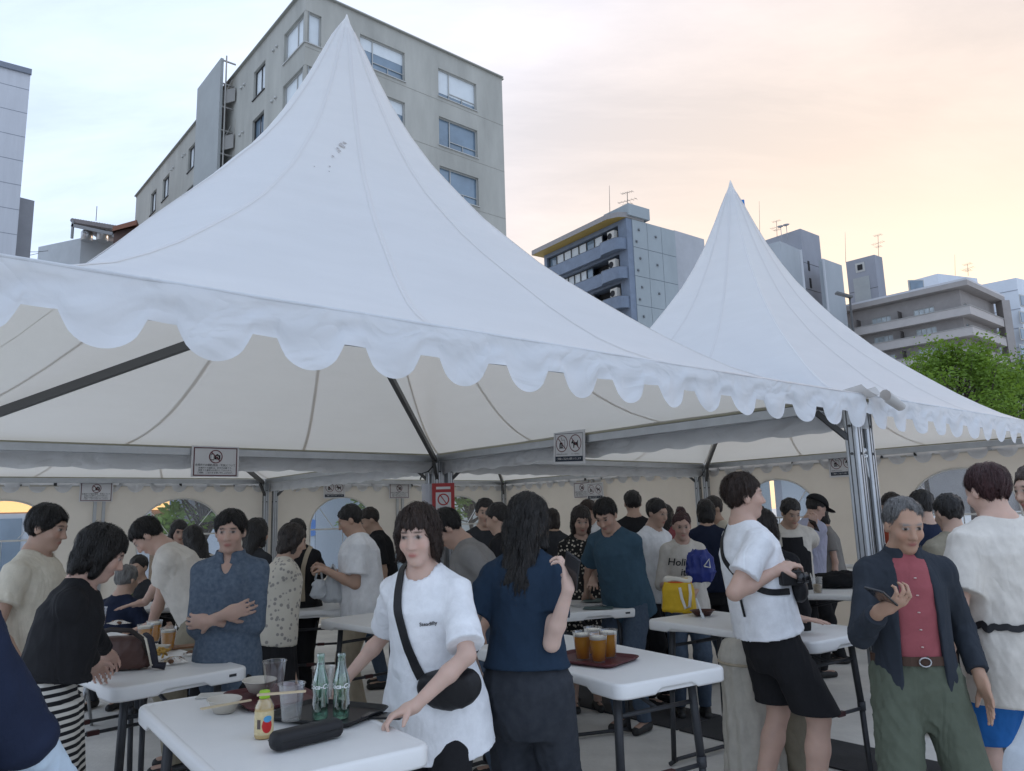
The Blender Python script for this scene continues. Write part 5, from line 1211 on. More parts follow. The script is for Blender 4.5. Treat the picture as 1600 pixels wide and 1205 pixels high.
def ribbon_on(name, o, pts, width, m, off=.006, parent=None, thick=.004, closed=False):
    pts = [np.array(p, float) for p in pts]; pts = [pts[i] * (1 - t) + pts[i + 1] * t for i in range(len(pts) - 1) for t in np.linspace(0, 1, 7)[:-1]] + [pts[-1]]
    """a strap lying on a garment; pts in the person's local space; result is top-level or a child of parent (same space)"""
    t = bvh(o); C_ = []
    for p in pts:
        r = t.find_nearest(Vector(p)); q, n, _, dist = r; p = Vector(p)
        C_.append((q + n * off, n))
    for _ in range(3): C_ = [C_[0]] + [((C_[i - 1][0] + C_[i][0] * 2 + C_[i + 1][0]) / 4, (C_[i - 1][1] + C_[i][1] + C_[i + 1][1]).normalized()) for i in range(1, len(C_) - 1)] + [C_[-1]]
    mb = MB(); rows = []
    for i, (c, n) in enumerate(C_):
        d = (C_[min(i + 1, len(C_) - 1)][0] - C_[max(0, i - 1)][0]).normalized(); x = d.cross(n).normalized() * width / 2
        rows.append([c - x, c - x + n * thick, c + x + n * thick, c + x, c - x])
    mb.grid(rows, smooth=False, flip=True); return mb.build(name, m, parent)
def text_on(o, body, size, origin, xdir, ydir, m, name='lettering', shear=0.0, bold=0.0, parent=None):
    """print lying on a garment"""
    V, Fc = text_mesh(body, size, shear=shear, bold=bold); t = bvh(o); P = []; x = Vector(xdir).normalized(); y = Vector(ydir).normalized(); n = x.cross(y)
    for v in V:
        p = Vector(origin) + x * v[0] + y * v[1] + n * .3; h = t.ray_cast(p, -n)
        P.append((h[0] if h[0] is not None else Vector(origin) + x * v[0] + y * v[1]) + n * .0035)
    mb = MB(); mb.add(P, Fc); return mb.build(name, m, parent)
# cloth
def cloth(name, c, **k_): return mat(name, c, k_.pop('rough', .85), var=k_.pop('var', .10), vscale=14, bump=k_.pop('bump', .3), bscale=k_.pop('bscale', 240), spec=.18, bdist=.003, bump2=k_.pop('bump2', (.55, 5.5, .022, (1, 1, .40))), **k_)
cloth('cloth_white', (.82, .83, .85)); cloth('cloth_cream', (.60, .55, .45)); cloth('cloth_offwhite', (.62, .58, .52)); cloth('cloth_black', (.018, .018, .020)); cloth('cloth_charcoal', (.035, .037, .042)); cloth('cloth_navy', (.018, .035, .062)); cloth('cloth_dknavy', (.014, .020, .042))
cloth('cloth_teal', (.045, .085, .12)); cloth('cloth_grey', (.22, .21, .20)); cloth('cloth_olive', (.10, .115, .085)); cloth('cloth_beige', (.42, .36, .27)); cloth('cloth_jacket', (.030, .036, .046)); cloth('cloth_rose', (.30, .085, .095)); cloth('cloth_blue', (.02, .12, .36)); cloth('cloth_lightblue', (.45, .54, .62)); cloth('cloth_khaki', (.27, .24, .18)); cloth('cloth_greylinen', (.44, .47, .50)); cloth('cloth_red', (.35, .07, .04)); cloth('cloth_lilac', (.42, .43, .55))
pattern('cloth_denim', 'noise', (.045, .065, .10), (.09, .12, .16), 60); pattern('cloth_denimshirt', 'noise', (.030, .052, .090), (.17, .21, .26), 55.0); pattern('cloth_stripes', 'stripes', (.60, .57, .52), (.016, .016, .018), 11.5); pattern('cloth_floral', 'floral', (.02, .02, .02), (.55, .50, .42), 38); pattern('cloth_creamfloral', 'floral', (.60, .56, .48), (.30, .28, .26), 30); pattern('cloth_wash', 'noise', (.018, .022, .030), (.05, .055, .065), 26)
mat('shoe_dark', (.02, .02, .02), .5); mat('shoe_white', (.6, .6, .6), .6); mat('shoe_brown', (.15, .09, .05), .6)
# ================================================================== TABLES
TZ = .855; TLN, TWD = 1.22, .61
plast = mat('table_plastic', (.76, .755, .74), .42, var=.03, vscale=3, bump=.12, bscale=160, spec=.4)
legm = mat('table_leg', (.035, .037, .042), .45, var=.2, vscale=10, spec=.4); redm = mat('red_lever', (.06, .018, .018), .5)
def copy_tree(o, parent=None):
    c = o.copy(); col.objects.link(c); c.parent = parent
    for ch in o.children: copy_tree(ch, c)
    return c
def make_table():
    T = empty('folding_table')
    mb = MB()
    def ring(d):
        P = rrect(TLN - 2 * d, TWD - 2 * d, max(.012, .055 - d), 7); out_ = []
        for i, p in enumerate(P):
            out_.append(p); q = P[(i + 1) % len(P)]; L_ = math.hypot(q[0] - p[0], q[1] - p[1])
            if L_ > .2:
                for t in (.13 / L_, .165 / L_, .5, 1 - .165 / L_, 1 - .13 / L_): out_.append((p[0] + (q[0] - p[0]) * t, p[1] + (q[1] - p[1]) * t))
        return out_
    def low(P, z): return [(x, y, z + (.020 if (abs(x) < TLN / 2 - .21 and abs(y) > TWD / 2 - .05) or (abs(y) < TWD / 2 - .21 and abs(x) > TLN / 2 - .05) else 0)) for x, y in P]
    r0 = ring(0); ins = ring
    rg_ = [low(ins(.012), TZ - .056), low(ins(.002), TZ - .060), low(r0, TZ - .052), [(x, y, TZ - .012) for x, y in r0], [(x, y, TZ - .004) for x, y in ins(.004)], [(x, y, TZ) for x, y in ins(.011)], [(x, y, TZ) for x, y in ins(.022)], [(x, y, TZ - .0025) for x, y in ins(.026)]]
    prism_rings(mb, rg_); mb.build('tabletop', plast, T)
    mb = MB(); mb.box((-TLN / 2 - .0005, -.22, TZ - .028), (.003, .035, .012)); mb.build('maker_plate', legm, T)
    for sx in (-1, 1):
        X = sx * (TLN / 2 - .12)
        for sy in (-1, 1):
            mb = MB(); Y_ = sy * .225; mb.cyl((X - sx * .02, Y_ * .92, TZ - .03), (X, Y_, .45), .0185, n=10); mb.cyl((X, Y_, .47), (X + sx * .012, Y_ * 1.04, .02), .0155, n=10); mb.cyl((X, Y_, .43), (X, Y_, .475), .0215, n=10)
            mb.build('leg', legm, T)
        mb = MB(); mb.cyl((X, -.225, .44), (X, .225, .44), .010, n=8); mb.build('crossbar', legm, T); mb = MB(); mb.cyl((X - sx * .015, -.21, .70), (X - sx * .015, .21, .70), .010, n=8); mb.build('crossbar', legm, T)
        mb = MB(); mb.box((X, .03, .44), (.024, .06, .024)); mb.build('lever', redm, T)
        mb = MB(); mb.tube([(X + sx * .012, -.27, .014), (X + sx * .012, -.20, .03), (X + sx * .012, .20, .03), (X + sx * .012, .27, .014)], .0125, 8); mb.build('foot_rail', legm, T)
        mb = MB(); mb.cyl((X - sx * .01, 0, .70), (sx * .10, 0, TZ - .055), .009, n=8); mb.build('brace', legm, T)
    return T
TAB = None
def table(label, pA=None, pB=None, short=False, corner=None, ang=None):
    """near edge from picture points pA to pB (table height), or one corner and a heading"""
    global TAB
    a = onz(*pA, TZ)
    if pB is not None: b_ = onz(*pB, TZ); e = b_ - a; e.z = 0; e.normalize(); mid = (a + b_) / 2
    else: e = Vector((cos(radians(ang)), sin(radians(ang)), 0)); mid = a + e * (TWD if short else TLN) / 2
    nn = Vector((-e.y, e.x, 0)); c = mid + nn * (TLN if short else TWD) / 2; c.z = 0
    rz = atan2(e.y, e.x) + (pi / 2 if short else 0)
    if TAB is None: TAB = T = make_table()
    else: T = copy_tree(TAB)
    T.location = c; T.rotation_euler = (0, 0, rz); tag(T, label, 'table', 'white folding tables'); return T
tb_fg = table('white folding table in the foreground with two glass bottles and bowls', (213, 1101), ang=-54)
tb_beer = table('white folding table holding a tray with four beers', (742, 1011), (958, 1069))
tb_bag = table('white folding table with the yellow bag beside the man in black shorts', (1004, 967), (1278, 1005))
tb_left = table('white folding table at the left with the brown handbag and fries', (184, 1076), (385, 1042), short=True)
d_l = Vector((cos(tb_left.rotation_euler.z), sin(tb_left.rotation_euler.z), 0))
tb_l2 = copy_tree(TAB); tb_l2.location = tb_left.location + d_l * 1.27 + Vector((.02, .01, 0)); tb_l2.rotation_euler = (0, 0, tb_left.rotation_euler.z + .03); tag(tb_l2, 'white folding table on which the bending man rests his hands', 'table', 'white folding tables')
tb_cb = table('white folding table with a black tray below the carrier bags', (428, 957), (552, 951), short=True)
tb_mid = table('bare white folding table half hidden behind the woman in white', (497, 968), ang=-46)
tb_back = table('white folding table with papers in front of the man in blue', (885, 958), (985, 951), short=True)
tb_r1 = table('white folding table with the black jacket left of the old man', (1205, 925), ang=-42)
tb_r2 = table('white folding table at the back right below the person with an apron', (1228, 893), ang=-40)

# ================================================================== THINGS ON THE TABLES
cupm = clear('cup_plastic', (.98, .985, .99), .09, .08); glassg = clear('bottle_glass', (.62, .80, .72), .26, .04); foamm = mat('beer_foam', (.78, .74, .64), .8, bump=.4, bscale=200)
beerm = mat('beer', (.85, .42, .03), .15, spec=.3, trans=.55, trcol=(1.0, .62, .10)); beerm2 = mat('beer_cloudy', (.55, .42, .26), .3, trans=.3, trcol=(.7, .55, .3)); waterm = clear('cup_water', (.86, .88, .86), .1, .05, haze=.12)
winered = mat('tray_red', (.085, .018, .022), .42, var=.1, vscale=6); blackp = mat('black_plastic', (.014, .014, .015), .45); pulp = mat('bowl_pulp', (.56, .52, .45), .8, bump=.2, bscale=120); wood = mat('chopstick_wood', (.58, .47, .31), .7)
phonem = mat('phone_black', (.012, .012, .014), .2, spec=.6)
def cup(pos, label, fill='beer', h=.122, level=.80, foam=.012, r0=.030, r1=.044, tilt=None):
    C_ = empty('beer_cup' if fill in ('beer', 'cloudy') else 'plastic_cup', pos, 0, label, 'cup', 'clear plastic cups')
    mb = MB(); mb.lathe([(r0 * .3, .004), (r0, .004), (r0, 0), (r0 + .001, 0), (r1, h - .002), (r1 + .002, h), (r1 + .003, h - .003), (r1 - .001, h - .006), (r0 + .0005, .006)], 22, cap0=False, cap1=False); mb.build('cup', cupm, C_)
    if fill:
        rl = r0 + (r1 - r0) * level - .0022; mb = MB(); mb.lathe([(r0 - .002, .006), (rl, h * level)], 22); mb.build('beer' if fill != 'water' else 'water', {'beer': beerm, 'cloudy': beerm2, 'water': waterm}[fill], C_)
        if foam: mb = MB(); rf_ = rl + (r1 - r0) * foam / h; mb.lathe([(rl, h * level + .0004), (rf_, h * level + foam), (rf_ * .7, h * level + foam + .003)], 22); mb.build('foam', foamm, C_)
    if tilt: C_.rotation_euler = tilt
    return C_
def tray(pos, rz, w_, d_, label, m_=None):
    mb = MB(); L_ = [(0, 0), (.012, .016), (.016, .018), (.019, .016), (.006, .004)]
    prism_rings(mb, [[(x, y, z) for x, y in rrect(w_ + 2 * e, d_ + 2 * e, .03 + e, 5)] for e, z in L_])
    o = mb.build('serving_tray', m_ or winered); o.location = pos; o.rotation_euler = (0, 0, rz); return tag(o, label, 'tray', 'serving trays')
def bowl(pos, rz, label, w_=.085, d_=.06, h=.045, m_=None):
    mb = MB(); mb.lathe([(.55, 0), (.62, .001), (.95, .9 * h), (1.0, h), (1.04, h), (1.04, h - .003), (.98, h - .004), (.92, .8 * h), (.6, .006), (.1, .005)], 24, sx=w_, sy=d_, cap1=True)
    o = mb.build('paper_bowl', m_ or pulp); o.location = pos; o.rotation_euler = (0, 0, rz); return tag(o, label, 'bowl', 'pulp bowls')
def chopsticks(a, b_, label):
    O = empty('chopsticks', a, 0, label, 'chopsticks'); d = Vector(b_) - Vector(a); pr_ = d.cross(Vector((0, 0, 1))).normalized() * .006
    for s_ in (-1, 1): mb = MB(); mb.bar(pr_ * s_, d + pr_ * s_ * .7, .005, .005); mb.build('stick', wood, O)
    return O
def T3(x, y, dz=0): p = onz(x, y, TZ + dz); return p
def zrot(T): return T.rotation_euler.z
# ---- foreground table
fz = zrot(tb_fg)
tray(T3(425, 1092), fz, .34, .25, 'dark red serving tray under the second bowl on the foreground table')
tray(T3(512, 1118, .001), fz + .5, .33, .24, 'black serving tray under the two glass bottles', blackp)
bowl(T3(350, 1112), fz, 'empty pulp bowl with chopsticks across it at the front of the near table', .075, .058, .046)
bowl(T3(405, 1080, .020), fz, 'pulp bowl standing on the dark red tray', .080, .062, .044)
chopsticks(T3(314, 1108, .052), T3(392, 1094, .050), 'wooden chopsticks laid across the near bowl')
cup(T3(455, 1125, .02), 'empty clear cup beside the juice bottle, nearest on the foreground table', None, .118)
cup(T3(428, 1085, .02), 'tall empty clear cup with chopsticks on its rim', None, .125)
cup(T3(505, 1092, .02), 'clear cup behind the left glass bottle, held at the rim', 'water', .115, .25, 0)
chopsticks(T3(402, 1086, .150), T3(478, 1080, .152), 'wooden chopsticks balanced on a tall clear cup')
def bottle(pos, label, lean_=0):
    B_ = empty('glass_bottle', pos, 0, label, 'bottle', 'two glass cola bottles'); s_ = 1.0
    pr_ = [(.024, 0), (.0265, .004), (.0275, .018), (.0285, .045), (.0265, .070), (.0255, .082), (.0285, .100), (.0290, .118), (.026, .135), (.020, .155), (.0155, .172), (.0130, .190), (.0125, .200), (.0145, .203), (.0145, .210), (.0120, .214)]
    mb = MB(); mb.lathe(pr_, 28, cap1=False)
    base = len(mb.v)
    for i, (r, z) in enumerate(pr_):       # fluted lower body
        if .018 <= z <= .082:
            for k in range(28):
                v = mb.v[i * 28 + k]; f = 1 + .035 * cos(k * 2 * pi / 28 * 10) ; mb.v[i * 28 + k] = (v[0] * f, v[1] * f, v[2])
    mb.build('glass', glassg, B_)
    mb = MB(); mb.lathe([(r - .0025, z + .003) for r, z in pr_[:-2]], 20, cap1=False, cap0=True); mb.build('inner_glass', clear('bottle_inner', (.85, .93, .89), .1, .05), B_)
    V, Fc = text_mesh('Coca-Cola', .022, shear=.28, bold=.0006); mb = MB()
    th = atan2(-pos[1], -pos[0]); P = []
    for v in V:
        a = th + v[0] / .0290; r = float(np.interp(.108 + v[1], [q[1] for q in pr_], [q[0] for q in pr_])) + .0007; P.append((r * cos(a), r * sin(a), .108 + v[1]))
    mb.add(P, Fc); mb.build('lettering', mat('bottle_print', (.85, .85, .85), .5), B_); return B_
bottle(T3(500, 1123, .006), 'left one of the two glass bottles on the black tray'); bottle(T3(533, 1122, .006), 'right one of the two glass bottles, nearer the woman in white')
J = empty('juice_bottle', T3(412, 1152), 0, 'small apple juice bottle with a green cap in front of the case', 'bottle')
mb = MB(); mb.lathe([(.026, 0), (.029, .004), (.029, .088), (.028, .094), (.020, .112), (.0145, .118)], 24); mb.build('juice', mat('juice_pale', (.72, .55, .28), .2, trans=.3, trcol=(.9, .7, .35)), J)
mb = MB(); mb.lathe([(.0294, .012), (.0297, .014), (.0297, .080), (.0294, .082)], 24, cap0=False, cap1=False); mb.build('label_sleeve', mat('label_cream', (.68, .56, .32), .45, var=.15, vscale=60), J)
mb = MB(); mb.lathe([(.030, .090), (.0295, .096), (.0205, .113), (.015, .119)], 24, cap0=False, cap1=False); mb.build('shoulder', cupm, J)
mb = MB(); mb.lathe([(.0165, .119), (.0168, .121), (.0165, .139), (.0145, .142)], 22); mb.build('cap', mat('cap_green', (.30, .52, .03), .4), J)
th = atan2(-J.location.y, -J.location.x)
def wrap(mb, cx, cz, rx, rz, r=.0302, sq=False):
    rows = []
    for x in np.linspace(-1, 1, 13):
        hz_ = rz * (1 if sq else math.sqrt(max(0.0, 1 - x * x))); a = th + (cx + x * rx) / r; rows.append([(r * cos(a), r * sin(a), cz - hz_), (r * cos(a), r * sin(a), cz + hz_)])
    mb.grid(rows, smooth=True)
mb = MB(); wrap(mb, .010, .040, .017, .022); mb.build('apple_print', mat('print_red', (.55, .03, .03), .4), J)
mb = MB(); wrap(mb, .012, .060, .014, .010, .0304); mb.build('blue_print', mat('print_blue', (.10, .35, .60), .4), J)
mb = MB(); wrap(mb, -.017, .045, .006, .014, .0302, True); mb.build('code_print', mat('print_dark', (.12, .09, .08), .5), J)
# black hard case
K = Sdf(.004); ca_, cb_ = T3(428, 1175), T3(528, 1150); e = (cb_ - ca_); e.z = 0; L_ = e.length; rzc = atan2(e.y, e.x)
K.loft((0, 0, 0), np.array([[0, 0, 1], [1, 0, 0], [0, 1, 0]]), [-L_ / 2 - .012, -L_ / 2 - .004, -L_ / 2 + .006, L_ / 2 - .006, L_ / 2 + .004, L_ / 2 + .012], [.012, .026, .034, .034, .026, .012], [.010, .022, .028, .028, .022, .010], n=2.8, k=.004)
V, Q = K.mesh(); o = link('case_shell', np_mesh('case', V, Q), mat('case_black', (.016, .016, .018), .55, bump=.3, bscale=300)); CS = empty('hard_case', (ca_ + cb_) / 2 + Vector((0, 0, .0285)), rzc, 'black elongated hard case lying at the front of the near table', 'case'); o.parent = CS
mb = MB(); mb.tube([(L_ / 2 + .010, .018, .002), (L_ / 2 - .01, -.034, .002), (-L_ / 2 + .01, -.034, .002), (-L_ / 2 - .010, .018, .002)], .0022, 6); mb.build('zip', blackp, CS)
mb = MB(); mb.box((0, 0, .002), (.20, .09, .003)); o = mb.build('napkin_packet', mat('packet_white', (.55, .54, .50), .5, var=.12, vscale=50)); o.location = T3(350, 1086); o.rotation_euler = (0, 0, radians(8)); tag(o, 'flat paper packet at the far left of the foreground table', 'packet')
mb = MB(); mb.box((0, 0, .005), (.145, .07, .009)); o = mb.build('phone', phonem); bevel(o, .004, 3); o.location = T3(600, 1121); o.rotation_euler = (0, 0, radians(-12)); tag(o, 'black phone under the hand of the woman in white', 'phone')
# ---- beer table
tz = zrot(tb_beer); tray(T3(925, 1032), tz + .35, .34, .25, 'dark red serving tray with four beers')
cup(T3(911, 1030, .006), 'left front beer on the red tray', 'beer', .125, .82, .010); cup(T3(936, 1034, .006), 'right front beer on the red tray, nearest of the four', 'beer', .125, .78, .012); cup(T3(928, 1022, .006), 'rear beer of the four on the red tray', 'beer', .125, .82, .012); cup(T3(952, 1027, .006), 'rightmost beer of the four on the red tray', 'beer', .125, .84, .010)
# ---- left table
cup(T3(226, 1010), 'left beer behind the fries on the left table', 'beer', .122, .80, .012); cup(T3(240, 1003), 'middle beer behind the fries on the left table', 'beer', .122, .80, .012); cup(T3(262, 1016), 'right beer beside the fries on the left table', 'beer', .122, .78, .010)
bowl(T3(246, 1022), .3, 'pulp bowl full of fries on the left table', .062, .050, .042)
FR = empty('fries', T3(246, 1022, .036), .3, 'heap of yellow fries in the pulp bowl on the left table', 'fries'); rf = random.Random(4); frm = mat('fries_yellow', (.58, .36, .09), .6, var=.15, vscale=30)
for k in range(26):
    mb = MB(); a = rf.uniform(0, 6.28); p = Vector((rf.uniform(-.045, .045), rf.uniform(-.035, .035), rf.uniform(.0, .022))); d = Vector((cos(a), sin(a), rf.uniform(-.15, .5))) * rf.uniform(.022, .034); mb.bar(p - d, p + d, .008, .008); mb.build('fry', frm, FR)
def snack(pos, label, seed):
    S_ = empty('snack_pack', pos, seed * .7, label, 'snack', 'clear packs of brown snacks'); r_ = random.Random(seed)
    for k in range(5):
        G = MB(); c = Vector((r_.uniform(-.05, .05), r_.uniform(-.03, .03), .012)); G.lathe([(.004, -.010), (.016, -.006), (.018, .002), (.010, .010), (.002, .012)], 9, c=c, sx=1.5, sy=.9); G.build('snack_piece', mat('snack_brown', (.13, .06, .03), .6, var=.3, vscale=60), S_)
    mb = MB(); mb.grid([[(x, y, .004 + .022 * max(0, 1 - (x / .085) ** 2) * max(0, 1 - (y / .055) ** 2) + r_.uniform(0, .003)) for x in np.linspace(-.085, .085, 9)] for y in np.linspace(-.055, .055, 7)]); mb.build('film', clear('film', (.95, .95, .95), .22, .15), S_)
snack(T3(272, 1035), 'small clear pack of brown snacks nearest the edge of the left table', 3); snack(T3(313, 1022), 'clear pack of brown snacks beside the denim shirt', 5)
mb = MB(); mb.box((0, 0, .006), (.16, .10, .010)); o = mb.build('brown_board', mat('board_brown', (.20, .10, .05), .6)); o.location = T3(290, 1012); o.rotation_euler = (0, 0, .5); tag(o, 'flat brown paper tray behind the snack packs on the left table', 'tray')
cup(T3(155, 978), 'empty clear cup at the left end of the rear left table', None, .125); snack(T3(185, 975), 'pale snack crumbs in film on the rear left table', 8)
# handbag
HB = empty('handbag', T3(186, 1046), radians(5), 'brown leather handbag with a striped strap and gold clasp on the left table', 'bag')
K = Sdf(.006); K.loft((0, 0, 0), np.eye(3), [0.004, .02, .08, .12, .135], [.125, .140, .135, .115, .095], [.050, .058, .052, .036, .022], k=.02, n=2.6); V, Q = K.mesh(folds(3, .003, .06)); link('bag_body', np_mesh('bag', V, Q), mat('leather_brown', (.075, .038, .030), .5, var=.15, vscale=12, bump=.3, bscale=140), HB)
mb = MB(); mb.tube([(-.115, -.02, .11), (-.10, -.05, .15), (-.02, -.055, .168), (.06, -.05, .160), (.11, -.045, .12), (.135, -.05, .06)], .010, 8); mb.build('handle', mat('leather_dark', (.02, .014, .012), .5), HB)
mb = MB(); pt = [(.10, .0, .13), (.135, -.045, .12), (.155, -.06, .07), (.165, -.055, .02), (.20, -.04, .012)]; mb.tube(pt, .016, 8); mb.build('strap', mat('strap_navy', (.02, .02, .03), .7), HB)
mb = MB(); mb.tube([(x - .012, y - .012, z + .004) for x, y, z in pt], .005, 6); mb.build('strap_stripe', mat('strap_cream', (.6, .55, .45), .7), HB)
mb = MB(); mb.tube([(-.105 + .012 * cos(a), -.062, .055 + .014 * sin(a)) for a in np.linspace(0, 6.5, 14)], .0035, 6); mb.tube([(-.105, -.062, .042), (-.105, -.064, .022), (-.096, -.064, .016), (-.10, -.064, .03)], .0035, 6); mb.build('clasp', mat('gold', (.75, .52, .2), .3, metal=.9), HB)
HB.scale = (1.15, 1.15, 1.15)
# ---- yellow bag table
YB = empty('cooler_bag', T3(1062, 957), radians(-30), 'yellow cooler bag with a white handle and orange rim', 'bag')
K = Sdf(.006); K.loft((0, 0, 0), np.eye(3), [.003, .02, .15, .20, .225], [.098, .108, .104, .090, .066], [.072, .080, .074, .050, .026], k=.02, n=3.4); V, Q = K.mesh(folds(12, .0035, .09)); link('bag_body', np_mesh('bag', V, Q), mat('bag_yellow', (.62, .40, .02), .65, var=.08, vscale=9, bump=.3, bscale=60), YB)
mb = MB(); mb.tube([(.092 * cos(a), .052 * sin(a), .200) for a in np.linspace(0, 2 * pi, 25)], .006, 6); mb.build('rim_piping', mat('piping_orange', (.62, .12, .02), .6), YB)
mb = MB(); mb.tube([(.085 * cos(a), .046 * sin(a), .214 + .008 * sin(3 * a)) for a in np.linspace(0, 2 * pi, 25)], .016, 8); mb.build('open_lining', mat('lining_cream', (.66, .62, .54), .7), YB)
mb = MB(); hb_ = [(.040, -.088, .17), (.055, -.10, .10), (.075, -.098, .04), (.098, -.085, .05), (.105, -.07, .13), (.095, -.05, .19)]; mb.tube(hb_, .010, 8); mb.build('handle', mat('handle_white', (.66, .64, .60), .7), YB)
bowl(T3(1098, 962), .2, 'dark red-brown food bowl with a fork right of the yellow bag', .080, .065, .035, mat('bowl_dark', (.06, .02, .015), .4))
mb = MB(); p0 = T3(1096, 958, .035); p1 = T3(1088, 935, .10); mb.bar(p0, p1, .010, .003); p2 = p0 + (p0 - p1) * .35; mb.bar(p0, p2, .018, .003); o = mb.build('fork', mat('fork_white', (.6, .65, .7), .3)); tag(o, 'white plastic fork stuck in the dark food bowl', 'fork')
cup(T3(1253, 971), 'half-full beer beside the hand on the yellow bag table', 'beer', .125, .50, .008)
bowl(T3(1232, 977), .1, 'small flat dish of brown food beside the half-full beer', .070, .055, .018, mat('dish_brown', (.30, .17, .10), .5))
# ---- centre back table
cz = zrot(tb_cb); tray(T3(470, 944), cz, .32, .24, 'black tray under the carrier bags at the back', blackp)
cup(T3(452, 943, .005), 'clear cup with a little beer on the black tray at the back', 'beer', .122, .22, .004); cup(T3(466, 940, .005), 'empty clear cup behind the black tray cup at the back', None, .122); cup(T3(487, 946, .005), 'small empty clear cup beside the dark bottle', None, .09)
DB = empty('dark_bottle', T3(479, 944, .005), 0, 'dark brown glass bottle on the black tray at the back', 'bottle'); mb = MB(); mb.lathe([(.03, 0), (.033, .005), (.033, .13), (.028, .155), (.014, .185), (.0125, .235), (.0145, .237), (.0145, .247)], 18); mb.build('glass', mat('glass_brown', (.02, .012, .008), .12, spec=.6), DB); mb = MB(); mb.lathe([(.0335, .04), (.0335, .10)], 18, cap0=False, cap1=False); mb.build('label', mat('label_dark', (.08, .06, .05), .6), DB)
# ---- back table with papers
for k, (x, y, a) in enumerate(((915, 946, .4), (935, 951, -.2), (952, 945, .8), (928, 940, 1.2))):
    mb = MB(); mb.box((0, 0, .002 + .003 * k), (.21, .15, .002)); o = mb.build('leaflet', mat('leaflet_%d' % (k % 2), ((.50, .50, .50), (.10, .15, .15))[k % 2], .5, var=.25, vscale=40)); o.location = T3(x, y); o.rotation_euler = (0, 0, a); tag(o, ['pale leaflet at the left of the paper pile on the back table', 'dark green leaflet nearest on the back table', 'pale leaflet under the tall cup on the back table', 'dark leaflet at the rear of the paper pile'][k], 'leaflet', 'leaflets on the back table')
cup(T3(962, 942, .006), 'tall empty clear cup on the papers in front of the man in blue', None, .15); bowl(T3(913, 930, .01), .2, 'small pulp bowl on the paper pile of the back table', .055, .05, .045)
# ---- right back tables
cup(T3(1278, 927), 'cloudy half-full clear cup beside the black jacket', 'cloudy', .125, .55, .0); cup(T3(1246, 884), 'clear cup with a little beer on the back right table', 'beer', .125, .35, .006)
mb = MB(); mb.box((0, 0, .003), (.20, .12, .004)); o = mb.build('leaflet', MATS['leaflet_0']); o.location = T3(1237, 920); o.rotation_euler = (0, 0, .3); tag(o, 'folded beige paper left of the cloudy cup', 'leaflet')
K = Sdf(.011); K.ell((0, 0, .05), (.20, .13, .075), k=.04); K.ell((.12, .03, .07), (.17, .10, .07), k=.04); K.ell((-.12, -.02, .04), (.13, .11, .05), k=.04); K.half((0, 0, .004), (0, 0, -1), .01); V, Q = K.mesh(folds(21, .012, .10))
o = link('folded_jacket', np_mesh('jacket', V, Q), cloth('cloth_coat', (.012, .012, .014))); o.location = T3(1300, 918); o.rotation_euler = (0, 0, radians(-35)); tag(o, 'black folded jacket heaped on the table left of the old man', 'jacket')
BG = empty('beige_bag', T3(1335, 868, -.02), radians(-35), 'beige canvas bag with thin dark handles at the back right', 'bag')
K = Sdf(.010); K.loft((0, 0, 0), np.eye(3), [.004, .03, .16, .20], [.19, .20, .18, .15], [.09, .10, .085, .05], k=.03, n=2.8); V, Q = K.mesh(folds(17, .007, .12)); link('bag_body', np_mesh('bag', V, Q), MATS['cloth_beige'], BG)
mb = MB()
for s_ in (-.02, .03): mb.tube([(-.07 + .14 * q, s_, .17 + .11 * sin(pi * q)) for q in np.linspace(0, 1, 12)], .006, 6)
mb.build('handle', blackp, BG); mb = MB(); mb.box((0, -.095, .10), (.12, .012, .06)); mb.build('pocket', MATS['cloth_khaki'], BG)
tb_r3 = copy_tree(TAB); p_ = onz(1345, 880, TZ); tb_r3.location = (p_.x, p_.y + .1, 0); tb_r3.rotation_euler = (0, 0, radians(-40)); tag(tb_r3, 'white folding table carrying the beige canvas bag at the back right', 'table', 'white folding tables')
# ================================================================== STANDS, BINS, WEIGHTS, CHAIR
ST = empty('draped_stand', gpt(1150, 4.45), 0, 'tall cream cloth-covered stand behind the man in black shorts', 'stand')
K = Sdf(.010); K.loft((0, 0, 0), np.eye(3), [.004, .30, .60, .72, .80, .84], [.17, .155, .15, .16, .13, .05], [.17, .155, .15, .16, .13, .05], k=.02, fold=(.05, 11, .5, [1, .8, .6, .3, .1, 0])); V, Q = K.mesh(folds(31, .008, .14, .25)); link('cloth_cover', np_mesh('cover', V, Q), cloth('cloth_drape', (.50, .47, .41)), ST)
mb = MB(); mb.tube([(.158 * cos(a), .158 * sin(a), .69) for a in np.linspace(0, 2 * pi, 25)], .008, 6); mb.build('tie_band', MATS['cloth_beige'], ST)
BN = empty('waste_bin', gpt(1486, 3.75), 0, 'grey cylindrical bin with a bag liner behind the old man', 'bin'); mb = MB(); mb.lathe([(.105, 0), (.11, .01), (.125, .60), (.13, .62), (.122, .62), (.115, .58), (.1, .1)], 24, cap1=True); mb.build('bin_body', mat('bin_grey', (.16, .165, .17), .5, var=.12, vscale=6), BN)
mb = MB(); r_ = random.Random(6); mb.grid([[((.126 + .012 * q + r_.uniform(-.004, .004)) * cos(a), (.126 + .012 * q + r_.uniform(-.004, .004)) * sin(a), .632 - .05 * q) for a in np.linspace(0, 2 * pi, 30)] for q in (0, .5, 1)]); mb.build('liner', clear('liner', (.7, .72, .74), .15, .25, haze=.15), BN)
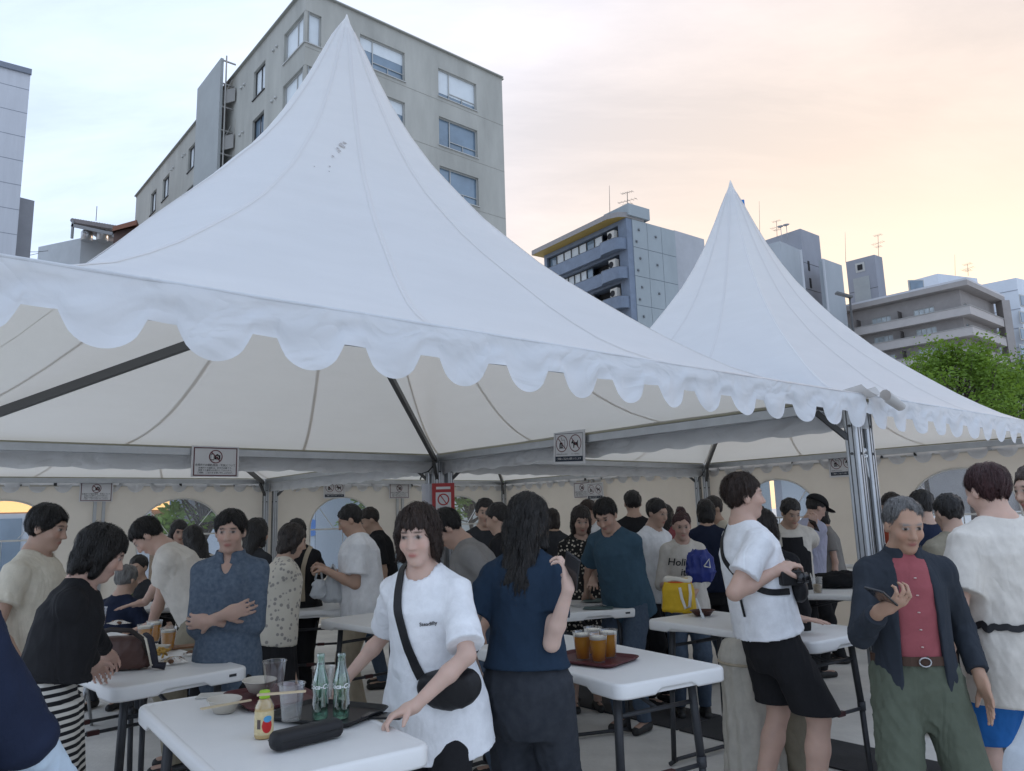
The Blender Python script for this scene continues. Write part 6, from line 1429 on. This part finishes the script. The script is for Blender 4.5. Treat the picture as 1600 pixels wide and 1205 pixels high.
WT = empty('ballast_tank', gpt(1540, 4.1), radians(20), 'white plastic ballast tank on the ground behind the grey bin', 'weight'); mb = MB(); prism_rings(mb, [[(x * f, y * f, z) for x, y in rrect(.55, .45, .08, 5)] for f, z in ((.94, 0), (1, .04), (1, .26), (.92, .36), (.6, .40))]); mb.build('tank', mat('tank_white', (.62, .64, .66), .4), WT); mb = MB(); mb.lathe([(.045, .40), (.045, .43), (.03, .435)], 16); mb.build('filler_cap', blackp, WT)
CH = empty('folding_chair', gpt(196, 6.15), radians(20), 'grey tubular folding chair of the seated person in navy', 'chair'); tub = mat('chair_tube', (.35, .36, .37), .35, metal=.7)
for s_ in (-1, 1):
    mb = MB(); mb.tube([(s_ * .21, -.25, 0), (s_ * .21, .05, .42), (s_ * .20, .22, .80)], .012, 8); mb.build('leg', tub, CH); mb = MB(); mb.tube([(s_ * .19, .24, 0), (s_ * .19, -.18, .44)], .012, 8); mb.build('leg', tub, CH)
mb = MB(); mb.tube([(-.20, .22, .80), (0, .235, .82), (.20, .22, .80)], .012, 8); mb.build('top_rail', tub, CH)
mb = MB(); mb.box((0, .0, .44), (.38, .38, .03)); bevel(mb.build('seat', MATS['cloth_grey'], CH), .01); mb = MB(); mb.box((0, .20, .68), (.38, .02, .16)); bevel(mb.build('backrest', MATS['cloth_grey'], CH), .008)
# ================================================================== PEOPLE
M_ = MATS
def W(x, y, Y): return tuple(aty(x, y, Y))
def TT(x, y, dz=.02): return tuple(onz(x, y, TZ + dz))
dn = (0, 0, -1)
# woman in white behind the foreground table
p = person('white_woman', 'woman in an oversized white tee with a black crossbody bag leaning on the near table', 676, 3.0, 1.63, -108, fem=True, lean=12, head=(4, 6, 0), fat=.98, vox=.0068,
    armL=dict(w=TT(648, 1104, .055), el=(-.7, .35, -.5), hand='hold', n=(0, .3, -1), dw=(-.85, -.35, -.25)), armR=dict(w=TT(540, 1062, .06), el=(.2, -.8, -.4), hand='hold', n=(-.3, .2, -.8)),
    hair=('bob', 'brown'), skin=(.60, .41, .33), top=dict(m=M_['cloth_white'], ease=.040, hem=.74, sleeve=.86, loose=.029, fold=.0055, flare=.02, wl=.15), bottom=dict(kind='trousers', m=M_['cloth_black']))
root, sh = p['root'], p['shirt']; tp = p['tp']
f3 = lambda q: Vector([float(x) for x in q])
text_on(sh, 'Steadilly', .018, f3(tp(-.062, .16, 1.26)), f3(p['RT'] @ v3(-1, 0, 0)), f3(p['RT'] @ v3(0, 0, 1)), mat('print_ink', (.03, .03, .03), .7), parent=root, bold=.0004)
CB = empty('crossbody_bag', root.location, root.rotation_euler.z, 'black padded crossbody bag worn by the woman in white', 'bag')
K = Sdf(.007); bc = tp(-.135, .155, 1.04); K.ell(bc, (.125, .05, .085), p['RT'] @ roty(radians(10)), k=.02); K.half(bc + p['RT'] @ v3(0, 0, .055), p['RT'] @ v3(.12, 0, 1), .02); V, Q = K.mesh(folds(8, .003, .08)); link('bag_body', np_mesh('bag', V, Q), mat('nylon_black', (.012, .012, .014), .5, bump=.3, bscale=90), CB)
strap = [tp(*q) for q in ((.06, -.02, 1.45), (.075, .06, 1.42), (.07, .12, 1.36), (.055, .16, 1.28), (.035, .18, 1.20), (.01, .2, 1.13), (-.03, .22, 1.07))]
ribbon_on('strap', sh, strap, .036, MATS['nylon_black'], .004, CB); ribbon_on('strap', sh, [tp(*q) for q in ((-.20, .17, 1.06), (-.24, .06, 1.12), (-.25, -.06, 1.2), (-.15, -.16, 1.32), (-.02, -.12, 1.42), (.06, -.04, 1.45))], .030, MATS['nylon_black'], .004, CB)
# woman in navy seen from behind
p = person('navy_woman', 'long-haired woman in a dark teal tee and black jeans seen from behind', 816, 3.12, 1.66, 76, fem=True, lean=3, head=(14, -18, 0), vox=.0075,
    armR=dict(w=W(888, 920, 2.90), el=(.35, -1, -.55), hand='hold', n=(-.9, .2, .3), d=(-.1, .25, .95)), armL=dict(l=(-.235, .10, .90), el=(-.5, -.8, -.2)), hair=('long', 'black', .30), skin=(.62, .44, .36),
    top=dict(m=M_['cloth_navy'], ease=.028, hem=.985, sleeve=.62, loose=.024, fold=.006), bottom=dict(kind='wide', m=M_['cloth_wash'], w=.088, hem=.05))
def phone_at(pos, label, rot=(radians(60), 0, 0)):
    mb = MB(); mb.box((0, 0, 0), (.072, .008, .148)); o = mb.build('phone', phonem); bevel(o, .004, 3); o.location = pos; o.rotation_euler = rot; return tag(o, label, 'phone')
phone_at(W(893, 892, 2.88), 'phone in the hand of the woman in dark teal', (radians(25), radians(30), radians(-40)))
# man in white tee and black shorts
p = person('shorts_man', 'tall man in a white tee and black shorts with a sling bag across his chest', 1182, 4.0, 1.76, 8, lean=-10, side=2, head=(4, -6, 0), vox=.0075, armR=dict(w=W(1212, 893, 3.82), el=(.15, -.25, -1), hand='hold', n=(-.4, .3, -.9)), armL=dict(w=TT(1247, 982, .03), el=(-.5, -.7, -.4), hand='flat', n=dn, dw=(.8, -.2, -.05)),
    feet=((.14, .10, -14), (-.10, -.06, 10)), hair=('short', 'brown'), skin=(.56, .37, .29), top=dict(m=M_['cloth_white'], ease=.038, hem=.90, sleeve=.66, loose=.026, fold=.0065), bottom=dict(kind='shorts', m=M_['cloth_black'], hem=.53, w=.10, fold=1.0, waist=.985, ease=.010), shoes='white')
SB_ = empty('sling_bag', p['root'].location, p['root'].rotation_euler.z, 'black sling bag across the chest of the man in shorts', 'bag'); tp = p['tp']; sh = p['shirt']
K = Sdf(.008); bc = tp(.05, .160, 1.13); K.ell(bc, (.115, .045, .085), p['RT'] @ roty(radians(35)), k=.02); K.ell(tp(.10, .15, 1.08), (.06, .04, .06), p['RT'], k=.03); V, Q = K.mesh(folds(14, .005, .07)); link('bag_body', np_mesh('bag', V, Q), MATS['nylon_black'], SB_)
ribbon_on('strap', sh, [tp(*q) for q in ((-.02, .18, 1.24), (-.07, .12, 1.38), (-.08, .0, 1.44), (-.05, -.12, 1.38), (.03, -.17, 1.28), (.12, -.14, 1.19), (.19, -.04, 1.12), (.19, .10, 1.10))], .030, MATS['nylon_black'], .004, SB_)
ribbon_on('loose_strap', sh, [tp(*q) for q in ((.10, -.16, 1.20), (.105, -.17, 1.12), (.11, -.17, 1.02))], .012, MATS['nylon_black'], .006, SB_)
CM = empty('camera_device', W(1234, 903, 3.82), radians(-20), 'small black camera held by the man in shorts and his companion', 'camera'); mb = MB(); mb.box((0, 0, 0), (.11, .05, .07)); bevel(mb.build('camera_body', blackp, CM), .008); mb = MB(); mb.cyl((.02, -.02, 0), (.075, -.03, 0), .026, n=16); mb.tube([(.05, -.027, 0), (.06, -.028, 0)], .028, 16); mb.build('lens', phonem, CM); CM.rotation_euler = (0, 0, radians(10))
# companion behind him
person('companion', 'woman in a beige cardigan half hidden behind the man in shorts', 1197, 4.5, 1.56, -125, fem=True, lean=6, head=(14, 0, 0), vox=.009, armR=dict(w=W(1216, 930, 4.2), hand='hold', n=(0, 0, 1)), hair=('bob', 'dark'), skin=(.58, .38, .31), top=dict(m=M_['cloth_black'], ease=.03, hem=.9, sleeve=1.7), bottom=dict(kind='wide', m=M_['cloth_khaki']))
# old man in the jacket
p = person('old_man', 'older man in a dark jacket, rose shirt and olive trousers looking at a phone', 1400, 3.22, 1.60, -98, lean=2, head=(16, 4, 0), vox=.0068, fat=.97, armR=dict(w=W(1374, 955, 2.95), el=(.15, -.8, -.7), hand='hold', n=(-.35, -.2, .9), d=(-.6, .5, .4)), armL=dict(l=(-.235, .06, .90), el=(-.35, -1, 0), hand='flat', n=(1, 0, 0)),
    hair=('thin', 'grey'), skin=(.42, .255, .175), top=dict(m=M_['cloth_jacket'], name='jacket', ease=.026, hem=.80, sleeve=1.86, loose=.022, open=.075, collar=.012, fold=.0065, inner=dict(m=M_['cloth_rose'], hem=.985)), bottom=dict(kind='trousers', m=M_['cloth_olive'], ease=.022, w=.078, waist=1.02, fold=1.3), feet=((.13, .02, -12), (-.12, -.02, 12)))
phone_at(W(1377, 932, 2.87), 'phone in the hand of the older man', (radians(65), radians(12), radians(-50)))
tp = p['tp']; sh_in = [c for c in p['root'].children if c.name.startswith('trousers')][0]
mb = MB(); rows = []
tb = bvh(sh_in)
for a in np.linspace(0, 2 * pi, 49):
    o_ = Vector([float(q) for q in p['P'] + v3(.5 * sin(a), .5 * cos(a), .045)]); c_ = Vector([float(q) for q in p['P'] + v3(0, 0, .045)]); h = tb.ray_cast(o_, (c_ - o_).normalized()); q = h[0] if h[0] is not None else c_ + (o_ - c_).normalized() * .15; n = (o_ - c_).normalized(); rows.append([q + n * .003 + Vector((0, 0, z)) for z in (-.017, .017)] + [q + n * .009 + Vector((0, 0, .017)), q + n * .009 + Vector((0, 0, -.017))])
mb.grid([r + [r[0]] for r in rows], smooth=False); mb.build('belt', mat('belt_brown', (.06, .03, .018), .5), p['root'])
fr_ = rows[0][3]; mb = MB(); mb.tube([fr_ + Vector((.022 * cos(a), .006, .017 + .017 * sin(a))) for a in np.linspace(0, 2 * pi, 13)], .003, 6); mb.build('buckle', steel, p['root'])
inn = [c for c in p['root'].children if c.name.startswith('inner_shirt')][0]; ti = bvh(inn); mb = MB()
for z in (1.06, 1.13, 1.20, 1.27, 1.34):
    o_ = f3(tp(0, .5, z)); h = ti.ray_cast(o_, f3(p['RT'] @ v3(0, -1, 0)))
    if h[0] is not None: mb.lathe([(.0055, -.002), (.006, .001), (.002, .0025)], 8, c=h[0] + Vector((0, .003, 0)))
mb.build('button', mat('button_pale', (.55, .42, .38), .4), p['root'])
# man in cream tee seen from behind at the right
p = person('cream_back_man', 'man in a long cream tee and blue shorts seen from behind at the right', 1556, 3.4, 1.74, 96, head=(14, 6, 0), vox=.0078, fat=1.12, armL=dict(l=(-.31, .02, .84), el=(-.5, -.9, 0), hand='relax', n=(.2, -1, 0)), hair=('short', 'reddish'), skin=(.56, .37, .29),
    top=dict(m=M_['cloth_offwhite'], ease=.045, hem=.70, sleeve=.80, loose=.040, fold=.0075), bottom=dict(kind='shorts', m=M_['cloth_blue'], hem=.50, w=.10), shoes='white')
WBG = empty('waist_bag', p['root'].location, p['root'].rotation_euler.z, 'blue and yellow waist pouch on a dark strap at the right', 'bag'); tp = p['tp']
ribbon_on('strap', p['shirt'], [tp(.3 * sin(a), -.3 * cos(a), 1.02) for a in np.linspace(-1.7, 1.7, 21)], .026, MATS['nylon_black'], .004, WBG)
K = Sdf(.008); K.ell(tp(.10, -.235, .93), (.075, .035, .075), k=.02); V, Q = K.mesh(); link('pouch', np_mesh('bag', V, Q), mat('pouch_blue', (.02, .07, .25), .5), WBG); mb = MB(); mb.box(f3(tp(.10, -.272, .945)), (.11, .008, .018)); mb.build('yellow_band', mat('band_yellow', (.65, .5, .05), .5), WBG)
person('right_edge_man', 'dark-haired man in black half cut off at the right edge behind the cream tee', 1628, 3.75, 1.74, -170, head=(8, 0, 0), vox=.010, hair=('short', 'brown'), top=dict(m=M_['cloth_black'], sleeve=.7), bottom=dict(kind='trousers', m=M_['cloth_charcoal']))
p = person('right_near', 'person in a loose grey linen shirt cut off by the right edge, nearest the camera', 1690, 1.78, 1.53, 118, fem=True, vox=.009, head=(8, 0, 0), armL=dict(l=(-.40, .10, .86), el=(-1, -.6, 0)), hair=('bob', 'dark'), top=dict(m=M_['cloth_greylinen'], ease=.055, hem=.62, sleeve=1.5, loose=.045, fold=.010, wl=.2, flare=.05), bottom=dict(kind='wide', m=M_['cloth_lilac'], w=.11))
# left edge
p = person('left_near', 'person in a navy tee over pale blue sleeves cut off by the left edge', -108, 1.72, 1.70, 70, fem=True, vox=.009, fat=1.1, head=(10, 0, 0), armR=dict(l=(.22, .24, .88), el=(1, -.6, -.5), hand='relax'), hair=('bob', 'dark'), top=dict(m=M_['cloth_dknavy'], ease=.045, hem=.80, sleeve=1.06, loose=.045, fold=.008), bottom=dict(kind='trousers', m=M_['cloth_dknavy']))
sh_, el_, wr_ = p['arms'][0]; K = Sdf(.009); K.cone(el_ + (wr_ - el_) * .04, el_ + (wr_ - el_) * .95, .052, .042, k=.02, flat=True); V, Q = K.mesh(folds(41, .005, .07)); link('under_sleeve', np_mesh('sleeve', V, Q), M_['cloth_lightblue'], p['root'])
person('striped_woman', 'woman in a black cardigan and striped dress bending over the brown handbag', 88, 3.08, 1.60, 22, fem=True, lean=13, head=(20, 4, 0), vox=.0075, armR=dict(w=TT(150, 1046, .07), el=(.6, -.8, -.5), hand='hold', n=(0, .4, -.8)), armL=dict(w=TT(172, 1030, .07), el=(-.8, -.4, -.4), hand='hold'), hair=('bob', 'black'), skin=(.52, .34, .27),
    top=dict(m=M_['cloth_black'], name='cardigan', ease=.026, hem=1.05, sleeve=1.86, loose=.020, fold=.006, flare=.012), bottom=dict(kind='skirt', m=M_['cloth_stripes'], hem=.16, flare=.05, waist=1.14))
person('cream_left_man', 'man in a cream tee at the far left behind the striped dress', 52, 3.95, 1.70, 5, lean=3, head=(14, 0, 0), vox=.0085, armR=dict(l=(.26, .14, .88), el=(.6, -.9, -.2)), hair=('short', 'black'), skin=(.43, .28, .21), top=dict(m=M_['cloth_cream'], ease=.034, hem=.84, sleeve=.6, loose=.026), bottom=dict(kind='trousers', m=M_['cloth_dknavy']))
person('bending_man', 'man in a white tee bending over the rear left table with both hands on it', 292, 5.15, 1.76, 196, lean=30, head=(38, 0, 0), vox=.0085, pelvis=(0, -.12, .95), armL=dict(w=TT(236, 978), el=(-.5, -.6, .3), hand='flat', n=dn, dw=(-.6, -.5, -.1)), armR=dict(w=TT(210, 966), el=(.5, -.6, .3), hand='flat', n=dn, dw=(-.7, -.3, -.1)), hair=('short', 'black'), skin=(.50, .33, .26), top=dict(m=M_['cloth_offwhite'], ease=.036, hem=.86, sleeve=.6, loose=.028), bottom=dict(kind='trousers', m=M_['cloth_khaki'], ease=.024, w=.075))
person('denim_man', 'person in a blue denim shirt standing with arms crossed behind the left table', 362, 4.05, 1.64, -84, head=(6, 4, 0), vox=.0075, fat=.92, armR=dict(l=(-.03, .215, 1.13), el=(.5, -.25, -1), hand='relax', n=(0, -1, .1), d=(-1, -.15, .25)), armL=dict(l=(.04, .185, 1.10), el=(-.5, -.25, -1), hand='relax', n=(0, -1, .1), d=(1, -.2, -.05)), hair=('short', 'black'), skin=(.50, .33, .26), top=dict(m=M_['cloth_denimshirt'], ease=.026, hem=.74, sleeve=1.72, loose=.022, fold=.006, collar=.012, flare=.015), bottom=dict(kind='trousers', m=M_['cloth_black']))
person('floral_left', 'woman in a cream patterned top right of the denim shirt', 432, 5.1, 1.56, 25, fem=True, lean=8, head=(14, 0, 0), vox=.010, armR=dict(w=TT(470, 935, .04), hand='hold'), hair=('bob', 'dark'), top=dict(m=M_['cloth_creamfloral'], ease=.045, hem=.85, sleeve=.9, loose=.04), bottom=dict(kind='skirt', m=M_['cloth_black'], hem=.2))
person('dark_head_left', 'dark-haired person in black just behind the denim shirt', 398, 5.9, 1.60, 60, fem=True, vox=.012, hair=('long', 'black'), top=dict(m=M_['cloth_charcoal'], sleeve=1.8), bottom=dict(kind='trousers', m=M_['cloth_black']))
p = person('black_top_woman', 'woman in a black top with a beige shoulder strap at the back', 470, 6.35, 1.60, -95, fem=True, lean=6, head=(20, 4, 0), vox=.010, armL=dict(w=TT(500, 930, .05), hand='hold'), armR=dict(w=TT(450, 930, .05), hand='hold'), hair=('short', 'black'), skin=(.47, .31, .24), top=dict(m=M_['cloth_black'], ease=.04, hem=.85, sleeve=.9, loose=.04), bottom=dict(kind='trousers', m=M_['cloth_black']))
tp = p['tp']; ribbon_on('strap', p['shirt'], [tp(*q) for q in ((-.10, -.02, 1.42), (-.105, .08, 1.38), (-.10, .15, 1.28), (-.10, .17, 1.15), (-.10, .18, 1.0))], .035, M_['cloth_beige'], .004, p['root'])
person('bags_man', 'man in a white tee holding two white carrier bags', 567, 6.1, 1.70, -168, lean=5, head=(22, 0, 0), vox=.0095, fat=1.1, armL=dict(w=W(512, 893, 5.95), el=(-.4, -.7, -.9), hand='grip', n=(0, .3, -1)), armR=dict(w=W(508, 890, 6.2), el=(.4, -.7, -.9), hand='grip'), hair=('short', 'black'), skin=(.48, .31, .23), top=dict(m=M_['cloth_white'], ease=.045, hem=.80, sleeve=.75, loose=.036), bottom=dict(kind='trousers', m=M_['cloth_beige']))
cbm = mat('carrier_bag', (.66, .69, .72), .35, trans=.3, trcol=(.75, .78, .8), bump=.6, bscale=22, bdist=.01)
for k, (x, y, w_, h_, lb) in enumerate(((520, 942, .10, .20, 'larger white carrier bag hanging on the right of the pair'), (498, 936, .07, .15, 'smaller white carrier bag hanging on the left of the pair'))):
    C_ = empty('carrier_bag', W(x, y, 6.0 - .05 * k), .4 * k, lb, 'bag', 'white carrier bags'); K = Sdf(.008); K.loft((0, 0, 0), np.eye(3), [0, .03, h_ * .7, h_], [w_ * .7, w_, w_ * .85, w_ * .5], [w_ * .4, w_ * .6, w_ * .5, w_ * .2], k=.02); V, Q = K.mesh(folds(50 + k, .009, .06)); link('bag_body', np_mesh('bag', V, Q), cbm, C_)
    mb = MB()
    for s_ in (-.4, .35): mb.tube([(w_ * s_, 0, h_ * .95), (w_ * s_ * .6, -.01, h_ + .05), (0, -.01, h_ + .085), (w_ * s_ * .2, .01, h_ + .05)], .008, 6)
    mb.build('handle', cbm, C_)
# right of the woman in white
person('grey_cardigan_man', 'man in a grey cardigan bending forward between the two near women', 772, 4.75, 1.70, 186, lean=24, head=(34, 0, 0), vox=.0085, armL=dict(w=W(752, 985, 4.5), el=(-.3, -1, 0), hand='relax'), hair=('short', 'black'), skin=(.45, .29, .22), top=dict(m=M_['cloth_grey'], name='cardigan', ease=.036, hem=.82, sleeve=1.35, loose=.028), bottom=dict(kind='trousers', m=M_['cloth_denim']))
person('back_head_a', 'black-haired person in dark clothes behind the grey cardigan, left of two', 757, 6.6, 1.72, -80, vox=.012, hair=('short', 'black'), top=dict(m=M_['cloth_charcoal']), bottom=dict(kind='trousers', m=M_['cloth_black']))
person('back_head_b', 'black-haired person in black behind the long-haired woman in teal', 786, 5.8, 1.67, 160, vox=.012, head=(20, 0, 0), hair=('short', 'black'), top=dict(m=M_['cloth_black'], sleeve=1.8), bottom=dict(kind='trousers', m=M_['cloth_black']))
person('floral_woman', 'woman in a black floral dress behind the back table', 903, 6.35, 1.64, -85, fem=True, lean=10, head=(14, 0, 0), vox=.010, armL=dict(w=TT(925, 950), el=(-.7, -.4, -.3), hand='flat', n=dn), hair=('long', 'dark', .3), skin=(.47, .31, .24), top=dict(m=M_['cloth_floral'], ease=.03, hem=.9, sleeve=.5), bottom=dict(kind='skirt', m=M_['cloth_floral'], hem=.25))
person('blue_tee_man', 'man in a slate blue tee and jeans leaning with both hands on the back table', 972, 5.75, 1.72, -128, lean=20, head=(22, 8, 0), vox=.0085, armL=dict(w=TT(985, 938), el=(-.8, -.4, 0), hand='grip', n=dn, dw=(-.1, -.8, -.4)), armR=dict(w=TT(916, 935), el=(.8, -.3, 0), hand='flat', n=dn), hair=('short', 'black'), skin=(.44, .28, .21), top=dict(m=M_['cloth_teal'], ease=.042, hem=.80, sleeve=.75, loose=.034), bottom=dict(kind='trousers', m=M_['cloth_denim'], ease=.022))
p = PEOPLE['blue_tee_man']; sh_, el_, wr_ = p['arms'][1]; mb = MB(); d = Vector(list(map(float, wr_ - el_))).normalized(); c_ = Vector(list(map(float, wr_ - (wr_ - el_) * .12))); mb.tube([c_ - d * .012, c_ + d * .012], .034, 14); mb.build('wrist_watch', blackp, p['root'])
person('white_tee_back', 'person in a white tee just right of the man in slate blue', 1010, 6.45, 1.68, -50, lean=8, head=(12, 0, 0), vox=.011, armR=dict(w=TT(1018, 920, .03)), hair=('short', 'black'), top=dict(m=M_['cloth_white'], ease=.036, sleeve=.7), bottom=dict(kind='trousers', m=M_['cloth_black']))
person('tall_black', 'tall black-haired person in black beside the plain rear wall', 990, 7.3, 1.77, 90, vox=.012, hair=('short', 'black'), top=dict(m=M_['cloth_black'], sleeve=.7), bottom=dict(kind='trousers', m=M_['cloth_black']))
p = person('bun_woman', 'woman with a hair bun in a cream tee with black lettering', 1062, 6.1, 1.56, -96, fem=True, lean=5, head=(12, 0, 0), vox=.0095, armR=dict(l=(.12, .28, 1.02), hand='hold'), armL=dict(w=TT(1086, 925, .06), hand='hold'), hair=('bun', 'reddish'), skin=(.50, .33, .26), top=dict(m=M_['cloth_offwhite'], ease=.04, hem=.86, sleeve=1.1, loose=.034), bottom=dict(kind='trousers', m=M_['cloth_denim']))
tp = p['tp']
for s, z in (('Holidays', 1.27), ("it's", 1.19)): text_on(p['shirt'], s, .075, f3(tp(0, .2, z)), f3(p['RT'] @ v3(-1, 0, 0)), f3(p['RT'] @ v3(0, 0, 1)), MATS['print_ink'], shear=.2, bold=.001, parent=p['root'])
BLB = empty('blue_carrier_bag', W(1094, 884, 5.75), 0, 'deep blue drawstring bag held by the woman with the bun', 'bag'); K = Sdf(.009); K.loft((0, 0, 0), np.eye(3), [-.12, -.05, .07, .12], [.08, .12, .10, .05], [.05, .07, .06, .03], k=.02); V, Q = K.mesh(folds(61, .010, .08)); link('bag_body', np_mesh('bag', V, Q), mat('bag_blue', (.02, .035, .20), .4, bump=.4, bscale=20), BLB)
mb = MB(); mb.tube([(.01, -.075, .0), (.05, -.078, .05), (.055, -.075, -.01), (.01, -.078, .0)], .005, 6); mb.build('drawstring', ropem, BLB)
person('back_dark_right', 'dark-haired person in denim beside the rear tent pole, left of the man in shorts', 1103, 7.1, 1.66, 80, fem=True, vox=.012, hair=('bob', 'black'), top=dict(m=M_['cloth_dknavy'], sleeve=1.6), bottom=dict(kind='trousers', m=M_['cloth_black']))
p = person('apron_person', 'person in a cream tee and black apron leaning on the back right table', 1228, 6.6, 1.66, -100, lean=10, head=(22, 16, 0), vox=.0098, armL=dict(w=TT(1262, 890), el=(-.8, -.3, .1), hand='flat', n=dn), armR=dict(w=TT(1215, 893), el=(.6, -.5, 0), hand='flat', n=dn), hair=('short', 'black'), skin=(.45, .30, .22), top=dict(m=M_['cloth_offwhite'], ease=.04, sleeve=.85, loose=.036, hem=.86), bottom=dict(kind='trousers', m=M_['cloth_black']))
tp = p['tp']; t_ = bvh(p['shirt']); mb = MB(); rows = []
for z in np.linspace(1.36, .80, 9):
    row = []
    for x in np.linspace(-1, 1, 9):
        w_ = .085 if z > 1.28 else .15; o_ = f3(tp(x * w_, .5, z)); h = t_.ray_cast(o_, f3(p['RT'] @ v3(0, -1, 0))); row.append((h[0] if h[0] is not None else f3(tp(x * w_, .16, z))) + f3(p['RT'] @ v3(0, .008, 0)))
    rows.append(row)
mb.grid(rows); mb.build('apron', M_['cloth_black'], p['root'])
p = person('cap_person', 'person in a black cap and lilac shirt holding a phone at the back right', 1250, 7.3, 1.70, 12, lean=12, head=(24, 0, 0), vox=.0105, armR=dict(w=W(1266, 826, 7.0), hand='hold'), hair=('cap', 'black'), skin=(.5, .33, .26), top=dict(m=M_['cloth_lilac'], ease=.045, sleeve=1.2, loose=.04), bottom=dict(kind='trousers', m=M_['cloth_black']))
hp = p['hp']; K = Sdf(.009); K.ell(hp(0, -.012, .045), (.095, .112, .088), p['Rh'], k=.01); K.half(hp(0, 0, .045), p['Rh'] @ v3(0, 0, -1), .005); K.ell(hp(0, .13, .045), (.07, .07, .008), p['Rh'], k=.01); V, Q = K.mesh(); link('cap', np_mesh('cap', V, Q), M_['cloth_black'], p['root'])
phone_at(W(1272, 821, 6.95), 'phone in the hand of the person in the black cap', (radians(50), radians(20), radians(-50)))
person('right_back_a', 'curly dark-haired person in dark clothes behind the older man, left of two', 1443, 5.4, 1.66, 95, vox=.0105, hair=('short', 'black'), top=dict(m=M_['cloth_dknavy'], sleeve=.7), bottom=dict(kind='trousers', m=M_['cloth_black']))
person('right_back_b', 'person in a khaki shirt seen from behind, left of the cream tee', 1492, 4.5, 1.62, 96, lean=4, vox=.010, head=(10, 0, 0), hair=('short', 'black'), top=dict(m=M_['cloth_khaki'], ease=.04, sleeve=.8, loose=.034), bottom=dict(kind='trousers', m=M_['cloth_black']))
sf = ((.12, .42, 0), (-.12, .42, 0))
person('seated_navy', 'grey-haired person in navy seated on the folding chair', 186, 6.1, 1.66, 70, vox=.0105, pelvis=(0, 0, .52), feet=sf, lean=8, hair=('short', 'grey'), armR=dict(l=(.2, .35, .72)), armL=dict(l=(-.2, .35, .72)), top=dict(m=M_['cloth_dknavy'], sleeve=1.6, ease=.036), bottom=dict(kind='trousers', m=M_['cloth_charcoal'], hem=.06))
person('seated_far', 'dark-haired person seated at the far left facing the camera', 222, 7.3, 1.66, -95, vox=.012, pelvis=(0, 0, .55), feet=sf, hair=('short', 'black'), armR=dict(l=(.15, .35, .80)), armL=dict(l=(-.15, .35, .80)), top=dict(m=M_['cloth_charcoal'], sleeve=1.6), bottom=dict(kind='trousers', m=M_['cloth_charcoal'], hem=.06))
person('striped_back', 'person in a black and white striped top behind the denim shirt', 322, 6.2, 1.58, 150, fem=True, vox=.011, lean=12, head=(20, 0, 0), hair=('long', 'black'), top=dict(m=M_['cloth_stripes'], sleeve=1.2, ease=.036), bottom=dict(kind='trousers', m=M_['cloth_black']))
# more of the crowd farther back
CR = [(700, 8.2, 1.66, -70, 0, 'cloth_beige', 'short', 'beige-shirted person at the back just right of the red notice'), (866, 7.6, 1.63, 100, 1, 'cloth_charcoal', 'bob', 'dark-haired person in charcoal behind the floral dress, nearest the teal tee'),
      (930, 8.4, 1.74, -120, 0, 'cloth_white', 'short', 'person in white far back between the floral dress and the blue tee'), (1036, 7.9, 1.64, 60, 1, 'cloth_rose', 'long', 'long-haired person in rose far back left of the woman with the bun'),
      (1128, 7.4, 1.70, -150, 0, 'cloth_cream', 'short', 'person in cream at the back half hidden by the man in shorts'), (1165, 8.3, 1.62, -60, 1, 'cloth_black', 'bob', 'dark-haired person in black far back behind the man in shorts'),
      (1290, 7.9, 1.58, 170, 1, 'cloth_grey', 'bob', 'person in grey bending at the back table beside the beige bag'), (600, 7.4, 1.70, 190, 0, 'cloth_black', 'short', 'person in black at the back right of the man with carrier bags'),
      (645, 8.6, 1.64, -80, 1, 'cloth_lightblue', 'bob', 'person in pale blue far back above the bare table'), (275, 7.6, 1.62, -40, 1, 'cloth_offwhite', 'long', 'person in off-white behind the bending man'),
      (1415, 6.6, 1.68, 120, 0, 'cloth_red', 'short', 'person in dull red far back behind the older man')]
for i, (x, Y, H, f, fm, m_, hr, lb) in enumerate(CR):
    person('crowd%d' % i, lb, x, Y, H, f, fem=bool(fm), lean=4 + i % 3 * 5, head=(8 + i % 4 * 5, (i * 17) % 30 - 15, 0), vox=.0125, hair=(hr, ('black', 'dark', 'brown')[i % 3]), skin=((.5, .33, .26), (.45, .3, .22), (.56, .38, .30))[i % 3], armR=dict(l=(.16, .30, 1.0), hand='hold') if i % 2 else None, top=dict(m=M_[m_], sleeve=(.6, .8, 1.7)[i % 3], ease=.034), bottom=dict(kind='trousers', m=M_[('cloth_black', 'cloth_denim', 'cloth_charcoal')[i % 3]]))
GB = empty('green_bottle', W(203, 885, 6.6), 0, 'dark green bottle beside the seated people at the far left', 'bottle'); mb = MB(); mb.lathe([(.034, -.10), (.037, -.09), (.037, .08), (.028, .12), (.014, .15), (.013, .20), (.015, .205)], 16); mb.build('glass', mat('glass_green', (.02, .06, .015), .12, spec=.6), GB)
tb_s = copy_tree(TAB); tb_s.location = (GB.location.x - .05, GB.location.y + .1, 0); tb_s.rotation_euler = (0, 0, .5); GB.location.z = TZ + .10; tag(tb_s, 'white folding table between the seated people at the far left', 'table', 'white folding tables')

# thin repeated lines and fixings too small to pick apart
for o in bpy.data.objects:
    if o.name.split('.')[0] in ('wall_joint', 'siding_joint', 'hanger', 'vent_cap', 'groove', 'glazing_strip'): o['kind'] = 'stuff'
